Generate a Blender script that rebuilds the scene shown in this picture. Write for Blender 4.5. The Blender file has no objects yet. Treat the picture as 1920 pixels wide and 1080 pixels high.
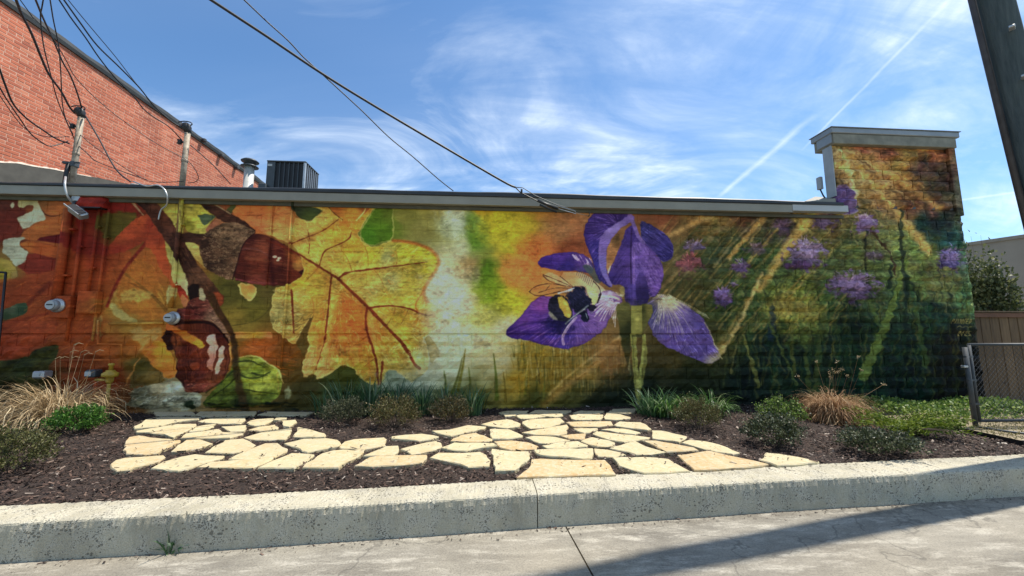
import bpy, math, random
import numpy as np
from mathutils import Vector, Matrix

random.seed(11)
rng = np.random.default_rng(11)
S = bpy.context.scene
C = S.collection
R = math.radians

# ----------------------------------------------------------------- camera
FPX, YAW, PITCH, STAND, EYE = 730.0, R(4.1), math.atan(88 / 730.0), 6.87, 1.55
cam_pos = np.array([0.0, -STAND, EYE])
cam_right = np.array([math.cos(YAW), -math.sin(YAW), 0.0])
cam_level = np.array([math.sin(YAW), math.cos(YAW), 0.0])
cam_fwd = cam_level * math.cos(PITCH) + np.array([0, 0, math.sin(PITCH)])
cam_up = -cam_level * math.sin(PITCH) + np.array([0, 0, math.cos(PITCH)])
cd = bpy.data.cameras.new('camera')
cd.sensor_width = 36.0
cd.lens = FPX / 1920.0 * 36.0
cd.clip_start = 0.05
cd.clip_end = 2000.0
camera = bpy.data.objects.new('camera', cd)
C.objects.link(camera)
camera.location = cam_pos
camera.rotation_euler = (R(90) + PITCH, 0, -YAW)
S.camera = camera

# ----------------------------------------------------------------- sun, sky, exposure
SUN_AZ = math.atan2(4.9, 1.16)          # clockwise from +Y: almost along the wall, a little behind it
SUN_EL = R(64)
to_sun = Vector((math.sin(SUN_AZ) * math.cos(SUN_EL), math.cos(SUN_AZ) * math.cos(SUN_EL), math.sin(SUN_EL)))
sd = bpy.data.lights.new('sun', 'SUN')
sd.energy = 5.0
sd.angle = R(0.55)
sd.color = (1.0, 0.93, 0.82)
sun = bpy.data.objects.new('sun', sd)
C.objects.link(sun)
sun.rotation_euler = to_sun.to_track_quat('Z', 'Y').to_euler()
sun.location = (20, 5, 30)

W = bpy.data.worlds.new('World')
S.world = W
W.use_nodes = True
nt = W.node_tree
nt.nodes.clear()


def nd(t, typ, **kw):
    n = t.nodes.new(typ)
    for k, v in kw.items():
        if k.startswith('i_'):
            key = k[2:]
            n.inputs[int(key) if key.isdigit() else key.replace('_', ' ')].default_value = v
        else:
            setattr(n, k, v)
    return n


def mth(t, op, a, b=None, c=None, clamp=False):
    n = t.nodes.new('ShaderNodeMath'); n.operation = op; n.use_clamp = clamp
    for i, v in enumerate((a, b, c)):
        if v is None: continue
        if isinstance(v, (int, float)): n.inputs[i].default_value = v
        else: t.links.new(v, n.inputs[i])
    return n.outputs[0]


def ramp(t, fac, stops, interp='LINEAR'):
    n = t.nodes.new('ShaderNodeValToRGB'); cr = n.color_ramp; cr.interpolation = interp
    while len(cr.elements) < len(stops): cr.elements.new(0.5)
    for e, (p, c) in zip(cr.elements, stops):
        e.position = p; e.color = (c, c, c, 1) if isinstance(c, (int, float)) else (*c, 1)
    if fac is not None: t.links.new(fac, n.inputs[0])
    return n.outputs[0]


def mixc(t, fac, a, b, mode='MIX'):
    n = t.nodes.new('ShaderNodeMix'); n.data_type = 'RGBA'; n.blend_type = mode; n.clamp_factor = True
    for sock, v in ((n.inputs[0], fac), (n.inputs[6], a), (n.inputs[7], b)):
        if isinstance(v, (int, float)): sock.default_value = v
        elif isinstance(v, tuple): sock.default_value = (*v, 1) if len(v) == 3 else v
        else: t.links.new(v, sock)
    return n.outputs[2]


sky = nd(nt, 'ShaderNodeTexSky', sky_type='NISHITA', sun_disc=False, sun_elevation=SUN_EL, sun_rotation=SUN_AZ, altitude=150.0, air_density=1.0, dust_density=0.6, ozone_density=1.6)
tc = nd(nt, 'ShaderNodeTexCoord')
sep = nd(nt, 'ShaderNodeSeparateXYZ'); nt.links.new(tc.outputs['Generated'], sep.inputs[0])
zz = mth(nt, 'MAXIMUM', sep.outputs[2], 0.04)
qx = mth(nt, 'DIVIDE', sep.outputs[0], zz); qy = mth(nt, 'DIVIDE', sep.outputs[1], zz)   # position on a flat cloud layer
zs = mth(nt, 'ADD', zz, 0.30)                                    # domed layer: less squeezed towards the horizon
comb = nd(nt, 'ShaderNodeCombineXYZ'); nt.links.new(mth(nt, 'DIVIDE', sep.outputs[0], zs), comb.inputs[0]); nt.links.new(mth(nt, 'DIVIDE', sep.outputs[1], zs), comb.inputs[1])


def cloud_noise(scale, rot, stretch, detail, rough, dist, off=(0, 0, 0)):
    mp = nd(nt, 'ShaderNodeMapping'); mp.inputs['Rotation'].default_value = (0, 0, R(rot)); mp.inputs['Scale'].default_value = (stretch, 1, 1); mp.inputs['Location'].default_value = off
    nt.links.new(comb.outputs[0], mp.inputs[0])
    n = nd(nt, 'ShaderNodeTexNoise', i_Scale=scale, i_Detail=detail, i_Roughness=rough, i_Distortion=dist)
    nt.links.new(mp.outputs[0], n.inputs[0])
    return n.outputs[0]


veil = cloud_noise(0.75, 20, 0.6, 3, 0.5, 0.5, (3.6, 0.2, 0))
wisp = cloud_noise(1.9, 62, 0.60, 8, 0.60, 1.6, (0.9, 2.9, 0))
fine = cloud_noise(5.5, 62, 0.22, 7, 0.62, 0.9, (1.0, 4.0, 0))
veil_m = ramp(nt, veil, [(0.36, 0.0), (0.64, 1.0)])
wisp_m = ramp(nt, wisp, [(0.44, 0.0), (0.56, 0.30), (0.72, 1.0)])
fine_m = ramp(nt, fine, [(0.34, 0.25), (0.68, 1.0)])
cl = mth(nt, 'MULTIPLY', mth(nt, 'MULTIPLY', wisp_m, fine_m), mth(nt, 'ADD', mth(nt, 'MULTIPLY', veil_m, 0.75), 0.25))
cl = mth(nt, 'ADD', mth(nt, 'MULTIPLY', cl, 1.8), mth(nt, 'MULTIPLY', mth(nt, 'MULTIPLY', veil_m, fine_m), 0.14), clamp=True)


def contrail(q0, q1, width, a0, strength):
    """a straight vapour trail on the cloud layer from q0 to q1"""
    dx, dy = q1[0] - q0[0], q1[1] - q0[1]; L = math.hypot(dx, dy); dx /= L; dy /= L
    ux = mth(nt, 'SUBTRACT', qx, q0[0]); uy = mth(nt, 'SUBTRACT', qy, q0[1])
    along = mth(nt, 'ADD', mth(nt, 'MULTIPLY', ux, dx), mth(nt, 'MULTIPLY', uy, dy))
    across = mth(nt, 'SUBTRACT', mth(nt, 'MULTIPLY', ux, dy), mth(nt, 'MULTIPLY', uy, dx))
    wob = cloud_noise(7.0, 0, 1, 4, 0.6, 0.0, (a0, a0, 0))
    across = mth(nt, 'ADD', across, mth(nt, 'MULTIPLY', mth(nt, 'SUBTRACT', wob, 0.5), width * 1.6))
    m = mth(nt, 'SUBTRACT', 1.0, mth(nt, 'DIVIDE', mth(nt, 'ABSOLUTE', across), width), clamp=True)
    inn = mth(nt, 'MULTIPLY', mth(nt, 'DIVIDE', along, L * .2, clamp=True), mth(nt, 'DIVIDE', mth(nt, 'SUBTRACT', L, along), L * .12, clamp=True))
    lump = ramp(nt, cloud_noise(4.0, 10, 1, 5, 0.6, 0.3, (a0 + 2, 1, 0)), [(0.3, 0.35), (0.62, 1.0)])
    return mth(nt, 'MULTIPLY', mth(nt, 'MULTIPLY', mth(nt, 'MULTIPLY', m, inn), lump), strength)


def layer_pt(px, py):
    r = cam_fwd + cam_right * (px - 960) / FPX + cam_up * (540 - py) / FPX
    return (r[0] / r[2], r[1] / r[2])


for (a, b, w_, o_, s_) in ((layer_pt(1810, -30), layer_pt(1500, 285), 0.011, 0.0, 0.30), (layer_pt(1540, 205), layer_pt(1345, 372), 0.034, 5.0, 0.38), (layer_pt(1980, 350), layer_pt(1780, 378), 0.05, 9.0, 0.25)):
    cl = mth(nt, 'ADD', cl, contrail(a, b, w_, o_, s_), clamp=True)
fade = mth(nt, 'MULTIPLY', sep.outputs[2], 8.0, clamp=True)
cl = mth(nt, 'MULTIPLY', cl, fade, clamp=True)
tint = mixc(nt, 1.0, sky.outputs[0], (0.74, 1.0, 1.17), 'MULTIPLY')
skyc = mixc(nt, mth(nt, 'MULTIPLY', cl, 0.85), tint, (7.9, 8.6, 9.2))
bg = nd(nt, 'ShaderNodeBackground', i_Strength=0.112)
nt.links.new(skyc, bg.inputs[0])
wo = nd(nt, 'ShaderNodeOutputWorld'); nt.links.new(bg.outputs[0], wo.inputs[0])

S.view_settings.view_transform = 'Standard'
S.view_settings.look = 'None'
S.view_settings.gamma = 1.0
S.view_settings.use_curve_mapping = False
S.view_settings.exposure = 0.55
S.cycles.max_bounces = 6
S.cycles.diffuse_bounces = 3


# ----------------------------------------------------------------- measuring the site
def sight(px, py): return cam_fwd + cam_right * (px - 960) / FPX + cam_up * (540 - py) / FPX


def on_wall(px, py, y0=0.0):
    r = sight(px, py); return cam_pos + r * ((y0 - cam_pos[1]) / r[1])


def on_ground(px, py, z):
    r = sight(px, py); return cam_pos + r * ((z - cam_pos[2]) / r[2])


def at_depth(px, py, d):
    r = sight(px, py); return cam_pos + r * (d / float(np.dot(r, cam_level)))


def size_px(p):
    v = np.asarray(p, float) - cam_pos; return FPX / max(.2, float(v @ cam_fwd))


# ----------------------------------------------------------------- object helpers
def tag(o, label=None, cat=None, group=None, kind=None):
    if label: o['label'] = label
    if cat: o['category'] = cat
    if group: o['group'] = group
    if kind: o['kind'] = kind
    return o


def empty(name, loc, label=None, cat=None, group=None, kind=None, rz=0.0):
    o = bpy.data.objects.new(name, None); C.objects.link(o); o.location = loc; o.rotation_euler = (0, 0, rz)
    o.empty_display_size = .1
    return tag(o, label, cat, group, kind)


def link(name, me, m=None, parent=None, smooth=False):
    if m is not None and not me.materials: me.materials.append(m)
    if smooth:
        me.polygons.foreach_set('use_smooth', [True] * len(me.polygons))
    o = bpy.data.objects.new(name, me); C.objects.link(o)
    if parent is not None:
        o.parent = parent
        # geometry is built in site coordinates: keep it there
        if parent.type == 'EMPTY': o.matrix_parent_inverse = Matrix.LocRotScale(parent.location, parent.rotation_euler, None).inverted()
    return o


def mesh(name, v, f):
    me = bpy.data.meshes.new(name); me.from_pydata([tuple(map(float, p)) for p in v], [], [tuple(int(i) for i in q) for q in f]); me.update(); return me


def mesh_np(name, v, f):
    """v (n,3), f (m,k) arrays"""
    me = bpy.data.meshes.new(name); v = np.asarray(v, np.float32); f = np.asarray(f, np.int32); m, k = f.shape
    me.vertices.add(len(v)); me.vertices.foreach_set('co', v.ravel())
    me.loops.add(m * k); me.loops.foreach_set('vertex_index', f.ravel())
    me.polygons.add(m); me.polygons.foreach_set('loop_start', np.arange(0, m * k, k, dtype=np.int32)); me.polygons.foreach_set('loop_total', np.full(m, k, np.int32))
    me.update(calc_edges=True); me.validate(); return me


class MB:
    """collects shapes into one mesh"""
    def __init__(self): self.v, self.f = [], []

    def add(self, v, f):
        n = len(self.v); self.v += [tuple(map(float, p)) for p in v]; self.f += [tuple(i + n for i in q) for q in f]; return self

    def box(self, c, s, rz=0.0, bev=0.0, rot=None):
        hx, hy, hz = s[0] / 2, s[1] / 2, s[2] / 2; b = min(bev, hx * .9, hy * .9, hz * .9)
        if b <= 0:
            v = [(x, y, z) for z in (-hz, hz) for x, y in ((-hx, -hy), (hx, -hy), (hx, hy), (-hx, hy))]
            f = [(3, 2, 1, 0), (4, 5, 6, 7), (0, 1, 5, 4), (1, 2, 6, 5), (2, 3, 7, 6), (3, 0, 4, 7)]
        else:
            v = []
            for z, i in ((-hz, b), (-hz + b, 0), (hz - b, 0), (hz, b)):
                X, Y = hx - i, hy - i
                v += [(-X + (b if not i else 0), -Y, z), (X - (b if not i else 0), -Y, z), (X, -Y + (b if not i else 0), z), (X, Y - (b if not i else 0), z), (X - (b if not i else 0), Y, z), (-X + (b if not i else 0), Y, z), (-X, Y - (b if not i else 0), z), (-X, -Y + (b if not i else 0), z)]
            f = [tuple(range(7, -1, -1)), tuple(range(24, 32))]
            for k in range(3):
                for i in range(8): f.append((k * 8 + i, k * 8 + (i + 1) % 8, k * 8 + 8 + (i + 1) % 8, k * 8 + 8 + i))
        M = rot if rot is not None else Matrix.Rotation(rz, 3, 'Z')
        return self.add([tuple(M @ Vector(p) + Vector(c)) for p in v], f)

    def tube(self, pts, r, n=8, cap=True, r2=None):
        pts = [Vector(p) for p in pts]; k = len(pts); ring = []
        ref = Vector((0, 0, 1)) if abs((pts[-1] - pts[0]).normalized().z) < .9 else Vector((1, 0, 0))
        v = []
        for i, p in enumerate(pts):
            d = (pts[min(i + 1, k - 1)] - pts[max(i - 1, 0)]).normalized()
            a = d.cross(ref).normalized(); b = a.cross(d).normalized(); ref = b
            rr = r if r2 is None else r + (r2 - r) * i / max(1, k - 1)
            v += [tuple(p + a * rr * math.cos(2 * math.pi * j / n) + b * rr * math.sin(2 * math.pi * j / n)) for j in range(n)]
        f = [(i * n + j, i * n + (j + 1) % n, (i + 1) * n + (j + 1) % n, (i + 1) * n + j) for i in range(k - 1) for j in range(n)]
        if cap: f += [tuple(range(n - 1, -1, -1)), tuple((k - 1) * n + j for j in range(n))]
        return self.add(v, f)

    def lathe(self, prof, c, axis=(0, 0, 1), n=16):
        q = Vector(axis).normalized().to_track_quat('Z', 'Y'); c = Vector(c); v = []
        for r, z in prof: v += [tuple(c + q @ Vector((r * math.cos(2 * math.pi * j / n), r * math.sin(2 * math.pi * j / n), z))) for j in range(n)]
        k = len(prof)
        f = [(i * n + j, i * n + (j + 1) % n, (i + 1) * n + (j + 1) % n, (i + 1) * n + j) for i in range(k - 1) for j in range(n)]
        f += [tuple(range(n - 1, -1, -1)), tuple((k - 1) * n + j for j in range(n))]
        return self.add(v, f)

    def prism(self, poly, z0, z1):
        n = len(poly)
        v = [(p[0], p[1], z0 if len(p) < 3 else p[2]) for p in poly] + [(p[0], p[1], z1) for p in poly]
        f = [tuple(range(n - 1, -1, -1)), tuple(range(n, 2 * n))] + [(i, (i + 1) % n, n + (i + 1) % n, n + i) for i in range(n)]
        return self.add(v, f)

    def build(self, name, m=None, parent=None, smooth=False):
        return link(name, mesh(name, self.v, self.f), m, parent, smooth)


# ----------------------------------------------------------------- materials
def new_mat(name):
    m = bpy.data.materials.new(name); m.use_nodes = True; t = m.node_tree; b = t.nodes['Principled BSDF']
    return m, t, b


def pos(t, scale=(1, 1, 1)):
    g = t.nodes.new('ShaderNodeNewGeometry')
    if scale == (1, 1, 1): return g.outputs['Position']
    mp = t.nodes.new('ShaderNodeMapping'); mp.inputs['Scale'].default_value = scale; t.links.new(g.outputs['Position'], mp.inputs[0]); return mp.outputs[0]


def nz(t, scale, detail=4, rough=.55, dist=0.0, sc=(1, 1, 1)):
    n = t.nodes.new('ShaderNodeTexNoise'); n.inputs['Scale'].default_value = scale; n.inputs['Detail'].default_value = detail; n.inputs['Roughness'].default_value = rough; n.inputs['Distortion'].default_value = dist
    t.links.new(pos(t, sc), n.inputs['Vector']); return n.outputs[0]


def bump(t, b, h, strength=.4, dist=.01):
    n = t.nodes.new('ShaderNodeBump'); n.inputs['Strength'].default_value = strength; n.inputs['Distance'].default_value = dist
    t.links.new(h, n.inputs['Height']); t.links.new(n.outputs[0], b.inputs['Normal'])


def island(t):
    g = t.nodes.new('ShaderNodeNewGeometry'); o = t.nodes.new('ShaderNodeObjectInfo')
    return mth(t, 'FRACT', mth(t, 'ADD', g.outputs['Random Per Island'], o.outputs['Random']))


def flat(name, c, rough=.6, metal=0.0, var=.15, scale=6.0, bmp=0.0, c2=None):
    m, t, b = new_mat(name)
    n = nz(t, scale, 5)
    lo = tuple(x * (1 - var) for x in c) if c2 is None else c2
    col = mixc(t, ramp(t, n, [(.3, 0.0), (.7, 1.0)]), lo, tuple(min(1, x * (1 + var)) for x in c))
    t.links.new(col, b.inputs['Base Color']); b.inputs['Roughness'].default_value = rough; b.inputs['Metallic'].default_value = metal
    if bmp: bump(t, b, nz(t, scale * 8, 4), bmp, .004)
    return m


def leafy(name, stops, rough=.55, trans=.25):
    """foliage: every leaf its own shade"""
    m, t, b = new_mat(name)
    r = island(t)
    col = ramp(t, r, stops)
    t.links.new(col, b.inputs['Base Color']); b.inputs['Roughness'].default_value = rough
    b.inputs['Specular IOR Level'].default_value = .35
    tr = t.nodes.new('ShaderNodeBsdfTranslucent'); t.links.new(col, tr.inputs[0])
    mx = t.nodes.new('ShaderNodeMixShader'); mx.inputs[0].default_value = trans
    t.links.new(b.outputs[0], mx.inputs[1]); t.links.new(tr.outputs[0], mx.inputs[2]); t.links.new(mx.outputs[0], t.nodes['Material Output'].inputs[0])
    return m


def concrete(name, c, dark=.5, pits=0.0, streak=None, bmp=.5, rough=.9, light=None):
    m, t, b = new_mat(name)
    big = nz(t, 1.3, 5, .6, .4, (1, 1, 1) if streak is None else streak); mid = nz(t, 9, 6, .65); fin = nz(t, 120, 3, .6)
    col = mixc(t, ramp(t, big, [(.32, 0.0), (.66, 1.0)]), tuple(x * dark for x in c), c)
    col = mixc(t, mth(t, 'MULTIPLY', ramp(t, mid, [(.42, 0.0), (.7, 1.0)]), .6), col, light or tuple(min(1, x * 1.35) for x in c))
    col = mixc(t, 1.0, col, ramp(t, fin, [(.3, .74), (.7, 1.14)]), 'MULTIPLY')
    if pits: col = mixc(t, 1.0, col, ramp(t, nz(t, 2.6, 6, .7, .3, (1, 1, .35)), [(.34, .80), (.54, 1.04)]), 'MULTIPLY')
    h = mth(t, 'ADD', mth(t, 'MULTIPLY', mid, .6), mth(t, 'MULTIPLY', fin, .35))
    if pits:
        pit = None
        for sc_, k_, lo_, nzs in ((34, 1.0, .40, 5), (75, 1.0, .36, 9), (17, .55, .52, 2.5)):
            vo = t.nodes.new('ShaderNodeTexVoronoi'); vo.inputs['Scale'].default_value = sc_; t.links.new(pos(t, (1, .8, 1.25)), vo.inputs['Vector'])
            size = ramp(t, nz(t, nzs, 3, .6), [(lo_, 0.0), (lo_ + .34, pits * k_)])
            one = ramp(t, mth(t, 'SUBTRACT', size, vo.outputs['Distance']), [(0.0, 0.0), (.06, 1.0)])
            pit = one if pit is None else mth(t, 'MAXIMUM', pit, one)
        col = mixc(t, mth(t, 'MULTIPLY', pit, .72), col, tuple(x * .22 for x in c))
        h = mth(t, 'SUBTRACT', h, mth(t, 'MULTIPLY', pit, .8))
    t.links.new(col, b.inputs['Base Color']); b.inputs['Roughness'].default_value = rough
    bump(t, b, h, bmp, .012)
    return m

# ================================================================= THE SETTING
def bedz(y): return 0.258 + (min(.2, y) + 3.2) / 3.2 * 0.042


def on_bed(px, py, lift=0.0):
    z = .28 + lift
    for _ in range(3):
        p = on_ground(px, py, z); z = bedz(p[1]) + lift
    return p


KB = [(-14.0, -3.90)] + [tuple(on_ground(*q, .26)[:2]) for q in ((0, 947), (480, 926), (1000, 897), (1200, 887), (1440, 875), (1720, 860), (1855, 854.5))] + [(7.5, -2.72), (12.0, -2.4), (20, -2.0)]      # back of the kerb
KF = [(-14.0, -4.30)] + [tuple(on_ground(*q, 0)[:2]) for q in ((0, 1057), (560, 1022), (1000, 991), (1440, 961), (1920, 931))] + [(8.0, -3.08), (12.0, -2.8), (20, -2.4)]                               # foot of the kerb
KBx, KBy = [p[0] for p in KB], [p[1] for p in KB]
KFx, KFy = [p[0] for p in KF], [p[1] for p in KF]


def kb(x): return float(np.interp(x, KBx, KBy))
def kf(x): return float(np.interp(x, KFx, KFy))


# materials
m_road, t, b = new_mat('road_concrete')
wash = nz(t, 1.6, 8, .72, .25, (.6, 1.4, 1)); drag = nz(t, 6, 8, .74, .15, (.45, 1.5, 1)); spk = nz(t, 75, 5, .75); big = nz(t, .45, 3, .5)
col = mixc(t, ramp(t, wash, [(.36, 0.0), (.60, 1.0)]), (.125, .112, .090), (.245, .225, .182))
col = mixc(t, ramp(t, drag, [(.50, 0.0), (.66, .85)]), col, (.42, .39, .325))
col = mixc(t, ramp(t, drag, [(.30, .7), (.42, 0.0)]), col, (.10, .095, .082))
col = mixc(t, ramp(t, big, [(.40, 0.0), (.64, .5)]), col, (.30, .265, .20))
col = mixc(t, 1.0, col, ramp(t, spk, [(.30, .55), (.48, .98), (.72, 1.25)]), 'MULTIPLY')
crack = t.nodes.new('ShaderNodeTexVoronoi'); crack.feature = 'DISTANCE_TO_EDGE'; crack.inputs['Scale'].default_value = .42
wv = t.nodes.new('ShaderNodeVectorMath'); wv.operation = 'ADD'; nw = t.nodes.new('ShaderNodeTexNoise'); nw.inputs['Scale'].default_value = 2.5; nw.inputs['Detail'].default_value = 5
t.links.new(pos(t), nw.inputs['Vector']); t.links.new(pos(t), wv.inputs[0]); t.links.new(nw.outputs['Color'], wv.inputs[1]); t.links.new(wv.outputs[0], crack.inputs['Vector'])
col = mixc(t, ramp(t, crack.outputs['Distance'], [(.002, .55), (.006, 0.0)]), col, (.06, .055, .045))
t.links.new(col, b.inputs['Base Color']); b.inputs['Roughness'].default_value = .88
bump(t, b, mth(t, 'ADD', mth(t, 'MULTIPLY', drag, .5), mth(t, 'MULTIPLY', spk, .6)), .7, .010)
m_kerb = concrete('kerb_concrete', (.46, .42, .31), .80, .46, None, 1.0, light=(.50, .475, .40))
m_earth = concrete('dry_earth', (.26, .21, .14), .6, 0, None, .8, light=(.38, .33, .2))
m_mulch = flat('mulch_soil', (.026, .0155, .011), .95, 0, .4, 30, .8)

# --- far ground
MB().box((0, 40, -.35), (700, 700, .5)).build('ground', flat('far_grass', (.07, .09, .035), .95, 0, .3, 2))
C.objects['ground']['kind'] = 'structure'

# --- road: two slabs with an open joint
road = empty('road', (0, -6, 0), kind='structure')
J0, J1 = on_ground(1062, 990, 0), on_ground(1112, 1080, 0)


def jx(y): return J0[0] + (y - J0[1]) * (J1[0] - J0[0]) / (J1[1] - J0[1])


def slab(xs, side):
    v, f = [], []
    ys = [None, -.35, -.8, -1.6, -3, -6, -14]
    for x in xs:
        for k, d in enumerate(ys):
            y = kf(x) + .03 if d is None else kf(x) + d
            X = x
            if side and abs(x - side[0]) < 1e-6: X = jx(y) + side[1]
            v.append((X, y, .0025 * math.sin(x * 3 + y * 2) - (0.0 if d is None else 0)))
    n = len(ys)
    for i in range(len(xs) - 1):
        for k in range(n - 1): f.append((i * n + k, i * n + k + 1, (i + 1) * n + k + 1, (i + 1) * n + k))
    nv = len(v)
    v += [(p[0], p[1], -.12) for p in v]
    e = (0, n * (len(xs) - 1))
    for base in e: f += [(base + k, base + k + 1, nv + base + k + 1, nv + base + k) for k in range(n - 1)]
    return v, f


xs_l = list(np.linspace(-22, J0[0] - .02, 40)); xs_r = list(np.linspace(J0[0] + .02, 24, 40))
MB().add(*slab(xs_l, (xs_l[-1], -.006))).build('road_slab', m_road, road, True)
MB().add(*slab(xs_r, (xs_r[0], .006))).build('road_slab', m_road, road, True)

# --- kerb in two lengths with a joint
kerb = empty('kerb', (0, -3.4, 0), kind='structure')
kx = on_ground(1008, 990, 0)[0]


def kerb_len(x0, x1, n):
    v = []; xs = np.linspace(x0, x1, n); r2 = np.random.default_rng(int(abs(x0) * 10))
    prof = 9
    for i, x in enumerate(xs):
        yf, yb = kf(x), kb(x); top = .262 + .0015 * math.sin(x * 2.3); e = .004 * r2.normal(); c = abs(r2.normal()) * .004
        chip = .012 * max(0, r2.normal() - 1.5)
        v += [(x, yf, -.05), (x, yf + .001, .09), (x, yf + .004 + e * .5, .2), (x, yf + .006 + c, top - .020 - c - chip), (x, yf + .014 + chip, top - .008 - c), (x, yf + .032 + c * 2, top - .001), (x, (yf + yb) / 2, top + .002 + e * .4), (x, yb - .012 + e * 1.5, top - .002), (x, yb + .004 + e, .1)]
    f = [(i * prof + k, (i + 1) * prof + k, (i + 1) * prof + k + 1, i * prof + k + 1) for i in range(n - 1) for k in range(prof - 1)]
    f += [tuple(range(prof - 1, -1, -1)), tuple((n - 1) * prof + k for k in range(prof))]
    return MB().add(v, f)


kerb_len(-14, kx - .004, 900).build('kerb_segment', m_kerb, kerb)
kerb_len(kx + .004, 18, 1100).build('kerb_segment', m_kerb, kerb)

# --- mulch bed
ed = [on_ground(*q, .27) for q in ((1748, 799), (1775, 804), (1830, 816), (1920, 836))]
EDx = [p[0] for p in ed] + [9.5, 14]; EDy = [p[1] for p in ed] + [-2.35, -2.3]


def bed_back(x): return .06 if x < ed[0][0] - .35 else float(np.interp(x, [ed[0][0] - .35] + EDx, [.06] + EDy))


nxs, nys = 420, 46
bx = np.linspace(-13, 13, nxs); v = []
bn = np.random.default_rng(3).normal(0, .006, (nxs, nys))
for i, x in enumerate(bx):
    a, b = kb(x) - .01, bed_back(x)
    for j in range(nys):
        y = a + (b - a) * j / (nys - 1)
        v.append((x, y, bedz(y) - .012 + bn[i, j] + .010 * math.sin(x * 3.1 + y * 2) * math.sin(y * 4.0 + x)))
f = [(i * nys + j, (i + 1) * nys + j, (i + 1) * nys + j + 1, i * nys + j + 1) for i in range(nxs - 1) for j in range(nys - 1)]
bed = link('mulch_bed', mesh('mulch_bed', v, f), m_mulch, None, True); bed['kind'] = 'structure'
# earth beyond the edging
MB().add([(4.5, .2, .235), (4.5, -3.0, .20), (20, -2.2, .22), (20, 12, .25), (9.4, 12, .25), (9.4, .2, .25)], [(0, 1, 2, 3, 4, 5)]).build('bare_earth', m_earth)
C.objects['bare_earth']['kind'] = 'structure'

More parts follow.
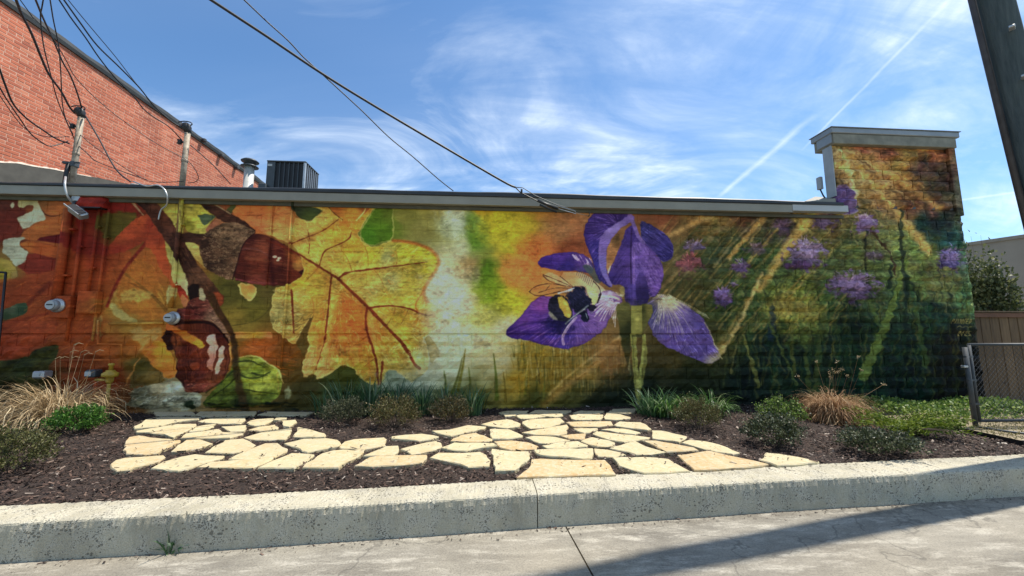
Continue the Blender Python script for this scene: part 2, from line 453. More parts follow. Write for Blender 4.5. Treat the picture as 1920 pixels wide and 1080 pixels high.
# --- stone path
A_, B_, C_ = (200, 740), (600, 740), (1000, 740)
STONES = [
    (A_, [(320, 177), (332, 170), (490, 168), (700, 170), (680, 188), (500, 208), (370, 243), (215, 255), (208, 243), (265, 215), (290, 190)], .1),
    (A_, [(690, 200), (740, 185), (840, 172), (1035, 167), (1035, 185), (1000, 218), (850, 216), (720, 206)], .2),
    (A_, [(225, 275), (320, 255), (530, 220), (665, 216), (668, 228), (600, 268), (500, 325), (430, 298), (320, 284), (238, 284)], .35),
    (A_, [(625, 275), (670, 240), (740, 225), (820, 217), (800, 240), (720, 264)], .25),
    (A_, [(862, 237), (1045, 226), (1045, 245), (1030, 275), (930, 276), (905, 260)], .15),
    (A_, [(565, 325), (600, 290), (720, 273), (835, 254), (870, 282), (1025, 288), (1010, 300), (920, 328), (760, 329)], .4),
    (A_, [(1055, 216), (1080, 195), (1120, 182), (1250, 172), (1240, 190), (1180, 224), (1110, 232)], .2),
    (A_, [(1257, 190), (1272, 176), (1350, 171), (1340, 181), (1290, 189)], .3),
    (A_, [(1310, 197), (1415, 190), (1420, 205), (1370, 243), (1325, 236)], .2),
    (A_, [(1062, 264), (1150, 236), (1260, 223), (1284, 240), (1280, 257), (1150, 268)], .55),
    (A_, [(1035, 318), (1200, 271), (1385, 251), (1375, 280), (1330, 336), (1110, 335)], .2),
    (A_, [(1405, 315), (1440, 240), (1490, 250), (1630, 290), (1643, 305), (1630, 316)], .3),
    (A_, [(145, 350), (170, 322), (240, 309), (380, 326), (545, 340), (540, 354), (420, 404), (390, 430), (280, 446), (150, 440), (140, 380)], .8),
    (A_, [(490, 420), (540, 375), (600, 335), (700, 330), (745, 346), (788, 362), (700, 394), (560, 418)], .4),
    (A_, [(745, 428), (800, 390), (890, 340), (1020, 328), (1110, 375), (1080, 396), (1020, 424), (880, 434)], .45),
    (A_, [(920, 480), (1030, 430), (1190, 366), (1280, 363), (1350, 405), (1343, 425), (1260, 464), (1000, 484)], .35),
    (A_, [(1335, 365), (1480, 331), (1650, 326), (1730, 341), (1750, 370), (1730, 390), (1600, 413), (1510, 434)], .3),
    (A_, [(35, 520), (75, 490), (140, 476), (290, 465), (420, 456), (430, 470), (380, 505), (210, 540), (180, 560), (80, 569), (42, 545)], .6),
    (A_, [(345, 550), (430, 505), (560, 465), (660, 446), (740, 458), (875, 462), (860, 478), (700, 520), (600, 560), (540, 569), (440, 555)], .15),
    (A_, [(690, 545), (790, 505), (950, 494), (1245, 471), (1230, 490), (1090, 550)], .5),
    (A_, [(1145, 548), (1250, 495), (1390, 438), (1550, 451), (1543, 462), (1450, 520), (1405, 550)], .2),
    (A_, [(1475, 545), (1620, 440), (1700, 420), (1930, 407), (1920, 432), (1868, 472), (1790, 505), (1740, 545), (1600, 547)], .45),
    (B_, [(150, 393), (190, 352), (260, 331), (480, 314), (495, 330), (490, 378), (330, 404), (160, 401)], .5),
    (B_, [(330, 454), (400, 425), (500, 381), (585, 379), (585, 405), (550, 454)], .3),
    (B_, [(540, 315), (640, 299), (760, 291), (885, 313), (840, 329), (740, 347), (650, 335), (545, 329)], .2),
    (B_, [(265, 535), (375, 470), (440, 461), (795, 453), (795, 470), (760, 508), (620, 524), (400, 538)], .7),
    (B_, [(610, 405), (760, 366), (870, 346), (905, 360), (910, 388), (860, 413), (690, 446)], .35),
    (B_, [(845, 270), (970, 263), (1110, 229), (1240, 239), (1225, 255), (1060, 289), (985, 309), (900, 290)], .3),
    (B_, [(980, 344), (1060, 301), (1170, 283), (1285, 330), (1280, 344), (1120, 351)], .75),
    (B_, [(915, 400), (1010, 361), (1300, 366), (1325, 384), (1200, 399), (1100, 423), (1010, 418)], .1),
    (B_, [(830, 470), (890, 433), (1060, 440), (1200, 429), (1240, 450), (1270, 490), (1265, 538), (1110, 543), (1050, 514), (900, 489)], .3),
    (B_, [(1215, 222), (1300, 196), (1400, 181), (1440, 186), (1500, 214), (1490, 234), (1400, 249), (1260, 234)], .3),
    (B_, [(1275, 256), (1420, 263), (1515, 309), (1500, 319), (1400, 331), (1295, 329)], .2),
    (B_, [(1310, 345), (1440, 339), (1560, 355), (1630, 384), (1610, 403), (1440, 411), (1350, 390)], .85),
    (B_, [(1290, 402), (1400, 416), (1585, 426), (1540, 500), (1460, 568), (1380, 571), (1315, 574), (1310, 500)], .05),
    (B_, [(1370, 135), (1420, 129), (1510, 132), (1460, 154), (1390, 161)], .1),
    (B_, [(1475, 155), (1540, 139), (1620, 146), (1690, 160), (1600, 174), (1510, 179)], .2),
    (B_, [(1640, 146), (1700, 136), (1815, 138), (1820, 160), (1760, 167), (1700, 160)], .25),
    (B_, [(1520, 200), (1600, 179), (1800, 171), (1830, 199), (1720, 242), (1580, 254), (1555, 240)], .35),
    (B_, [(1520, 284), (1640, 260), (1850, 223), (1860, 237), (1840, 290), (1780, 304), (1620, 299)], .45),
    (C_, [(205, 305), (290, 293), (390, 289), (385, 328), (340, 331), (270, 324)], .95),
    (C_, [(-55, 320), (0, 307), (160, 316), (275, 340), (100, 364), (40, 359)], .2),
    (C_, [(70, 385), (200, 356), (330, 351), (400, 379), (390, 389), (200, 404), (110, 404)], .25),
    (C_, [(360, 345), (440, 319), (560, 341), (605, 360), (600, 384), (480, 387), (420, 370)], .4),
    (C_, [(10, 415), (200, 407), (440, 399), (445, 420), (435, 483), (300, 474), (60, 454), (25, 438)], .15),
    (C_, [(-10, 480), (60, 477), (300, 489), (530, 491), (570, 530), (610, 598), (300, 604), (-120, 619), (-70, 580), (-15, 530)], .8),
    (C_, [(275, 155), (340, 143), (520, 149), (515, 170), (490, 187), (320, 187), (290, 178)], .15),
    (C_, [(530, 165), (550, 136), (650, 146), (725, 170), (715, 179), (620, 189), (540, 184)], .2),
    (C_, [(250, 206), (400, 198), (580, 198), (595, 229), (480, 239), (310, 239)], .55),
    (C_, [(610, 226), (650, 201), (800, 206), (840, 220), (880, 255), (850, 264), (700, 244), (630, 237)], .3),
    (C_, [(305, 251), (480, 250), (472, 262), (420, 279), (380, 286), (340, 271)], .3),
    (C_, [(510, 261), (620, 249), (720, 256), (800, 279), (760, 294), (640, 279)], .2),
    (C_, [(445, 290), (480, 269), (600, 285), (740, 301), (870, 320), (850, 330), (680, 354), (560, 334)], .35),
    (C_, [(890, 263), (960, 263), (1145, 310), (1140, 325), (1090, 354), (980, 334), (900, 325)], .3),
    (C_, [(580, 400), (690, 367), (770, 347), (840, 390), (985, 430), (880, 444), (770, 447)], .2),
    (C_, [(460, 402), (560, 411), (650, 431), (690, 449), (600, 464), (490, 459)], .25),
    (C_, [(815, 341), (920, 343), (1090, 375), (1200, 396), (1235, 419), (1100, 424), (1000, 429), (940, 399), (880, 364)], .8),
    (C_, [(1120, 360), (1180, 336), (1290, 350), (1400, 376), (1540, 434), (1490, 444), (1360, 424), (1280, 404), (1180, 379)], .2),
    (C_, [(600, 475), (830, 467), (1010, 479), (1060, 510), (1165, 569), (1000, 579), (830, 584), (740, 559), (650, 534)], .2),
    (C_, [(1085, 455), (1200, 441), (1310, 421), (1480, 461), (1750, 520), (1640, 539), (1430, 554), (1210, 564), (1150, 514)], .9),
    (C_, [(1705, 490), (1750, 431), (1850, 441), (1990, 466), (2135, 500), (2120, 510), (1830, 534)], .15),
    ((0, 0), [(290, 773.5), (360, 771.5), (366, 777.5), (295, 779)], .3), ((0, 0), [(368, 777), (376, 771), (480, 771), (476, 779), (380, 780)], .4), ((0, 0), [(484, 777), (502, 771.5), (590, 772), (574, 778), (520, 779)], .3),
    ((0, 0), [(936, 773), (950, 770), (990, 769.5), (986, 775), (942, 776)], .3), ((0, 0), [(994, 774), (1004, 769), (1070, 770), (1060, 774.5)], .4), ((0, 0), [(1075, 774), (1090, 769.5), (1132, 770), (1122, 775)], .3), ((0, 0), [(1137, 774), (1150, 766.5), (1195, 765), (1190, 771), (1180, 774.5)], .3),
]
m_stone, t, b = new_mat('sandstone')
oi = t.nodes.new('ShaderNodeObjectInfo'); sepc = t.nodes.new('ShaderNodeSeparateColor'); t.links.new(oi.outputs['Color'], sepc.inputs[0])
n1 = nz(t, 3.5, 5, .6, .6); n2 = nz(t, 22, 5, .65); n3 = nz(t, 140, 3)
warm = mth(t, 'MULTIPLY', ramp(t, mth(t, 'ADD', mth(t, 'MULTIPLY', n1, .8), mth(t, 'MULTIPLY', sepc.outputs[0], .42)), [(.50, 0.0), (.84, 1.0)]), 1.0)
col = mixc(t, warm, (.475, .41, .24), (.45, .305, .14))
col = mixc(t, ramp(t, n2, [(.45, 0.0), (.70, .7)]), col, (.55, .50, .38))
col = mixc(t, 1.0, col, ramp(t, n3, [(.3, .82), (.7, 1.08)]), 'MULTIPLY')
sv = nz(t, 9, 4, .6, 2.0)
col = mixc(t, ramp(t, sv, [(.30, .6), (.40, 0.0)]), col, (.33, .20, .09))
col = mixc(t, ramp(t, nz(t, 1.7, 3, .5), [(.35, .30), (.6, 0.0)]), col, (.34, .29, .19))
t.links.new(col, b.inputs['Base Color']); b.inputs['Roughness'].default_value = .9
bump(t, b, mth(t, 'ADD', mth(t, 'MULTIPLY', n2, .8), mth(t, 'MULTIPLY', n3, .3)), .5, .012)

path = empty('stone_path', (0, -1.5, .27), kind='structure')
stone_xy = []
rs = np.random.default_rng(21)
for off, pts, warmth in STONES:
    k = 4.0 if off != (0, 0) else 1.0
    P = [on_bed(off[0] + x / k, off[1] + y / k, .018)[:2] for x, y in pts]
    pc = np.mean(P, 0); P = [(q[0] + (q[0] - pc[0]) / max(.05, math.dist(q[:2], pc)) * .012, q[1] + (q[1] - pc[1]) / max(.05, math.dist(q[:2], pc)) * .012) for q in P]
    # broken edges: extra points with small offsets
    Q = []
    for i in range(len(P)):
        p, q = P[i], P[(i + 1) % len(P)]; L = math.dist(p, q); m = max(1, int(L / .09)); nx_, ny_ = -(q[1] - p[1]) / max(L, 1e-6), (q[0] - p[0]) / max(L, 1e-6)
        for j in range(m):
            o = rs.normal() * .009 if j else rs.normal() * .002
            Q.append((p[0] + (q[0] - p[0]) * j / m + nx_ * o, p[1] + (q[1] - p[1]) * j / m + ny_ * o))
    stone_xy.append(np.array(Q)); cx, cy = np.mean(Q, 0)
    tx, ty = rs.normal() * .006, rs.normal() * .008; h = .018 + rs.normal() * .003
    def top(x, y): return bedz(cy) + h + tx * (x - cx) + ty * (y - cy)
    n = len(Q); shr = []
    for x, y in Q:
        d = math.hypot(x - cx, y - cy) + 1e-6; s_ = max(.0, 1 - .008 / d); shr.append((cx + (x - cx) * s_, cy + (y - cy) * s_))
    v = [(x, y, bedz(y) - .03) for x, y in Q] + [(x, y, top(x, y) - .009 + rs.normal() * .002) for x, y in Q] + [(x, y, top(x, y) + rs.normal() * .0012) for x, y in shr]
    f = [(i, (i + 1) % n, n + (i + 1) % n, n + i) for i in range(n)] + [(n + i, n + (i + 1) % n, 2 * n + (i + 1) % n, 2 * n + i) for i in range(n)] + [tuple(range(2 * n, 3 * n))]
    o = MB().add(v, f).build('flagstone', m_stone, path); o.color = (warmth, warmth, warmth, 1)

# --- wood chips of the mulch (left clear of the stones)
cm, t, b = new_mat('bark_chips')
col = ramp(t, island(t), [(0.0, (.011, .0065, .005)), (.45, (.026, .0135, .0095)), (.80, (.066, .036, .025)), (.93, (.135, .085, .062)), (.985, (.28, .23, .19)), (1.0, (.42, .37, .31))])
t.links.new(col, b.inputs['Base Color']); b.inputs['Roughness'].default_value = .9
NC = 105000
x = rng.uniform(-8.5, 10.5, NC); u = rng.uniform(0, 1, NC) ** 1.15
ya = np.interp(x, KBx, KBy) + .005; yb = np.array([bed_back(q) for q in x]) - .005
y = ya + (yb - ya) * u
keep = np.ones(NC, bool); onstone = np.zeros(NC, bool)


def in_poly(x, y, P):
    r = np.zeros(len(x), bool); n = len(P)
    for i in range(n):
        ax, ay = P[i]; bx_, by_ = P[(i + 1) % n]
        if ay == by_: continue
        r ^= ((ay > y) != (by_ > y)) & (x < (bx_ - ax) * (y - ay) / (by_ - ay) + ax)
    return r


for P in stone_xy:
    lo, hi = P.min(0), P.max(0); m = (x > lo[0]) & (x < hi[0]) & (y > lo[1]) & (y < hi[1]); idx = np.where(m)[0]
    hit = idx[in_poly(x[idx], y[idx], P)]; keep[hit] = False; onstone[hit] = True
keep |= onstone & (rng.random(NC) < .022)                        # a few lie on the stones
lift = np.where(onstone, .024, 0.0)[keep]
x, y = x[keep], y[keep]
ns = 1500                                                       # strays on the kerb and along its foot
sxx = rng.uniform(-5.5, 8, ns); onk = rng.random(ns) < .5
syy = np.where(onk, np.interp(sxx, KBx, KBy) - np.abs(rng.normal(0, .07, ns)), np.interp(sxx, KFx, KFy) - np.abs(rng.normal(0, .05, ns)) - .01)
szz = np.where(onk, .268, .006)
x, y, lift = np.append(x, sxx), np.append(y, syy), np.append(lift, np.zeros(ns)); n = len(x)
L = rng.gamma(3.0, .0070, n) + .008; w = L * rng.uniform(.18, .42, n); a = rng.uniform(0, 6.283, n); tilt = rng.normal(0, .30, n); roll = rng.normal(0, .45, n)
z = .258 + (np.minimum(.2, y) + 3.2) / 3.2 * .042 + rng.uniform(-.006, .016, n) + lift
z[-ns:] = szz; L[-ns:] *= .55; w[-ns:] *= .6; tilt[-ns:] *= .3; roll[-ns:] *= .3
dx, dy, dz = np.cos(a) * np.cos(tilt), np.sin(a) * np.cos(tilt), np.sin(tilt)
ex, ey, ez = -np.sin(a) * np.cos(roll), np.cos(a) * np.cos(roll), np.sin(roll)
c0 = np.stack([x, y, z], 1); D_ = np.stack([dx, dy, dz], 1) * (L / 2)[:, None]; E_ = np.stack([ex, ey, ez], 1) * (w / 2)[:, None]
up_ = np.array([0, 0, 1.0]) * (w * .22)[:, None]
V = np.stack([c0 - D_ - E_, c0 + D_ - E_ * .6, c0 + D_ + E_ * .6, c0 - D_ + E_, c0 + up_], 1).reshape(-1, 3)
i5 = np.arange(n) * 5
F_ = np.concatenate([np.stack([i5 + p, i5 + q, i5 + 4], 1) for p, q in ((0, 1), (1, 2), (2, 3), (3, 0))])
chips = link('wood_chips', mesh_np('wood_chips', V, F_), cm); chips['kind'] = 'stuff'

# ----------------------------------------------------------------- the mural paint
MX0, MX1, MZ0, MZ1, MPM = -9.8, 9.7, 0.05, 5.45, 104.0
MW, MH = int((MX1 - MX0) * MPM), int((MZ1 - MZ0) * MPM)
mrng = np.random.default_rng(5)


def wall_xy(pts):
    """surveyed marks on the wall -> paint-sheet cells (metres along the wall, metres up)"""
    out = []
    for p in pts:
        w = on_wall(p[0], p[1])
        out.append(((w[0] - MX0) * MPM, (w[2] - MZ0) * MPM))
    return np.array(out, dtype=np.float32)


def up(a, h, w):
    ys = np.linspace(0, a.shape[0] - 1.001, h); xs = np.linspace(0, a.shape[1] - 1.001, w)
    yi = ys.astype(int); xi = xs.astype(int)
    fy = (ys - yi)[:, None]; fx = (xs - xi)[None, :]
    fy = fy * fy * (3 - 2 * fy); fx = fx * fx * (3 - 2 * fx)
    if a.ndim == 3: fy = fy[..., None]; fx = fx[..., None]
    a00 = a[yi][:, xi]; a01 = a[yi][:, xi + 1]; a10 = a[yi + 1][:, xi]; a11 = a[yi + 1][:, xi + 1]
    return a00 * (1 - fy) * (1 - fx) + a01 * (1 - fy) * fx + a10 * fy * (1 - fx) + a11 * fy * fx


def noise(cx, cy, octv=3):
    r = np.zeros((MH, MW), np.float32); amp = 1.0; tot = 0
    for k in range(octv):
        r += amp * up(mrng.normal(0, 1, (max(3, int(MH / cy) + 2), max(3, int(MW / cx) + 2))), MH, MW).astype(np.float32)
        tot += amp * amp; amp *= .55; cx = max(1.5, cx / 2); cy = max(1.5, cy / 2)
    return r / math.sqrt(tot)


N_BIG = noise(60, 60); N_MID = noise(18, 14); N_FINE = noise(5, 3, 2); N_EDGE = noise(8, 8, 3); N_HOR = noise(40, 4, 3)
N_DIA = np.roll(noise(14, 30, 3), 0)
img = np.zeros((MH, MW, 3), np.float32)
YY, XX = np.mgrid[0:MH, 0:MW].astype(np.float32)


def rgb(c): return np.array(c, np.float32) / 255.


def chaikin(p, n, closed=True):
    for _ in range(n):
        if closed:
            q = np.roll(p, -1, 0)
            p = np.stack([p * .78 + q * .22, p * .22 + q * .78], 1).reshape(-1, 2)
        else:
            q = np.stack([p[:-1] * .75 + p[1:] * .25, p[:-1] * .25 + p[1:] * .75], 1).reshape(-1, 2)
            p = np.vstack([p[:1], q, p[-1:]])
    return p


def idw(px, py, ctrl, power=3.0):
    c = wall_xy(ctrl); col = np.array([q[2] for q in ctrl], np.float32) / 255.
    num = np.zeros(px.shape + (3,), np.float32); den = np.zeros(px.shape, np.float32)
    for (x, y), k in zip(c, col):
        w = 1.0 / ((px - x) ** 2 + (py - y) ** 2 + 20.0) ** (power / 2)
        num += w[..., None] * k; den += w
    return num / den[..., None]


def box(c, pad):
    x0, y0 = np.floor(c.min(0) - pad).astype(int); x1, y1 = np.ceil(c.max(0) + pad).astype(int)
    return slice(max(0, y0), max(0, min(MH, y1 + 1))), slice(max(0, x0), max(0, min(MW, x1 + 1)))


def segdist(px, py, c, closed):
    d = np.full(px.shape, 1e9, np.float32); t_at = np.zeros(px.shape, np.float32)
    n = len(c) if closed else len(c) - 1
    for i in range(n):
        ax, ay = c[i]; bx, by = c[(i + 1) % len(c)]
        dx, dy = bx - ax, by - ay; L = dx * dx + dy * dy + 1e-9
        t = np.clip(((px - ax) * dx + (py - ay) * dy) / L, 0, 1)
        q = (px - ax - t * dx) ** 2 + (py - ay - t * dy) ** 2
        m = q < d
        d = np.where(m, q, d)
        if not closed: t_at = np.where(m, (i + t) / n, t_at)
    return np.sqrt(d), t_at


def inside(px, py, c):
    r = np.zeros(px.shape, bool)
    for i in range(len(c)):
        ax, ay = c[i]; bx, by = c[(i + 1) % len(c)]
        if ay == by: continue
        r ^= ((ay > py) != (by > py)) & (px < (bx - ax) * (py - ay) / (by - ay) + ax)
    return r


def poly(pts, col, feather=.9, wob=.8, tex=.07, grad=None, rim=None, sm=1, alpha=1.0, tn=None):
    c = chaikin(wall_xy(pts), sm)
    s = box(c, 4 + feather * 2)
    px, py = XX[s], YY[s]
    if px.size == 0: return
    d, _ = segdist(px, py, c, True)
    d = np.where(inside(px, py, c), d, -d) + N_EDGE[s] * wob
    a = np.clip(d / (2 * feather) + .5, 0, 1) * alpha
    base = idw(px, py, grad) if grad else np.broadcast_to(rgb(col), px.shape + (3,))
    t = 1 + tex * (N_MID[s] * .8 + N_FINE[s] * .6 + (tn[s] if tn is not None else N_HOR[s]) * .7)
    base = base * t[..., None]
    if rim:
        rc, rw, ra = rim
        k = np.clip(1 - d / rw, 0, 1) * ra * np.clip(.75 + .4 * N_MID[s], 0, 1)
        base = base * (1 - k[..., None]) + rgb(rc) * k[..., None]
    img[s] = img[s] * (1 - a[..., None]) + base * a[..., None]


def stroke(pts, col, w0, w1=None, feather=.7, alpha=1.0, sm=2, wob=.25, tex=.08):
    if w1 is None: w1 = w0
    c = wall_xy(pts)
    if len(c) > 2 and sm: c = chaikin(c, sm, False)
    m = max(w0, w1)
    s = box(c, m + 3 + feather * 2)
    px, py = XX[s], YY[s]
    if px.size == 0: return
    d, t = segdist(px, py, c, False)
    w = (w0 + (w1 - w0) * t) * .5 * .95
    a = np.clip((w - d + N_EDGE[s] * wob) / (2 * feather) + .5, 0, 1) * alpha
    base = rgb(col) * (1 + tex * (N_MID[s] + N_FINE[s]))[..., None]
    img[s] = img[s] * (1 - a[..., None]) + base * a[..., None]


def blob(x, y, rx, ry, col, alpha=.9, soft=.5, rough=.25):
    c = wall_xy([(x - rx * 1.6, y - ry * 1.6), (x + rx * 1.6, y + ry * 1.6)])
    s = box(c, 2)
    px, py = XX[s], YY[s]
    if px.size == 0: return
    o = wall_xy([(x, y)])[0]
    d = np.sqrt(((px - o[0]) / (rx * .95)) ** 2 + ((py - o[1]) / (ry * .95)) ** 2) + rough * N_EDGE[s] + rough * .6 * N_MID[s]
    a = np.clip((1 - d) / soft + .5, 0, 1); a = a * a * (3 - 2 * a) * alpha
    base = rgb(col) * (1 + .10 * N_FINE[s] + .10 * N_MID[s])[..., None]
    img[s] = img[s] * (1 - a[..., None]) + base * a[..., None]


def sub(pts):  # point inside surveyed polygon (photo survey marks)
    p = np.array(pts, np.float32)

    def f(x, y):
        return bool(inside(np.array([x]), np.array([y]), p)[0])
    return f


def hatch(pts, n, col, length, ang, w=1.3, jit=.25, alpha=.5, spread=25, curve=0.0, focus=None):
    """short brush strokes kept inside an outline; ang in degrees (image sense), or away from a focus point"""
    f = sub(pts); p = np.array(pts, np.float32); lo, hi = p.min(0), p.max(0)
    k = 0
    for _ in range(n * 6):
        x, y = mrng.uniform(lo, hi)
        if not f(x, y): continue
        if focus: a = math.atan2(y - focus[1], x - focus[0]) + mrng.normal(0, jit * .3)
        else: a = math.radians(ang + mrng.normal(0, spread * jit))
        L = length * mrng.uniform(.5, 1.3); c = curve * mrng.normal(0, 1)
        q = [(x + L * math.cos(a) * t - c * math.sin(a) * t * t * 4, y + L * math.sin(a) * t + c * math.cos(a) * t * t * 4) for t in (-.5, -.2, .1, .5)]
        q = [z for z in q if f(*z)]
        if len(q) < 2: continue
        cc = np.clip(np.array(col) * mrng.uniform(.82, 1.2), 0, 255)
        stroke(q, cc, w * mrng.uniform(.7, 1.3), w * .4, alpha=alpha * mrng.uniform(.5, 1), sm=1)
        k += 1
        if k >= n: break


# --- ground colours of the painting
BG = [(-90, 390, (90, 50, 25)), (10, 390, (92, 44, 26)), (20, 440, (100, 48, 28)), (100, 380, (140, 85, 35)), (100, 430, (160, 92, 32)), (0, 500, (130, 105, 45)),
      (60, 560, (140, 70, 22)), (10, 640, (150, 66, 28)), (-90, 600, (130, 60, 25)), (80, 610, (148, 72, 20)), (120, 560, (140, 66, 20)), (130, 620, (145, 72, 20)), (170, 520, (146, 74, 18)), (170, 620, (140, 68, 18)),
      (20, 720, (40, 44, 22)), (80, 730, (60, 52, 22)), (-90, 720, (35, 40, 20)), (130, 690, (120, 60, 20)), (190, 660, (150, 85, 20)), (190, 720, (140, 66, 22)), (230, 740, (105, 66, 28)),
      (170, 420, (120, 40, 20)), (210, 385, (120, 34, 20)), (240, 400, (110, 36, 18)), (210, 425, (88, 74, 24)), (235, 430, (86, 76, 24)), (190, 480, (135, 45, 22)),
      (250, 520, (160, 96, 18)), (280, 500, (160, 92, 22)), (240, 560, (150, 118, 36)), (240, 610, (148, 116, 40)), (280, 580, (150, 112, 30)), (280, 640, (165, 108, 22)), (240, 655, (150, 92, 20)),
      (260, 700, (82, 74, 28)), (250, 690, (84, 76, 28)), (300, 740, (140, 140, 120)), (320, 400, (120, 105, 50)), (420, 380, (120, 70, 40)), (470, 395, (180, 102, 44)),
      (450, 550, (80, 78, 26)), (470, 580, (92, 84, 26)), (450, 610, (126, 108, 36)), (495, 560, (84, 76, 30)), (480, 660, (150, 84, 20)), (530, 665, (120, 76, 20)), (540, 700, (84, 66, 22)), (560, 740, (58, 56, 26)), (640, 710, (66, 70, 22)), (620, 740, (62, 74, 44)), (690, 740, (70, 84, 60)),
      (720, 720, (120, 132, 110)), (760, 735, (130, 142, 128)), (800, 700, (150, 158, 140)), (770, 400, (118, 116, 52)), (800, 430, (124, 120, 62)), (735, 420, (100, 116, 34)),
      (850, 395, (176, 176, 150)), (845, 425, (168, 178, 156)), (818, 395, (140, 132, 62)), (875, 420, (112, 140, 74)), (885, 455, (86, 118, 34)), (905, 390, (182, 140, 18)), (930, 420, (178, 168, 20)), (980, 420, (164, 148, 32)), (960, 460, (164, 158, 34)), (1020, 395, (160, 118, 50)),
      (862, 470, (170, 174, 142)), (830, 520, (190, 186, 168)), (845, 590, (196, 192, 172)), (850, 560, (198, 194, 176)), (875, 500, (146, 128, 84)), (905, 515, (82, 112, 20)), (922, 545, (116, 140, 20)), (955, 560, (166, 166, 30)), (975, 500, (196, 124, 60)), (1005, 475, (190, 108, 50)), (1040, 440, (152, 116, 74)), (1060, 410, (150, 106, 60)),
      (1085, 470, (138, 74, 30)), (1060, 465, (130, 64, 28)), (1000, 530, (200, 130, 66)), (960, 520, (194, 130, 60)), (900, 595, (160, 160, 70)), (940, 580, (160, 158, 60)), (905, 640, (180, 178, 136)), (945, 610, (176, 176, 150)), (850, 650, (184, 186, 160)), (850, 690, (160, 168, 150)),
      (930, 690, (150, 146, 110)), (960, 720, (140, 118, 34)), (890, 735, (96, 96, 48)), (850, 735, (96, 104, 60)), (1000, 690, (128, 112, 42)), (1050, 700, (116, 98, 24)), (1100, 690, (126, 106, 26)), (1150, 690, (110, 82, 20)), (1130, 655, (124, 96, 34)), (1080, 740, (74, 74, 30)), (1000, 755, (70, 72, 30)), (1160, 750, (24, 36, 26)), (1110, 765, (30, 36, 20)),
      (1240, 400, (125, 68, 28)), (1290, 405, (122, 88, 32)), (1300, 430, (102, 76, 30)), (1340, 405, (132, 100, 36)), (1400, 405, (92, 56, 30)), (1430, 430, (92, 70, 46)), (1480, 425, (84, 62, 60)), (1500, 415, (130, 100, 30)), (1550, 425, (112, 82, 36)), (1280, 490, (96, 84, 46)),
      (1340, 480, (68, 72, 42)), (1400, 480, (62, 72, 38)), (1450, 500, (78, 82, 36)), (1290, 550, (74, 66, 26)), (1350, 570, (58, 66, 28)), (1400, 590, (62, 72, 30)), (1470, 575, (146, 124, 14)), (1500, 580, (132, 118, 16)), (1530, 600, (92, 88, 22)), (1560, 560, (66, 78, 36)), (1600, 480, (98, 92, 40)), (1580, 500, (92, 88, 42)),
      (1640, 430, (118, 102, 52)), (1700, 440, (134, 118, 52)), (1740, 480, (118, 112, 46)), (1720, 520, (112, 104, 42)), (1770, 530, (120, 104, 52)), (1700, 570, (62, 76, 46)), (1760, 590, (30, 54, 40)), (1600, 620, (22, 40, 26)), (1560, 640, (24, 40, 28)), (1700, 640, (22, 40, 30)), (1790, 640, (26, 24, 20)), (1500, 690, (22, 38, 28)), (1440, 650, (24, 40, 34)),
      (1400, 720, (18, 30, 24)), (1600, 720, (14, 36, 26)), (1700, 720, (12, 34, 28)), (1790, 720, (8, 14, 10)), (1830, 700, (8, 12, 8)), (1810, 480, (76, 92, 64)), (1825, 560, (84, 100, 60)), (1900, 560, (50, 60, 40)), (1300, 700, (50, 50, 15)), (1250, 690, (72, 62, 20)), (1350, 640, (72, 66, 22)), (1220, 740, (24, 34, 20)), (1300, 750, (24, 32, 18)),
      (1565, 280, (168, 140, 84)), (1580, 310, (160, 126, 66)), (1570, 335, (120, 96, 56)), (1620, 300, (132, 102, 50)), (1600, 340, (140, 118, 62)), (1620, 280, (160, 96, 60)), (1660, 285, (152, 92, 56)), (1690, 300, (150, 120, 44)), (1680, 320, (146, 118, 40)), (1710, 290, (120, 90, 36)), (1745, 284, (156, 98, 34)), (1770, 290, (110, 70, 40)), (1725, 320, (84, 62, 54)), (1760, 330, (78, 58, 54)),
      (1750, 350, (72, 60, 54)), (1650, 350, (166, 130, 66)), (1690, 345, (140, 100, 40)), (1640, 385, (136, 104, 58)), (1710, 385, (124, 84, 52)), (1750, 395, (96, 66, 52)), (1700, 400, (116, 80, 50)), (1760, 420, (42, 54, 50)), (1730, 420, (36, 56, 52)), (1785, 450, (42, 66, 62)), (1795, 360, (82, 84, 72)), (1790, 300, (96, 88, 66)), (1700, 460, (132, 126, 56)), (1620, 400, (104, 92, 50)), (1640, 410, (104, 92, 54))]
wy = YY + 5 * N_BIG + 3 * N_MID; wx = XX + 7 * N_BIG + 4 * N_MID
q4 = (slice(None, None, 3), slice(None, None, 3))
low = idw(wx[q4], wy[q4], BG, 3.6)
img[:] = up(low, MH, MW) * (1 + .035 * N_MID + .03 * N_HOR + .035 * N_FINE)[..., None]
# rougher, more broken colour in the meadow half
mx = np.clip((XX / MPM + MX0 - 3.2) / 2.0, 0, 1)[..., None]
img *= (1 + mx[..., 0] * (.09 * N_MID + .10 * N_FINE + .05 * N_HOR))[..., None]
img += mx * np.stack([N_MID * .006, N_DIA * .018, N_BIG * .006], -1)
# the meadow is painted in greens rather than browns
gm = mx[..., 0] * np.clip((4.05 - (YY / MPM + MZ0)) / .5, 0, 1)
img *= np.stack([1 - .12 * gm, 1 + .06 * gm, 1 + .12 * gm], -1)

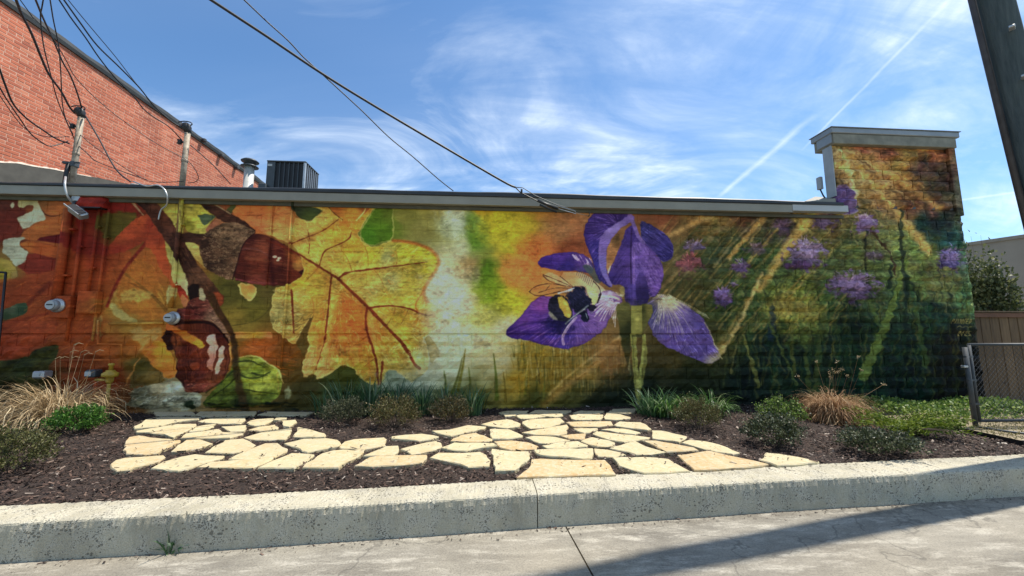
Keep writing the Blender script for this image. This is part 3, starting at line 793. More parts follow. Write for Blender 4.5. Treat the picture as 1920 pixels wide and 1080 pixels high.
# --- far left: leaves, gaps of pale sky
poly([(-100, 360), (40, 360), (50, 400), (40, 440), (10, 455), (-100, 470)], (98, 46, 28), grad=[(0, 370, (86, 48, 40)), (10, 420, (100, 40, 24)), (-60, 400, (96, 44, 26)), (40, 450, (120, 50, 28))], wob=1.5)
poly([(42, 436), (60, 423), (86, 413), (122, 412), (127, 448), (110, 449), (60, 451), (38, 449)], (165, 96, 32), tex=.06)
poly([(72, 366), (135, 366), (130, 412), (100, 408), (84, 405), (72, 385)], (150, 86, 34), grad=[(80, 370, (110, 74, 36)), (120, 372, (140, 82, 40)), (110, 400, (164, 96, 36))])
stroke([(76, 393), (84, 404), (98, 407), (112, 404), (122, 398)], (84, 44, 26), 2.5, 1)
poly([(36, 366), (69, 366), (72, 385), (80, 400), (86, 413), (62, 420), (43, 433), (38, 425), (33, 415), (31, 410), (45, 402), (62, 396), (63, 388), (52, 386), (42, 392), (35, 388), (34, 377)], (172, 172, 140), grad=[(50, 372, (164, 158, 108)), (60, 410, (178, 178, 158))], tex=.06)
poly([(17, 386), (24, 377), (27, 388), (22, 393)], (176, 170, 145), tex=.04)
poly([(2, 452), (20, 446), (50, 446), (36, 455), (38, 465), (54, 472), (48, 485), (50, 493), (30, 500), (24, 503), (15, 481), (2, 475), (6, 463)], (170, 174, 155), tex=.08)
poly([(60, 450), (122, 437), (134, 440), (132, 461), (100, 456)], (98, 24, 26), wob=.5)
poly([(32, 456), (60, 452), (122, 465), (130, 488), (85, 484), (50, 472)], (165, 86, 16), grad=[(40, 458, (178, 104, 24)), (80, 470, (166, 84, 14)), (120, 478, (150, 76, 16))], rim=((120, 56, 16), 3, .5))
poly([(52, 473), (118, 488), (118, 502), (60, 518), (28, 500), (48, 492)], (116, 44, 26), wob=1)
poly([(-60, 480), (18, 485), (32, 505), (35, 523), (0, 532), (-60, 540)], (150, 128, 54), grad=[(20, 495, (164, 146, 60)), (0, 520, (160, 150, 24)), (30, 520, (150, 128, 70))], rim=((84, 60, 30), 2.5, .6))
poly([(-80, 536), (40, 520), (120, 505), (135, 530), (100, 560), (40, 566), (0, 575), (-80, 590)], (140, 62, 20), alpha=.7, wob=3, feather=3)
stroke([(90, 535), (60, 560), (45, 580)], (96, 38, 18), 12, 4, feather=2, alpha=.7)
poly([(6, 582), (30, 570), (48, 567), (51, 580), (45, 590), (15, 601), (0, 607), (-20, 600)], (64, 80, 60), grad=[(20, 578, (92, 104, 84)), (40, 580, (52, 74, 56)), (10, 596, (56, 72, 50))])
stroke([(0, 620), (40, 600), (90, 588), (130, 582)], (110, 42, 18), 6, 3, feather=1.5, alpha=.7)
poly([(-80, 606), (60, 596), (110, 600), (90, 640), (60, 652), (40, 670), (-80, 682)], (150, 66, 28), alpha=.65, wob=3, feather=3)
poly([(-80, 684), (40, 674), (72, 652), (106, 644), (104, 668), (86, 690), (80, 730), (60, 770), (-80, 770)], (52, 56, 26), grad=[(90, 655, (62, 66, 30)), (40, 690, (50, 58, 30)), (0, 700, (58, 60, 26)), (0, 750, (26, 30, 16)), (70, 700, (64, 62, 28))], tex=.14)
hatch([(0, 605), (110, 590), (110, 640), (60, 650), (0, 670)], 60, (176, 92, 30), 26, -18, w=2, alpha=.35)
hatch([(0, 540), (130, 510), (200, 560), (200, 690), (110, 690), (60, 600)], 110, (112, 48, 16), 26, -40, w=2.2, alpha=.35)
hatch([(0, 540), (130, 510), (200, 560), (200, 690), (110, 690), (60, 600)], 110, (182, 102, 24), 24, -30, w=2, alpha=.35)
# --- red and orange leaf left of the branch
hatch([(200, 480), (290, 480), (320, 600), (210, 600)], 90, (196, 140, 40), 26, 60, w=2, alpha=.4, curve=3); hatch([(200, 480), (290, 480), (320, 600), (210, 600)], 70, (112, 64, 18), 24, 60, w=1.8, alpha=.4, curve=3)
poly([(155, 375), (185, 362), (208, 366), (246, 376), (246, 400), (215, 400), (190, 395), (160, 402), (150, 440), (140, 420)], (120, 32, 20), wob=3, feather=2.5, alpha=.85)
poly([(188, 402), (230, 396), (262, 398), (240, 428), (216, 448), (196, 452), (182, 425)], (86, 78, 24), wob=2, feather=2, alpha=.9)
poly([(120, 440), (150, 432), (190, 452), (205, 470), (190, 482), (140, 478)], (118, 36, 22), wob=2, feather=2, alpha=.85)
poly([(200, 467), (222, 440), (250, 412), (285, 398), (292, 410), (272, 455), (240, 470), (206, 480)], (156, 68, 24), grad=[(225, 450, (158, 70, 26)), (265, 415, (168, 76, 24)), (280, 420, (130, 50, 24)), (220, 470, (136, 48, 24))], wob=1.2)
poly([(120, 475), (200, 480), (250, 470), (236, 500), (205, 560), (160, 570), (120, 560)], (146, 66, 16), wob=3, feather=3, alpha=.6)
stroke([(292, 402), (282, 445), (262, 470), (236, 500), (214, 540), (200, 575)], (112, 34, 20), 8, 5, feather=1.4, alpha=.9)
poly([(286, 420), (300, 425), (312, 452), (310, 480), (322, 510), (338, 540), (352, 560), (345, 566), (322, 538), (300, 505), (285, 470), (270, 462)], (156, 74, 22), grad=[(300, 440, (140, 58, 26)), (300, 480, (166, 74, 22)), (330, 540, (168, 86, 36))], wob=1.5)
poly([(238, 500), (266, 480), (285, 500), (298, 540), (290, 570), (320, 600), (250, 600), (215, 560)], (164, 102, 16), alpha=.7, wob=3, feather=3)
stroke([(235, 515), (262, 535), (285, 555), (310, 585)], (120, 84, 20), 4, 2, alpha=.7)
stroke([(240, 530), (280, 548), (305, 572), (318, 590)], (112, 74, 24), 3, 2, alpha=.6)
blob(250, 556, 30, 12, (178, 152, 72), .75, .8)
poly([(203, 573), (210, 566), (232, 588), (262, 604), (232, 604), (214, 592)], (168, 156, 90), wob=1.2, feather=1.4)
stroke([(250, 608), (310, 606)], (176, 146, 60), 4, 3, alpha=.7)
poly([(178, 600), (192, 590), (184, 640), (178, 640)], (170, 150, 90), wob=1.5, feather=1.6, alpha=.6)
poly([(240, 616), (300, 615), (306, 628), (272, 640), (262, 662), (255, 640)], (168, 150, 96), alpha=.6, wob=2.5, feather=2)
poly([(262, 662), (282, 645), (302, 636), (318, 660), (330, 690), (326, 708), (312, 712), (290, 692)], (202, 128, 18), grad=[(275, 662, (176, 104, 20)), (300, 660, (206, 140, 22)), (318, 698, (196, 116, 24))], wob=1)
poly([(262, 672), (290, 694), (310, 712), (300, 720), (262, 724), (246, 730), (238, 722), (250, 690)], (82, 74, 30), grad=[(262, 680, (74, 70, 26)), (290, 705, (110, 92, 44)), (250, 720, (88, 74, 34))], wob=1.3)
stroke([(258, 672), (246, 695), (228, 730)], (178, 124, 56), 3, 2, alpha=.6)
poly([(236, 768), (246, 730), (270, 724), (305, 718), (330, 712), (345, 730), (380, 742), (372, 768)], (150, 150, 132), grad=[(300, 722, (150, 140, 110)), (320, 730, (170, 172, 158)), (260, 745, (112, 112, 90)), (350, 755, (142, 146, 128))], wob=2, tex=.14)
hatch([(238, 745), (370, 745), (372, 768), (238, 768)], 60, (50, 54, 42), 16, 5, w=1.6, alpha=.6, curve=3)
hatch([(238, 728), (370, 735), (372, 768), (238, 768)], 60, (188, 190, 178), 14, -25, w=1.6, alpha=.5, curve=2)
blob(352, 760, 10, 7, (30, 46, 28), .9, .6)
poly([(150, 384), (166, 366), (196, 358), (208, 366), (214, 384), (196, 392), (170, 394)], (150, 52, 28), grad=[(165, 378, (120, 36, 24)), (190, 366, (156, 58, 34)), (205, 380, (112, 32, 22))], wob=2, feather=1.5)
# --- yellow leaves round the branches
poly([(300, 384), (316, 370), (342, 368), (345, 440), (330, 436), (312, 408)], (160, 146, 60), grad=[(310, 380, (120, 112, 40)), (325, 400, (168, 154, 62)), (338, 430, (176, 164, 76))])
poly([(344, 374), (362, 370), (384, 388), (408, 403), (394, 418), (386, 440), (364, 440), (344, 430)], (164, 154, 50), grad=[(355, 390, (160, 150, 60)), (370, 400, (178, 166, 50)), (380, 432, (176, 166, 70)), (350, 425, (120, 116, 30))], tex=.14)
poly([(368, 402), (396, 404), (408, 403), (384, 426), (376, 416)], (74, 88, 66), tex=.1)
poly([(384, 428), (408, 408), (440, 414), (452, 420), (405, 436), (388, 438)], (164, 108, 66), grad=[(392, 430, (150, 96, 70)), (430, 416, (172, 112, 66))])
poly([(308, 440), (322, 455), (336, 480), (350, 515), (356, 545), (350, 560), (332, 535), (318, 495), (310, 470)], (166, 160, 92), grad=[(316, 455, (160, 150, 70)), (330, 500, (168, 164, 96)), (350, 548, (182, 174, 130))], wob=1)
poly([(343, 454), (352, 452), (368, 458), (384, 480), (398, 508), (388, 506), (360, 482)], (180, 166, 92), grad=[(350, 458, (176, 160, 84)), (390, 500, (160, 132, 60))])
poly([(312, 540), (326, 534), (334, 548), (322, 570), (308, 572)], (172, 160, 100), wob=1.2)
poly([(420, 400), (435, 380), (445, 373), (440, 396), (432, 402)], (70, 74, 40), wob=1)
# orange leaf
poly([(433, 402), (445, 385), (458, 376), (500, 374), (535, 384), (552, 402), (552, 430), (545, 458), (522, 450), (488, 434), (462, 420)], (184, 108, 48), grad=[(460, 390, (190, 108, 44)), (500, 385, (184, 100, 40)), (530, 400, (192, 122, 60)), (520, 440, (192, 150, 76)), (480, 425, (182, 110, 60))], tex=.08)
stroke([(518, 378), (512, 400), (510, 440)], (110, 66, 34), 1.6, 1.2, alpha=.7)
hatch([(445, 390), (500, 378), (545, 400), (540, 450), (490, 430)], 50, (150, 84, 36), 30, -12, w=1.3, alpha=.5, curve=3)
poly([(545, 378), (606, 378), (608, 392), (596, 404), (582, 416), (568, 413), (555, 404), (548, 392)], (64, 72, 42), grad=[(560, 385, (50, 56, 40)), (590, 385, (58, 70, 48)), (580, 408, (66, 76, 36))])
# olive panel under the acorn
poly([(412, 528), (470, 530), (508, 535), (509, 560), (500, 590), (470, 606), (430, 612), (412, 580)], (84, 78, 26), grad=[(430, 545, (76, 72, 26)), (470, 560, (84, 80, 28)), (500, 550, (84, 74, 32)), (440, 600, (130, 112, 36)), (480, 590, (104, 96, 28))], wob=1.5, feather=1.5)
stroke([(510, 540), (508, 572), (496, 592), (470, 606), (432, 612)], (78, 70, 26), 2.5, 1.5, alpha=.8)
poly([(412, 623), (508, 623), (508, 635), (412, 635)], (176, 132, 52), grad=[(430, 628, (180, 128, 60)), (480, 628, (172, 140, 40)), (508, 628, (190, 116, 60))], sm=0, wob=.5)
hatch([(440, 640), (520, 640), (560, 680), (540, 720), (500, 690)], 60, (170, 96, 24), 26, 10, w=2, alpha=.4)
# --- branches
poly([(240, 366), (278, 366), (300, 388), (318, 412), (338, 442), (358, 478), (388, 520), (410, 545), (424, 560), (404, 572), (385, 566), (360, 570), (350, 556), (352, 530), (342, 505), (322, 470), (300, 440), (280, 405)], (70, 42, 32), grad=[(260, 372, (52, 32, 28)), (300, 410, (80, 46, 30)), (330, 450, (72, 44, 34)), (350, 490, (60, 36, 28)), (370, 520, (92, 62, 44)), (390, 550, (70, 44, 28)), (360, 560, (36, 24, 20))], tex=.16, tn=N_DIA)
poly([(334, 436), (384, 440), (392, 446), (380, 462), (360, 455), (340, 456)], (66, 42, 34), tex=.12)
poly([(345, 366), (380, 368), (404, 384), (432, 400), (462, 418), (484, 436), (462, 434), (425, 418), (400, 406), (372, 384)], (66, 40, 30), grad=[(360, 372, (50, 32, 26)), (420, 402, (74, 46, 34)), (470, 430, (60, 38, 30))], tex=.14)
stroke([(382, 371), (402, 384), (432, 402)], (156, 136, 100), 3.5, 1.5, alpha=.8)
stroke([(243, 374), (262, 398), (268, 404)], (166, 144, 110), 5, 2, alpha=.8)
hatch([(300, 400), (330, 440), (370, 500), (395, 550), (370, 560), (350, 510)], 45, (112, 78, 56), 22, 58, w=1.2, alpha=.5)
stroke([(336, 368), (338, 400), (337, 440)], (58, 38, 30), 9, 6, alpha=.75)
# --- acorn lying on its side
capo = [(372, 472), (378, 446), (390, 434), (410, 422), (440, 416), (470, 428), (480, 438), (466, 446), (456, 456), (446, 490), (437, 526), (408, 518), (385, 505)]
poly(capo, (96, 72, 52), grad=[(385, 460, (60, 40, 30)), (420, 440, (118, 92, 68)), (455, 435, (120, 94, 72)), (410, 480, (92, 68, 50)), (430, 515, (92, 68, 50)), (390, 490, (70, 48, 36))], tex=.15)
for _ in range(420):
    x, y = mrng.uniform(374, 476), mrng.uniform(418, 526)
    if not sub(capo)(x, y): continue
    a = mrng.uniform(0, 6.28); L = mrng.uniform(3, 7)
    lightc = (150, 124, 96) if mrng.random() < .5 else (52, 34, 26)
    stroke([(x, y), (x + L * math.cos(a), y + L * .6 * math.sin(a)), (x + L * 1.2 * math.cos(a + 1.1), y + L * .8 * math.sin(a + 1.1))], lightc, 1.3, .7, alpha=.6, sm=1)
nut = [(478, 436), (505, 445), (535, 459), (558, 476), (573, 496), (577, 510), (568, 524), (546, 535), (500, 537), (460, 531), (436, 525), (445, 490), (455, 456)]
poly(nut, (86, 26, 32), grad=[(470, 447, (70, 30, 26)), (450, 500, (82, 34, 24)), (490, 470, (126, 66, 44)), (480, 500, (104, 46, 28)), (530, 475, (84, 34, 28)), (520, 508, (70, 28, 22)), (550, 490, (112, 58, 32)), (560, 515, (104, 46, 28)), (480, 529, (126, 60, 46)), (450, 522, (66, 26, 20))], tex=.07, rim=((40, 16, 18), 3, .6))
stroke([(452, 468), (480, 466), (506, 482)], (140, 92, 96), 3, 1.5, feather=1.5, alpha=.55)
hatch(nut, 50, (140, 84, 56), 40, 6, w=1.3, alpha=.35, spread=14, curve=2); hatch(nut, 50, (52, 22, 16), 40, 6, w=1.6, alpha=.4, spread=14, curve=2)
stroke([(462, 484), (500, 490), (540, 498)], (150, 92, 58), 7, 3, feather=3, alpha=.45)
stroke([(442, 524), (475, 531), (518, 532)], (150, 78, 84), 3, 1.5, feather=1.2, alpha=.7)
stroke([(510, 450), (506, 486), (512, 535)], (40, 12, 18), 9, 7, feather=3, alpha=.5)
poly([(544, 478), (558, 479), (570, 490), (577, 504), (572, 512), (560, 509), (549, 506)], (146, 96, 42), grad=[(550, 484, (120, 64, 36)), (562, 494, (166, 122, 54)), (572, 505, (128, 76, 36))], wob=.8, feather=1.4)
blob(567, 511, 7, 5, (52, 26, 24), .95, .5)
for x, y in ((515, 482), (523, 485), (520, 489)): blob(x, y, 4, 2.5, (205, 180, 160), .8, .7)
stroke([(436, 525), (445, 490), (455, 456), (478, 437)], (44, 20, 20), 2.5, 2, alpha=.8)
poly([(444, 530), (482, 537), (479, 554), (468, 567), (452, 555)], (222, 160, 78), grad=[(462, 545, (214, 134, 56)), (470, 560, (216, 164, 84))], rim=((226, 200, 128), 3.5, .95))
# --- acorn hanging tip down
poly([(300, 628), (318, 614), (334, 626), (334, 648), (318, 660), (306, 648)], (44, 22, 18), wob=1)
poly([(420, 636), (431, 648), (433, 672), (424, 684), (414, 682), (412, 650)], (216, 138, 70), wob=.8)
nut2 = [(332, 612), (352, 600), (385, 600), (410, 610), (424, 635), (430, 672), (424, 704), (398, 732), (366, 740), (342, 728), (326, 702), (330, 670), (316, 640), (320, 622)]
poly(nut2, (84, 28, 24), grad=[(350, 650, (86, 34, 22)), (330, 640, (122, 66, 30)), (375, 660, (104, 48, 30)), (380, 690, (96, 40, 26)), (360, 705, (70, 28, 20)), (410, 625, (70, 30, 24)), (345, 715, (54, 24, 16)), (400, 715, (116, 66, 40)), (422, 690, (104, 56, 36))], tex=.09, rim=((36, 14, 14), 4, .7))
hatch(nut2, 60, (138, 76, 44), 36, 86, w=1.4, alpha=.4, spread=16, curve=2); hatch(nut2, 50, (44, 18, 14), 36, 86, w=1.6, alpha=.4, spread=16, curve=2)
poly([(386, 632), (400, 624), (406, 640), (402, 670), (396, 700), (386, 690), (390, 660)], (194, 146, 130), grad=[(394, 640, (210, 160, 148)), (392, 690, (170, 118, 100))], wob=1)
poly([(410, 648), (419, 654), (416, 680), (409, 700), (398, 704), (404, 680)], (204, 166, 150), wob=1)
poly([(358, 682), (370, 682), (369, 694), (357, 694)], (124, 58, 30), feather=2)
cap2 = [(336, 606), (342, 580), (356, 562), (372, 556), (392, 566), (404, 590), (424, 615), (432, 648), (412, 618), (396, 602), (360, 600)]
poly(cap2, (76, 44, 34), grad=[(365, 570, (92, 46, 36)), (360, 590, (110, 50, 44)), (400, 600, (118, 92, 74)), (420, 630, (124, 96, 76)), (345, 600, (44, 22, 20))], tex=.16)
for _ in range(160):
    x, y = mrng.uniform(338, 432), mrng.uniform(556, 640)
    if not sub(cap2)(x, y): continue
    a = mrng.uniform(-.6, .9); L = mrng.uniform(3, 7)
    stroke([(x, y), (x + L * math.cos(a), y + L * math.sin(a))], (160, 110, 92) if mrng.random() < .5 else (46, 24, 22), 1.3, .7, alpha=.55)
stroke([(334, 610), (360, 604), (396, 606), (414, 622), (426, 644)], (30, 14, 14), 5, 3, alpha=.85)
poly([(312, 610), (320, 606), (338, 612), (360, 630), (382, 645), (380, 653), (372, 655), (350, 642), (326, 626)], (192, 126, 20), grad=[(320, 612, (168, 92, 24)), (350, 632, (186, 118, 22)), (375, 650, (206, 152, 30))], rim=((120, 66, 18), 2, .7))
blob(368, 722, 24, 11, (112, 54, 42), .85, .4)
hatch([(345, 716), (392, 716), (385, 735), (350, 735)], 40, (160, 104, 82), 7, 0, w=1, alpha=.6, curve=2)
poly([(352, 536), (376, 530), (372, 548), (366, 560), (352, 562)], (34, 22, 20), wob=1.2)
poly([(372, 540), (378, 540), (385, 556), (382, 566), (372, 560)], (160, 152, 120), wob=1)
poly([(335, 534), (346, 545), (354, 560), (346, 566), (332, 552)], (140, 48, 26), wob=1)
poly([(338, 552), (352, 560), (348, 578), (340, 576)], (180, 112, 66), wob=1)
# twig and small leaf
poly([(394, 548), (412, 546), (421, 558), (418, 572), (408, 578), (400, 570)], (130, 62, 26), wob=1.2, rim=((80, 36, 20), 3, .7))
stroke([(396, 556), (408, 584), (424, 606), (436, 632), (438, 665), (440, 700), (452, 748)], (66, 44, 22), 13, 6, alpha=1, feather=1.2)
leafg = [(441, 672), (456, 668), (474, 666), (500, 680), (525, 699), (528, 718), (522, 742), (500, 760), (440, 766), (382, 766), (378, 752), (396, 734), (424, 704)]
poly(leafg, (96, 110, 30), grad=[(465, 680, (120, 128, 44)), (480, 700, (98, 112, 30)), (500, 715, (146, 152, 54)), (480, 725, (140, 148, 50)), (430, 715, (82, 96, 28)), (410, 750, (70, 82, 26)), (500, 745, (80, 92, 28)), (450, 755, (30, 38, 18)), (515, 705, (120, 128, 40))], tex=.18, wob=1)
stroke([(441, 672), (474, 666), (500, 680), (525, 699), (528, 720)], (196, 180, 108), 2.4, 1.6, alpha=.85)
for s_ in ([(440, 690), (420, 712), (385, 738)], [(442, 706), (420, 728), (384, 752)], [(444, 702), (470, 712), (500, 704)], [(448, 730), (480, 735), (518, 740)], [(440, 680), (470, 676), (495, 690)], [(470, 700), (490, 706), (505, 698)]):
    stroke(s_, (44, 52, 22), 3.2, 1.4, alpha=.8)
stroke([(438, 640), (440, 700), (456, 766)], (56, 42, 22), 9, 16, alpha=.8, feather=2)
stroke([(519, 700), (520, 735)], (150, 140, 50), 3, 2, alpha=.7)
blob(538, 738, 8, 10, (140, 148, 120), .7, .6)
hatch([(380, 755), (560, 755), (560, 772), (380, 772)], 30, (18, 24, 14), 30, 2, w=4, alpha=.6)
# --- big oak leaf
oak = [(545, 378), (600, 377), (690, 376), (714, 379), (703, 388), (691, 405), (675, 430), (671, 442), (683, 458), (698, 464), (713, 458), (737, 452), (757, 453), (790, 460), (812, 472), (824, 488), (818, 507), (802, 530), (791, 547), (800, 566), (825, 577), (830, 594), (826, 613), (800, 628), (792, 636), (802, 650), (804, 687), (794, 702), (777, 711), (770, 720), (747, 698), (722, 694), (716, 722), (686, 722), (667, 698), (642, 681), (614, 704), (596, 714), (588, 701), (571, 709), (564, 700), (568, 673), (578, 653), (572, 627), (587, 590), (563, 624), (552, 649), (534, 635), (513, 620), (504, 600), (513, 543), (537, 537), (573, 514), (560, 474), (545, 457), (550, 411), (566, 413), (580, 417), (596, 405), (608, 393)]
OG = [(640, 495, (184, 164, 60)), (700, 480, (172, 160, 34)), (725, 485, (140, 140, 84)), (760, 480, (162, 160, 30)), (800, 490, (166, 160, 26)), (735, 530, (140, 138, 86)), (765, 535, (162, 150, 54)), (700, 545, (178, 164, 84)), (670, 520, (184, 166, 66)), (650, 575, (190, 98, 28)), (665, 610, (200, 106, 26)), (690, 625, (202, 112, 40)), (640, 640, (206, 132, 44)), (610, 600, (180, 138, 40)), (615, 570, (176, 146, 48)),
      (545, 580, (160, 144, 76)), (525, 590, (146, 138, 80)), (560, 560, (172, 150, 60)), (590, 540, (182, 154, 44)), (600, 680, (196, 150, 80)), (580, 690, (190, 156, 90)), (650, 670, (194, 152, 50)), (640, 610, (190, 104, 26)), (690, 670, (188, 146, 36)), (730, 680, (170, 150, 66)), (740, 600, (174, 152, 36)), (790, 600, (190, 140, 40)), (815, 595, (196, 140, 60)), (760, 640, (166, 150, 50)), (780, 675, (168, 154, 90)), (790, 640, (150, 130, 60)), (620, 430, (190, 150, 46)),
      (640, 400, (186, 126, 36)), (600, 410, (196, 160, 70)), (570, 440, (188, 140, 70)), (600, 470, (192, 160, 60)), (660, 440, (190, 140, 40)), (650, 460, (186, 150, 28)), (580, 490, (182, 150, 50)), (560, 520, (190, 156, 30)), (650, 420, (194, 118, 30)), (720, 560, (170, 150, 44)), (760, 570, (176, 160, 56))]
poly(oak, None, grad=OG, tex=.10, wob=1.1, rim=((214, 190, 120), 3, .75), sm=1)
f_oak = sub(oak)
for s_ in ([(547, 470), (590, 496), (633, 523), (690, 577), (724, 614), (776, 684)], [(633, 523), (692, 506), (800, 492)], [(692, 578), (766, 578), (805, 592)], [(621, 518), (611, 620), (590, 695)], [(688, 578), (690, 635), (708, 722)], [(598, 500), (655, 450)], [(545, 458), (634, 412)]):
    stroke([(x + 7, y - 7) for x, y in s_], (214, 196, 96), 13, 7, feather=5, alpha=.42)
    stroke([(x - 6, y + 7) for x, y in s_], (150, 96, 22), 12, 6, feather=5, alpha=.38)
hatch(oak, 420, (220, 202, 120), 17, 0, w=1.5, alpha=.48, focus=(640, 540), curve=3)
hatch(oak, 420, (146, 106, 24), 17, 0, w=1.4, alpha=.40, focus=(660, 560), curve=3)
hatch(oak, 260, (98, 62, 22), 12, -12, w=1.1, alpha=.28, curve=3)
hatch(oak, 160, (196, 110, 30), 14, 40, w=2.2, alpha=.34, curve=3)
hatch([(580, 560), (700, 560), (710, 700), (590, 690)], 90, (196, 78, 20), 26, 80, w=3, alpha=.25)
hatch([(700, 540), (800, 560), (800, 680), (720, 660)], 60, (206, 196, 130), 20, -50, w=1.6, alpha=.45, curve=4)
hatch([(505, 545), (580, 540), (580, 640), (520, 620)], 90, (196, 180, 116), 18, 10, w=1.5, alpha=.45, curve=3)
stroke([(737, 452), (757, 453), (790, 460), (812, 472), (824, 488), (818, 507), (802, 530), (791, 547), (800, 566)], (160, 84, 24), 6, 7, feather=2, alpha=.75)
stroke([(800, 566), (824, 578), (829, 594), (826, 613)], (160, 92, 34), 4, 3, alpha=.7)
stroke([(790, 552), (775, 575), (790, 592), (815, 590)], (150, 74, 24), 3, 2, feather=1.4, alpha=.7)
poly([(608, 376), (692, 376), (690, 398), (666, 412), (642, 413), (622, 398)], (166, 96, 26), grad=[(630, 385, (150, 84, 26)), (660, 395, (180, 130, 40)), (682, 385, (140, 76, 36))], wob=1, alpha=.9)
stroke([(608, 378), (622, 398), (642, 413)], (96, 60, 24), 2, 1.4)
stroke([(686, 378), (685, 396), (668, 414)], (212, 180, 104), 2.5, 2)
poly([(716, 380), (735, 381), (738, 420), (737, 450), (713, 456), (698, 462), (684, 456), (673, 442), (677, 430), (692, 406), (704, 389)], (72, 108, 10), grad=[(700, 400, (84, 112, 20)), (690, 445, (74, 116, 8)), (730, 400, (92, 108, 30)), (720, 440, (76, 106, 14))], rim=((220, 206, 140), 2.2, .8), feather=1.2)
poly([(793, 634), (806, 630), (815, 645), (826, 665), (806, 686), (802, 655)], (108, 94, 34), wob=.8, rim=((70, 60, 26), 2, .6))
# pocket between lower lobes, and midribs
poly([(588, 590), (582, 612), (574, 628), (578, 652), (568, 674), (562, 655), (552, 650), (564, 622)], (90, 72, 28), wob=.8)
VE = (104, 40, 20)
for s_, a_, b_ in (([(500, 452), (547, 470), (590, 496), (633, 523)], 3, 4), ([(633, 523), (660, 549), (690, 577), (724, 614), (760, 651), (776, 684), (786, 692)], 5.5, 6), ([(633, 523), (650, 511), (692, 506), (740, 500), (800, 492)], 4.5, 1.6), ([(692, 578), (728, 573), (766, 578), (790, 590), (805, 592)], 4, 1.6),
                   ([(621, 518), (617, 555), (611, 620), (604, 650), (590, 695)], 4.2, 1.6), ([(688, 578), (684, 602), (690, 635), (701, 662), (706, 690), (708, 722)], 4.4, 3.5), ([(598, 500), (606, 472), (618, 466), (655, 450), (658, 436)], 2.6, 1.4), ([(545, 458), (574, 446), (606, 434), (634, 412)], 2.4, 1.6), ([(576, 432), (581, 452), (578, 475)], 1.6, 1), ([(546, 545), (549, 590), (550, 625)], 4, 2),
                   ([(716, 680), (714, 700), (712, 722)], 5, 3)):
    stroke(s_, VE, a_, b_, alpha=.9, feather=.9, wob=.5)
for x, y, x2, y2 in ((660, 511, 640, 470), (683, 462, 690, 500), (742, 500, 742, 475), (700, 506, 720, 540), (650, 540, 690, 545), (611, 600, 575, 606), (611, 640, 590, 655), (690, 630, 660, 650), (704, 670, 680, 690), (724, 612, 740, 580), (750, 640, 780, 640), (740, 575, 735, 600), (765, 580, 750, 610), (600, 498, 570, 530), (620, 550, 650, 560), (545, 590, 580, 580), (549, 610, 525, 612)):
    stroke([(x, y), ((x + x2) / 2 + 3, (y + y2) / 2 - 2), (x2, y2)], (128, 74, 26), 1.8, .8, alpha=.6)
hatch([(545, 588), (590, 588), (575, 640), (550, 640)], 26, (84, 66, 30), 22, -30, w=2, alpha=.6, curve=4)
for k in range(14):
    a = math.radians(180 + k * 14)
    stroke([(782, 672), (782 + 18 * math.cos(a), 668 + 16 * math.sin(a))], (212, 200, 140), 1.6, .8, alpha=.6)
# --- soft middle distance
poly([(806, 535), (840, 520), (872, 545), (890, 590), (905, 630), (948, 650), (960, 690), (930, 720), (880, 735), (800, 735), (730, 740), (700, 720), (760, 700), (800, 660)], (190, 190, 168), grad=[(840, 540, (198, 196, 178)), (850, 600, (202, 200, 178)), (920, 650, (186, 184, 150)), (840, 680, (186, 184, 160)), (760, 725, (150, 156, 140)), (900, 720, (130, 130, 92))], wob=6, feather=12, alpha=.55, tex=.03)
for b_ in ((850, 392, 34, 18, (182, 182, 158)), (848, 426, 26, 24, (166, 180, 158)), (886, 440, 12, 48, (96, 126, 40)), (908, 386, 22, 12, (186, 140, 18)), (935, 425, 44, 34, (176, 168, 22)), (905, 512, 16, 26, (80, 112, 20)), (925, 548, 22, 34, (112, 138, 20)), (955, 566, 28, 26, (168, 168, 28)), (872, 502, 22, 18, (140, 118, 76)), (985, 505, 40, 40, (196, 122, 58)), (1000, 465, 30, 24, (190, 108, 50)), (1045, 430, 40, 30, (150, 116, 76)), (1070, 470, 34, 14, (130, 62, 26)), (842, 545, 46, 70, (198, 192, 166)), (862, 612, 62, 52, (198, 192, 164)), (900, 600, 44, 12, (164, 164, 76))):
    blob(*b_[:5], .5, 1.1, .2)
hatch([(830, 385), (870, 385), (875, 450), (835, 450)], 60, (196, 198, 180), 10, -30, w=1.6, alpha=.35, curve=4)
hatch([(900, 390), (1090, 390), (1060, 470), (920, 470)], 90, (150, 128, 30), 16, -8, w=1.6, alpha=.3, curve=3)
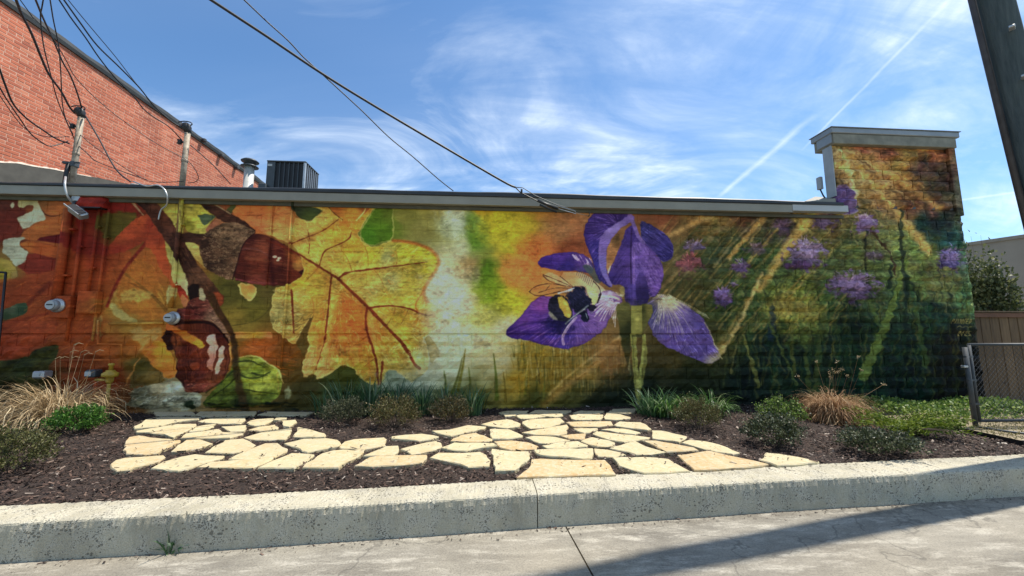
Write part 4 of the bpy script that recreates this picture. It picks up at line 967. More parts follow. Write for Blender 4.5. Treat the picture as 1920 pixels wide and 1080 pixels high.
# --- grass painted at the foot
for x0, y0, x1, y1, w, c in ((872, 655, 855, 742, 9, (104, 100, 34)), (866, 672, 846, 742, 6, (84, 86, 30)), (925, 664, 931, 748, 8, (78, 90, 30)), (943, 698, 947, 755, 6, (96, 86, 26)), (832, 696, 834, 742, 7, (84, 92, 36)), (878, 690, 880, 742, 6, (80, 84, 32)), (985, 680, 984, 742, 6, (96, 96, 28)), (1000, 652, 1012, 720, 3, (70, 64, 34)), (1006, 700, 1002, 750, 4, (70, 74, 30)), (1020, 700, 1018, 752, 5, (90, 92, 36)), (972, 705, 974, 750, 4, (84, 84, 26))):
    stroke([(x0, y0), ((x0 + x1) / 2 + 2, (y0 + y1) / 2), (x1, y1)], c, 1, w, feather=1.2, alpha=.85)
for _ in range(230):
    x = mrng.uniform(960, 1190); y = mrng.uniform(655, 745); L = mrng.uniform(18, 50)
    c = [(150, 128, 40), (80, 78, 28), (172, 160, 110), (110, 90, 24), (60, 66, 30)][mrng.integers(5)]
    if (x - 1060) > (y - 640) * 2.2: c = (150, 130, 52)
    stroke([(x, y), (x + mrng.normal(0, 3), y - L)], c, 3, 1, alpha=.4, feather=1)
poly([(1140, 700), (1190, 690), (1260, 690), (1360, 700), (1360, 775), (1100, 775), (1120, 740)], (26, 36, 22), wob=6, feather=9, alpha=.55)
stroke([(1160, 640), (1110, 690), (1060, 725), (1020, 760)], (156, 122, 56), 10, 14, feather=5, alpha=.6)
stroke([(1200, 600), (1140, 650), (1070, 700), (1030, 740)], (186, 160, 100), 3, 5, feather=2, alpha=.5)
poly([(1120, 650), (1170, 635), (1175, 680), (1140, 705), (1120, 690)], (140, 100, 22), wob=4, feather=5, alpha=.5)
# --- meadow: dark stems, rays of sun, flower heads
for _ in range(420):
    x = mrng.uniform(1350, 1820); y = mrng.uniform(560, 750); L = mrng.uniform(20, 70); a = mrng.normal(0, .25)
    c = [(20, 34, 26), (30, 52, 34), (84, 88, 32), (56, 70, 30), (14, 24, 22), (104, 100, 40)][mrng.integers(6)]
    stroke([(x, y), (x + L * math.sin(a), y - L * math.cos(a))], c, 5, 2, alpha=.38, feather=1.5)
for _ in range(420):
    x = mrng.uniform(1270, 1810); y = mrng.uniform(420, 600); L = mrng.uniform(6, 22); a = mrng.uniform(0, 6.28)
    c = [(40, 56, 36), (96, 96, 48), (60, 80, 44), (124, 112, 60), (40, 70, 50), (110, 90, 50)][mrng.integers(6)]
    stroke([(x, y), (x + L * math.cos(a), y + L * .5 * math.sin(a))], c, 4, 2, alpha=.35, feather=1.4)
for _ in range(260):      # slanting brushwork of light and shade falling from the upper right
    x = mrng.uniform(1250, 1600); y = mrng.uniform(396, 585); L = mrng.uniform(30, 90); a = math.atan2(1.25, -1.0) + mrng.normal(0, .05)
    c = [(186, 148, 56), (156, 124, 44), (44, 60, 40), (62, 76, 44), (118, 112, 52)][mrng.integers(5)]
    stroke([(x, y), (x + L * math.cos(a), y + L * math.sin(a))], c, 1.5, mrng.uniform(2, 6), alpha=.34, feather=1.3)
for _ in range(120):      # fan of light on the raised end
    a = math.radians(mrng.uniform(22, 84)); r0 = mrng.uniform(5, 120); L = mrng.uniform(30, 110); ox, oy = 1563, 268
    c = [(204, 170, 98), (178, 146, 76), (104, 86, 52), (150, 124, 66)][mrng.integers(4)]
    stroke([(ox + r0 * math.cos(a), oy + r0 * math.sin(a)), (ox + (r0 + L) * math.cos(a), oy + (r0 + L) * math.sin(a))], c, 1.5, mrng.uniform(2, 6), alpha=.34, feather=1.3)
for s_, c, a_, b_, al, fe in (([(1526, 396), (1480, 460), (1440, 520), (1424, 545)], (208, 166, 60), 24, 9, .74, 4.5), ([(1430, 512), (1410, 555), (1380, 620), (1345, 670)], (214, 180, 92), 4, 12, .72, 2.4), ([(1440, 400), (1400, 445), (1366, 486)], (190, 148, 56), 12, 6, .75, 2.2), ([(1345, 395), (1300, 420), (1240, 450)], (190, 148, 62), 16, 8, .75, 3.5), ([(1390, 400), (1340, 440), (1290, 490), (1240, 540)], (140, 110, 60), 6, 5, .5, 2.5), ([(1290, 400), (1230, 432)], (150, 110, 44), 8, 5, .5, 3),
                          ([(1576, 280), (1592, 320), (1606, 372)], (222, 192, 122), 6, 10, .8, 2.6), ([(1590, 282), (1640, 350), (1700, 420), (1740, 470)], (206, 164, 72), 8, 22, .74, 5), ([(1600, 282), (1680, 335), (1760, 390)], (196, 152, 64), 7, 16, .66, 4.5), ([(1400, 560), (1370, 620), (1330, 680)], (150, 124, 44), 5, 10, .5, 3), ([(1300, 500), (1260, 540), (1240, 570)], (150, 126, 76), 3, 4, .45, 1.5), ([(1300, 465), (1262, 490)], (160, 134, 80), 3, 4, .5, 1.5), ([(1420, 410), (1370, 460), (1340, 500)], (150, 130, 84), 3, 5, .5, 1.5), ([(1570, 276), (1562, 330)], (206, 180, 120), 6, 6, .5, 2)):
    stroke(s_, c, a_, b_, feather=fe, alpha=al, wob=1.0)
blob(1480, 578, 44, 22, (148, 128, 16), .7, 1.0, .3); blob(1520, 585, 30, 18, (130, 118, 20), .5, 1.0, .3)
poly([(1448, 560), (1440, 615), (1436, 640), (1452, 640), (1455, 610)], (28, 44, 76), alpha=.6, wob=2, feather=2)
for s_, c, a_, b_, al in (([(1700, 490), (1684, 545), (1664, 600), (1645, 650), (1622, 705)], (98, 116, 34), 9, 22, .8), ([(1632, 565), (1644, 600), (1656, 630)], (74, 92, 40), 6, 11, .8), ([(1716, 580), (1728, 630), (1738, 685)], (66, 88, 38), 10, 15, .7), ([(1820, 500), (1827, 545), (1822, 575), (1800, 592)], (98, 114, 66), 9, 6, .7), ([(1393, 625), (1405, 660), (1424, 725)], (112, 112, 38), 5, 9, .8), ([(1425, 575), (1450, 620), (1482, 690), (1494, 720)], (78, 92, 38), 4, 7, .8), ([(1425, 575), (1398, 620), (1378, 655), (1372, 700)], (110, 104, 46), 4, 3, .7), ([(1500, 600), (1512, 660), (1520, 745)], (70, 84, 30), 6, 10, .7), ([(1545, 590), (1536, 650), (1530, 740)], (66, 78, 30), 8, 12, .7), ([(1490, 570), (1484, 640), (1492, 700)], (96, 100, 30), 8, 6, .6),
                          ([(1690, 395), (1690, 450), (1694, 500), (1700, 560)], (48, 58, 44), 7, 11, .85), ([(1625, 432), (1622, 480), (1628, 540)], (40, 44, 32), 5, 4, .9), ([(1634, 432), (1655, 458), (1674, 482), (1679, 515)], (66, 48, 36), 7, 5, .9), ([(1700, 520), (1700, 590), (1690, 660)], (24, 44, 36), 10, 8, .7), ([(1705, 525), (1722, 560), (1740, 600)], (28, 44, 36), 6, 4, .7), ([(1760, 500), (1768, 560), (1765, 610)], (50, 60, 44), 4, 3, .6), ([(1670, 500), (1668, 540)], (28, 40, 34), 7, 9, .8)):
    stroke(s_, c, a_, b_, feather=1.5, alpha=al, wob=1.0)


def flower(x, y, rx, ry, c_top, c_low, n=70, al=.9):
    blob(x, y + ry * .25, rx, ry, c_low, al, .7, .35)
    blob(x + rx * .05, y - ry * .2, rx * .8, ry * .7, c_top, al * .85, .8, .35)
    for _ in range(n):
        a = mrng.uniform(0, 6.28); r = math.sqrt(mrng.uniform(.02, 1.0))
        qx, qy = x + rx * r * math.cos(a), y + ry * r * math.sin(a); L = mrng.uniform(3, 9)
        t = .5 - .5 * math.sin(a)
        c = np.array(c_top) * (.75 + .6 * t) if mrng.random() < .6 else np.array(c_low) * .8
        stroke([(qx, qy), (qx + L * math.cos(a), qy + L * .7 * math.sin(a))], np.clip(c, 0, 225), 2.6, 1, alpha=.55, feather=.9)


flower(1512, 474, 36, 28, (146, 126, 166), (96, 76, 116)); flower(1500, 498, 26, 8, (86, 60, 104), (74, 50, 90), 30)
flower(1600, 532, 46, 24, (138, 114, 160), (92, 70, 114)); flower(1786, 484, 25, 23, (134, 116, 172), (72, 60, 118))
flower(1622, 418, 22, 17, (134, 110, 158), (110, 84, 132), 40); flower(1547, 414, 22, 15, (114, 94, 128), (96, 76, 116), 40)
flower(1390, 501, 15, 14, (122, 100, 148), (84, 60, 108), 36); flower(1355, 554, 17, 16, (126, 100, 158), (88, 64, 118), 36)
flower(1302, 460, 20, 8, (128, 112, 152), (96, 78, 112), 30); flower(1292, 494, 24, 16, (144, 78, 82), (108, 60, 84), 46, .75)
flower(1465, 424, 15, 14, (104, 80, 110), (84, 60, 90), 30, .6); flower(1374, 533, 6, 4, (130, 112, 150), (110, 90, 130), 10)
flower(1418, 466, 16, 10, (118, 96, 112), (90, 74, 90), 24, .6); flower(1640, 480, 16, 8, (110, 90, 128), (90, 72, 100), 20, .5)
poly([(1566, 348), (1592, 348), (1600, 362), (1610, 385), (1606, 402), (1572, 404), (1566, 380)], (90, 70, 122), grad=[(1580, 355, (100, 80, 132)), (1580, 390, (72, 54, 104)), (1600, 390, (112, 92, 140))], rim=((180, 170, 170), 4, .6), tex=.14)
stroke([(1593, 346), (1601, 360), (1611, 386)], (186, 172, 164), 5, 4, feather=2, alpha=.7)
stroke([(1606, 408), (1622, 402), (1636, 410), (1640, 420)], (176, 166, 176), 3, 2, feather=1.5, alpha=.7)
blob(1806, 500, 6, 14, (120, 128, 130), .5, .9)
hatch([(1750, 500), (1800, 500), (1800, 590), (1750, 590)], 40, (120, 112, 70), 14, 80, w=2.4, alpha=.4)
# --- iris
poly([(1010, 395), (1090, 395), (1100, 460), (1110, 490), (1060, 480)], (140, 84, 40), alpha=.35, feather=8, wob=4)
peach = [(1048, 512), (1082, 510), (1106, 520), (1132, 542), (1150, 560), (1160, 572), (1140, 580), (1108, 560), (1058, 545)]
poly(peach, (214, 164, 114), grad=[(1060, 520, (206, 146, 90)), (1110, 535, (220, 172, 124)), (1145, 565, (216, 172, 130))], tex=.04)
Lpet = [(1006, 494), (1018, 481), (1054, 474), (1086, 474), (1108, 486), (1114, 502), (1110, 516), (1086, 509), (1050, 508), (1018, 503)]
poly(Lpet, (72, 46, 138), grad=[(1015, 494, (58, 38, 118)), (1050, 485, (84, 54, 150)), (1060, 502, (52, 40, 118)), (1095, 490, (96, 64, 146)), (1105, 508, (70, 64, 110))], rim=((46, 30, 96), 2.5, .6))
hatch(Lpet, 40, (58, 40, 122), 30, 4, w=1.4, alpha=.5); hatch(Lpet, 26, (116, 84, 176), 22, 6, w=1.2, alpha=.4)
for k in range(22):
    x = mrng.uniform(1072, 1112); y = 478 + (x - 1072) * .7 * mrng.uniform(.1, 1); stroke([(x, y), (x + 5, y + 8)], (196, 166, 206), 1.6, .8, alpha=.75)
for k in range(10):
    x = 1084 + k * 3.2; y = 505 + k * 2.4; stroke([(x, y), (x - 4, y + 12)], (60, 74, 90), 2, 1, alpha=.6)
poly([(1090, 496), (1112, 500), (1128, 528), (1120, 534), (1100, 512)], (72, 84, 88), alpha=.8, wob=1)
P1 = [(1139, 390), (1160, 392), (1181, 400), (1183, 416), (1157, 421), (1136, 434), (1126, 450), (1122, 478), (1125, 504), (1134, 524), (1148, 541), (1124, 528), (1116, 510), (1108, 484), (1098, 460), (1094, 436), (1099, 416), (1113, 400)]
poly(P1, (64, 42, 122), grad=[(1145, 396, (74, 46, 128)), (1110, 420, (66, 46, 120)), (1150, 412, (52, 32, 100)), (1100, 440, (58, 40, 112)), (1112, 470, (54, 44, 124)), (1118, 500, (58, 50, 138)), (1130, 528, (50, 42, 118))], rim=((40, 26, 84), 3, .55))
hatch(P1, 110, (112, 84, 172), 22, 0, w=1.5, alpha=.5, focus=(1160, 420)); hatch(P1, 50, (40, 28, 90), 20, 0, w=1.4, alpha=.45, focus=(1160, 420))
gap = [(1160, 436), (1163, 452), (1158, 474), (1148, 496), (1140, 512), (1134, 500), (1135, 470), (1146, 450)]
poly(gap, (146, 98, 38), grad=[(1158, 442, (112, 82, 34)), (1150, 480, (164, 110, 40)), (1140, 505, (180, 130, 70))], tex=.1)
P4 = [(1199, 414), (1219, 421), (1246, 438), (1260, 456), (1263, 476), (1256, 490), (1240, 492), (1219, 468), (1202, 450)]
poly(P4, (54, 46, 112), grad=[(1210, 425, (46, 44, 98)), (1245, 445, (60, 50, 122)), (1250, 480, (48, 40, 104)), (1222, 460, (60, 46, 116))], rim=((110, 96, 150), 2.2, .5))
hatch(P4, 90, (94, 82, 164), 22, 35, w=1.5, alpha=.5); hatch(P4, 40, (34, 30, 80), 22, 35, w=1.4, alpha=.4)
P3 = [(1160, 468), (1168, 446), (1174, 428), (1190, 420), (1200, 450), (1212, 460), (1234, 480), (1244, 508), (1241, 534), (1229, 559), (1216, 556), (1204, 512), (1194, 520), (1191, 565), (1177, 566), (1168, 534), (1145, 535), (1138, 518), (1148, 496)]
poly(P3, (76, 52, 132), grad=[(1175, 435, (66, 46, 124)), (1155, 500, (80, 58, 136)), (1150, 525, (56, 40, 112)), (1175, 500, (84, 58, 138)), (1185, 550, (72, 54, 130)), (1235, 510, (108, 76, 158)), (1210, 545, (60, 44, 108))])
hatch([(1150, 500), (1172, 450), (1178, 530), (1146, 532)], 50, (52, 36, 104), 26, -58, w=1.5, alpha=.5)
poly([(1189, 568), (1193, 516), (1200, 508), (1207, 512), (1219, 556), (1212, 572)], (54, 40, 100), grad=[(1198, 520, (76, 56, 128)), (1205, 555, (48, 36, 92))], wob=.5)
P5 = [(1184, 456), (1204, 456), (1228, 478), (1241, 504), (1241, 528), (1228, 559), (1217, 546), (1207, 510), (1196, 513), (1191, 534), (1189, 566), (1182, 560), (1180, 500)]
poly(P5, (110, 78, 162), grad=[(1195, 465, (112, 84, 166)), (1215, 480, (116, 84, 168)), (1232, 510, (112, 76, 160)), (1228, 545, (104, 70, 152)), (1190, 510, (100, 76, 158)), (1186, 550, (82, 64, 146))], tex=.06)
for k in range(9):
    y = 490 + k * 8; stroke([(1208 + k * 1.2, y + 4), (1222 + k * .6, y - 1), (1240 - abs(k - 4) * 1.2, y + 4)], (148, 118, 190), 1.8, 1, alpha=.5); stroke([(1208 + k * 1.2, y + 8), (1224 + k * .6, y + 3), (1240 - abs(k - 4), y + 8)], (72, 48, 122), 1.6, 1, alpha=.45)
hatch(P5, 90, (142, 112, 192), 24, 60, w=1.5, alpha=.45, curve=2); hatch(P5, 90, (78, 52, 130), 24, 60, w=1.6, alpha=.5, curve=2); hatch(P3, 70, (104, 78, 160), 22, -62, w=1.4, alpha=.4)
P2 = [(1182, 402), (1191, 407), (1179, 420), (1160, 431), (1146, 449), (1137, 469), (1136, 499), (1139, 516), (1150, 541), (1134, 529), (1124, 504), (1121, 475), (1124, 446), (1136, 431), (1157, 419)]
poly(P2, (126, 104, 178), grad=[(1185, 406, (112, 88, 166)), (1150, 430, (132, 110, 184)), (1128, 460, (120, 96, 174)), (1128, 500, (116, 104, 184)), (1142, 530, (124, 106, 184))], rim=((84, 62, 146), 2, .6), tex=.05)
for k in range(16):
    t = k / 15; x = 1125 + 2 * math.sin(t * 3); y = 440 + t * 75; stroke([(x, y), (x + 8, y - 4)], (92, 70, 150), 1.3, .8, alpha=.5)
stroke([(1181, 404), (1190, 428), (1196, 444), (1206, 456)], (112, 88, 160), 9, 7, feather=1.2, alpha=.95)
stroke([(1184, 430), (1182, 480), (1183, 530), (1184, 570)], (52, 34, 88), 4, 3, alpha=.85); stroke([(1189, 470), (1188, 530), (1188, 570)], (128, 96, 176), 3, 2, alpha=.7)
stroke([(1173, 545), (1178, 570)], (60, 44, 110), 12, 10, alpha=.9); stroke([(1184, 540), (1186, 572)], (74, 58, 136), 16, 18, alpha=.75)
blob(1200, 568, 14, 8, (52, 46, 92), .8, .6)
poly([(1160, 540), (1170, 536), (1172, 556), (1164, 560)], (140, 126, 60), alpha=.8, wob=1)
stroke([(1140, 512), (1144, 500)], (206, 186, 200), 3, 2, alpha=.7)
BP = [(948, 629), (949, 619), (962, 606), (976, 593), (994, 570), (1012, 556), (1034, 556), (1064, 564), (1116, 571), (1125, 546), (1148, 545), (1170, 564), (1158, 576), (1144, 596), (1131, 621), (1112, 636), (1091, 648), (1067, 655), (1046, 653), (1019, 648), (993, 640), (963, 636)]
poly(BP, None, grad=[(955, 625, (58, 36, 112)), (985, 600, (96, 58, 140)), (1015, 568, (116, 66, 142)), (1000, 610, (88, 56, 146)), (1040, 615, (34, 28, 88)), (1030, 640, (70, 48, 134)), (1060, 635, (76, 58, 146)), (1085, 620, (100, 74, 156)), (1110, 605, (118, 84, 162)), (1100, 635, (96, 66, 144)), (1140, 570, (150, 110, 160)), (1130, 600, (120, 84, 156)), (985, 632, (66, 44, 126))], tex=.06, rim=((46, 28, 90), 3, .55))
hatch(BP, 120, (58, 38, 118), 26, 0, w=1.5, alpha=.45, focus=(1075, 585)); hatch(BP, 150, (146, 112, 190), 22, 0, w=1.5, alpha=.45, focus=(1075, 585))
stroke([(952, 620), (990, 606), (1030, 604)], (44, 28, 92), 3, 5, alpha=.5, feather=2); stroke([(952, 628), (1000, 622), (1036, 616)], (52, 34, 104), 4, 6, alpha=.5, feather=2)
blob(1048, 608, 30, 14, (30, 24, 74), .75, .9)
for k in range(30):
    a = math.radians(95 + k * 4.0); r0, r1 = mrng.uniform(14, 26), mrng.uniform(42, 66)
    cx, cy = 1164, 556
    if k < 22:
        stroke([(cx + r0 * math.cos(a), cy + r0 * .9 * math.sin(a)), (cx + (r0 + r1) / 2 * math.cos(a + .05), cy + (r0 + r1) / 2 * .9 * math.sin(a + .05)), (cx + r1 * math.cos(a - .04), cy + r1 * .95 * math.sin(a - .04))], (222, 200, 206), 2.4, 1, alpha=.8)
for k in range(18):
    x = 1126 + k * 2.4; stroke([(x, 552 + abs(k - 9) * .5), (x - 3 + k * .3, 541 + k * .7)], (226, 206, 200), 1.8, .8, alpha=.75)
stroke([(1128, 557), (1146, 555), (1160, 562)], (226, 206, 160), 4, 3, feather=1.5, alpha=.8)
RP = [(1208, 574), (1222, 560), (1236, 551), (1252, 555), (1281, 569), (1308, 587), (1324, 606), (1336, 632), (1345, 656), (1355, 673), (1330, 684), (1305, 674), (1273, 662), (1243, 648), (1224, 628), (1213, 604)]
poly(RP, None, grad=[(1240, 557, (150, 136, 96)), (1260, 566, (190, 172, 116)), (1275, 590, (112, 92, 152)), (1300, 592, (100, 82, 152)), (1315, 612, (98, 78, 152)), (1250, 600, (104, 86, 148)), (1228, 600, (78, 72, 122)), (1218, 585, (60, 62, 96)), (1325, 635, (98, 76, 152)), (1290, 640, (92, 70, 150)), (1260, 640, (106, 80, 160)), (1285, 615, (100, 80, 152)), (1330, 655, (92, 72, 148)), (1310, 662, (90, 70, 146)), (1340, 680, (150, 136, 108)), (1350, 676, (166, 154, 112))], tex=.07, rim=((70, 52, 120), 2.5, .4))
hatch(RP, 110, (76, 56, 136), 20, 0, w=1.3, alpha=.4, focus=(1240, 556)); hatch(RP, 140, (150, 130, 194), 20, 0, w=1.4, alpha=.5, focus=(1240, 556))
for k in range(32):
    a = math.radians(8 + k * 3.2); r0 = mrng.uniform(4, 14); r1 = mrng.uniform(50, 96) * (1 - abs(k - 14) / 40)
    stroke([(1236 + r0 * math.cos(a), 558 + r0 * math.sin(a)), (1238 + r1 * .55 * math.cos(a - .12), 560 + r1 * .55 * math.sin(a - .12)), (1238 + r1 * math.cos(a + .06), 560 + r1 * math.sin(a + .06))], (196, 188, 158), 1.5, .6, alpha=.5)
for k in range(26):
    x = 1232 + k * 3.6; y = 553 + max(0, k - 6) * 1.9; stroke([(x, y), (x + 7, y + 9)], (214, 202, 160), 1.6, .8, alpha=.6)
stroke([(1322, 606), (1336, 632), (1345, 656), (1355, 673)], (176, 164, 110), 2, 2, alpha=.7)
# stalks of the iris
poly([(1152, 572), (1172, 566), (1183, 570), (1184, 640), (1180, 690), (1168, 660), (1160, 610)], (72, 70, 24), grad=[(1158, 580, (96, 94, 34)), (1177, 620, (44, 48, 20)), (1163, 600, (84, 82, 28)), (1176, 680, (70, 64, 22))], feather=1.6)
poly([(1200, 572), (1222, 570), (1224, 584), (1214, 605), (1206, 625), (1203, 625)], (92, 88, 24), grad=[(1205, 580, (60, 64, 20)), (1216, 580, (116, 108, 32))])
poly([(1183, 574), (1203, 574), (1204, 628), (1183, 628)], (150, 146, 32), grad=[(1186, 600, (112, 112, 24)), (1194, 600, (166, 160, 40)), (1201, 600, (116, 112, 26))], sm=0, wob=.3)
stroke([(1188, 630), (1191, 680), (1198, 756)], (136, 136, 42), 11, 9, feather=1); stroke([(1186, 630), (1190, 690), (1194, 750)], (96, 98, 28), 3, 3, alpha=.7)
stroke([(1209, 628), (1206, 670), (1201, 700), (1198, 752)], (140, 142, 46), 4, 8, feather=1); stroke([(1207, 632), (1212, 665), (1203, 720)], (128, 130, 40), 8, 8, alpha=.7)
poly([(1186, 628), (1204, 628), (1204, 633), (1186, 633)], (64, 64, 22), sm=0, alpha=.7)
# --- bumblebee
wing_b = [(1017, 518), (1026, 512), (1038, 512), (1052, 520), (1066, 532), (1078, 541), (1056, 537), (1032, 529)]
wing_a = [(992, 548), (1000, 539), (1018, 533), (1042, 533), (1074, 540), (1056, 548), (1030, 552), (1006, 557)]
poly(wing_b, (212, 168, 122), alpha=.75, rim=((150, 96, 60), 1.6, .7)); poly(wing_a, (176, 124, 70), alpha=.55)
for s_ in ([(992, 548), (1000, 539), (1018, 533), (1042, 533), (1076, 540)], [(992, 548), (1006, 557), (1030, 552), (1050, 547)], [(1010, 549), (1040, 540), (1070, 541)], [(1022, 546), (1030, 536)], [(1018, 516), (1040, 524), (1076, 540)], [(1050, 519), (1066, 532), (1078, 541)], [(1018, 518), (1030, 529), (1060, 538)]):
    stroke(s_, (62, 44, 40), 1.6, 1.4, alpha=.85)
abd = [(1030, 560), (1044, 553), (1060, 556), (1072, 580), (1075, 594), (1062, 603), (1046, 602), (1032, 592), (1027, 574)]
poly(abd, (36, 36, 54), wob=1.2, tex=.2)
poly([(1028, 584), (1036, 590), (1046, 601), (1038, 600), (1030, 594)], (140, 140, 128), feather=1.4, wob=.8, alpha=.85)
poly([(1044, 558), (1055, 556), (1064, 570), (1073, 590), (1066, 597), (1056, 588), (1047, 572)], (172, 146, 44), wob=1.2)
hatch([(1044, 558), (1055, 556), (1073, 590), (1066, 597)], 34, (208, 184, 84), 5, 55, w=1, alpha=.7)
blob(1086, 561, 24, 24, (30, 32, 58), 1, .34, .16)
hatch([(1062, 542), (1108, 542), (1110, 584), (1066, 584)], 80, (62, 60, 104), 6, 40, w=1.1, alpha=.6)
poly([(1098, 536), (1110, 539), (1120, 550), (1120, 565), (1112, 576), (1107, 560)], (206, 186, 116), wob=1.4)
hatch([(1098, 536), (1112, 540), (1121, 556), (1112, 574)], 30, (226, 212, 156), 6, 20, w=1, alpha=.7)
blob(1109, 578, 8, 7, (34, 30, 56), .95, .4); blob(1108, 586, 5, 3, (90, 80, 130), .7, .6)
stroke([(1112, 528), (1124, 540), (1126, 552), (1122, 562)], (36, 30, 36), 1.8, 1.4); stroke([(1126, 552), (1120, 568)], (36, 30, 36), 4, 3, alpha=.8)
stroke([(1046, 551), (1062, 546), (1076, 541)], (214, 210, 220), 2.4, 2.6, alpha=.9); stroke([(1058, 549), (1072, 545)], (190, 190, 206), 1.6, 1.4, alpha=.8)
stroke([(1102, 574), (1080, 590), (1060, 608)], (96, 106, 120), 3.4, 2.4); stroke([(1096, 580), (1070, 598)], (176, 182, 190), 1.4, 1.2, alpha=.8)
stroke([(1080, 596), (1064, 614), (1054, 634), (1057, 646)], (160, 140, 184), 4.4, 5, alpha=.8); stroke([(1076, 598), (1060, 616), (1052, 634)], (214, 200, 220), 1.4, 1.2, alpha=.7)
blob(1096, 596, 7, 9, (26, 32, 58), .95, .35); stroke([(1098, 588), (1101, 598)], (150, 168, 186), 1.8, 1.2, alpha=.8)
# --- painter's signature
SC = (150, 138, 74)


def glyphs(txt, x, y, h, adv):
    G = {'P': [[(0, 1), (0, 0), (.6, .1), (.6, .45), (0, .5)]], 'A': [[(0, 1), (.35, 0), (.7, 1)], [(.15, .65), (.55, .65)]], 'I': [[(.3, 0), (.3, 1)]], 'N': [[(0, 1), (0, 0), (.6, 1), (.6, 0)]], 'T': [[(0, 0), (.7, 0)], [(.35, 0), (.35, 1)]],
         'E': [[(.6, 0), (0, 0), (0, 1), (.6, 1)], [(0, .5), (.5, .5)]], 'R': [[(0, 1), (0, 0), (.6, .2), (0, .5), (.6, 1)]], 'D': [[(0, 0), (0, 1), (.6, .6), (.5, .1), (0, 0)]], '2': [[(0, .2), (.4, 0), (.6, .3), (0, 1), (.6, 1)]], '0': [[(.3, 0), (0, .5), (.3, 1), (.6, .5), (.3, 0)]], '5': [[(.6, 0), (.1, 0), (.1, .45), (.6, .6), (.4, 1), (0, .95)]], 'S': [[(.6, .1), (.1, .2), (.6, .7), (0, 1)]], 'J': [[(.5, 0), (.5, .9), (0, .8)]], 'Z': [[(0, 0), (.6, 0), (0, 1), (.6, 1)]]}
    for ch in txt:
        for l in G.get(ch, []): stroke([(x + a * adv * .9, y + b * h) for a, b in l], SC, 1.5, 1.5, alpha=.85, sm=0, wob=.1)
        x += adv


glyphs('PAINTED', 1786, 599, 8, 5.6); glyphs('2025', 1799, 622, 8, 6.4)
stroke([(1794, 614), (1800, 611), (1804, 616), (1810, 611), (1816, 616), (1822, 613)], SC, 1.4, 1.2, alpha=.6)
img = np.clip(img, 0.0, 1.0)

# ================================================================= THE MURAL BUILDING
lin = np.where(img <= .04045, img / 12.92, ((img + .055) / 1.055) ** 2.4)
PAINT_GAIN = 1.98
lin = np.clip(lin ** 1.14 * PAINT_GAIN * np.array([1.12, .95, .72]), .003, .82)
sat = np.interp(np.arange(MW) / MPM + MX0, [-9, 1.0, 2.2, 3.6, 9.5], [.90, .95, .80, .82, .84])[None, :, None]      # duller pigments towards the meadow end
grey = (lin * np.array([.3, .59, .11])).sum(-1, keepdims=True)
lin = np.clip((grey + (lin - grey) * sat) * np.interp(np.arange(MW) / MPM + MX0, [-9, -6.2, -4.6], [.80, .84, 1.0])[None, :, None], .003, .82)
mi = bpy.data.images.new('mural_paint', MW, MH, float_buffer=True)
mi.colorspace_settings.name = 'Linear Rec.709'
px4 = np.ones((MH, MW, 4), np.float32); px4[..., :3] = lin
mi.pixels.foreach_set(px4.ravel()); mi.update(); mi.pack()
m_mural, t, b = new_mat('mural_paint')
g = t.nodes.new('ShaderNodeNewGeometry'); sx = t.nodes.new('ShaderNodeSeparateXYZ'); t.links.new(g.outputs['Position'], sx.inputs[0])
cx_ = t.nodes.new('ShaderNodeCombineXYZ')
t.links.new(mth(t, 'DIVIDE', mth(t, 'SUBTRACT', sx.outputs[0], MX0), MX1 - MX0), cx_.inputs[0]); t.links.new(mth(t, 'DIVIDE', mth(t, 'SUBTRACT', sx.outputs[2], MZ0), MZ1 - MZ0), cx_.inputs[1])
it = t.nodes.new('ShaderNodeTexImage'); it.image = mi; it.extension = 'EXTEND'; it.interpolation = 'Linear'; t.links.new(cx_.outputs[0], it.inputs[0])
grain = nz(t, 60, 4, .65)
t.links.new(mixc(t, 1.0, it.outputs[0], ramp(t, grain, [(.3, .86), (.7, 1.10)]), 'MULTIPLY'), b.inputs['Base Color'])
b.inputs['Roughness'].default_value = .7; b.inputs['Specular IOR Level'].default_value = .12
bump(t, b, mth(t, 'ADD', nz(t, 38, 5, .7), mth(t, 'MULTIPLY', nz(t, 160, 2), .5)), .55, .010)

m_fascia = flat('grey_metal_trim', (.255, .235, .185), .5, .1, .10, 3)
m_fascia2 = flat('pale_metal_trim', (.44, .44, .43), .5, .1, .06, 3)
m_drip = flat('dark_drip_edge', (.030, .033, .038), .5, .2, .2, 4)
m_roof = flat('roof_felt', (.10, .10, .10), .9, 0, .2, 8)
m_trim = flat('olive_trim_board', (.085, .075, .045), .7, 0, .3, 5)
m_coping = flat('galvanised_coping', (.26, .272, .275), .45, .35, .12, 4)
m_panel = flat('grey_side_panel', (.31, .33, .34), .6, 0, .12, 4)
m_cap2 = flat('weathered_tan_board', (.22, .205, .155), .7, 0, .25, 6)

WALL_L, PIER_L, PIER_R = -9.75, 6.885, 9.485
LEDGE, ROOF, PIER_T = 1.575, 4.02, 5.30
building = empty('mural_building', (0, .1, 0), 'long low block building with a painted mural of leaves, acorns, iris and bumblebee', 'building')
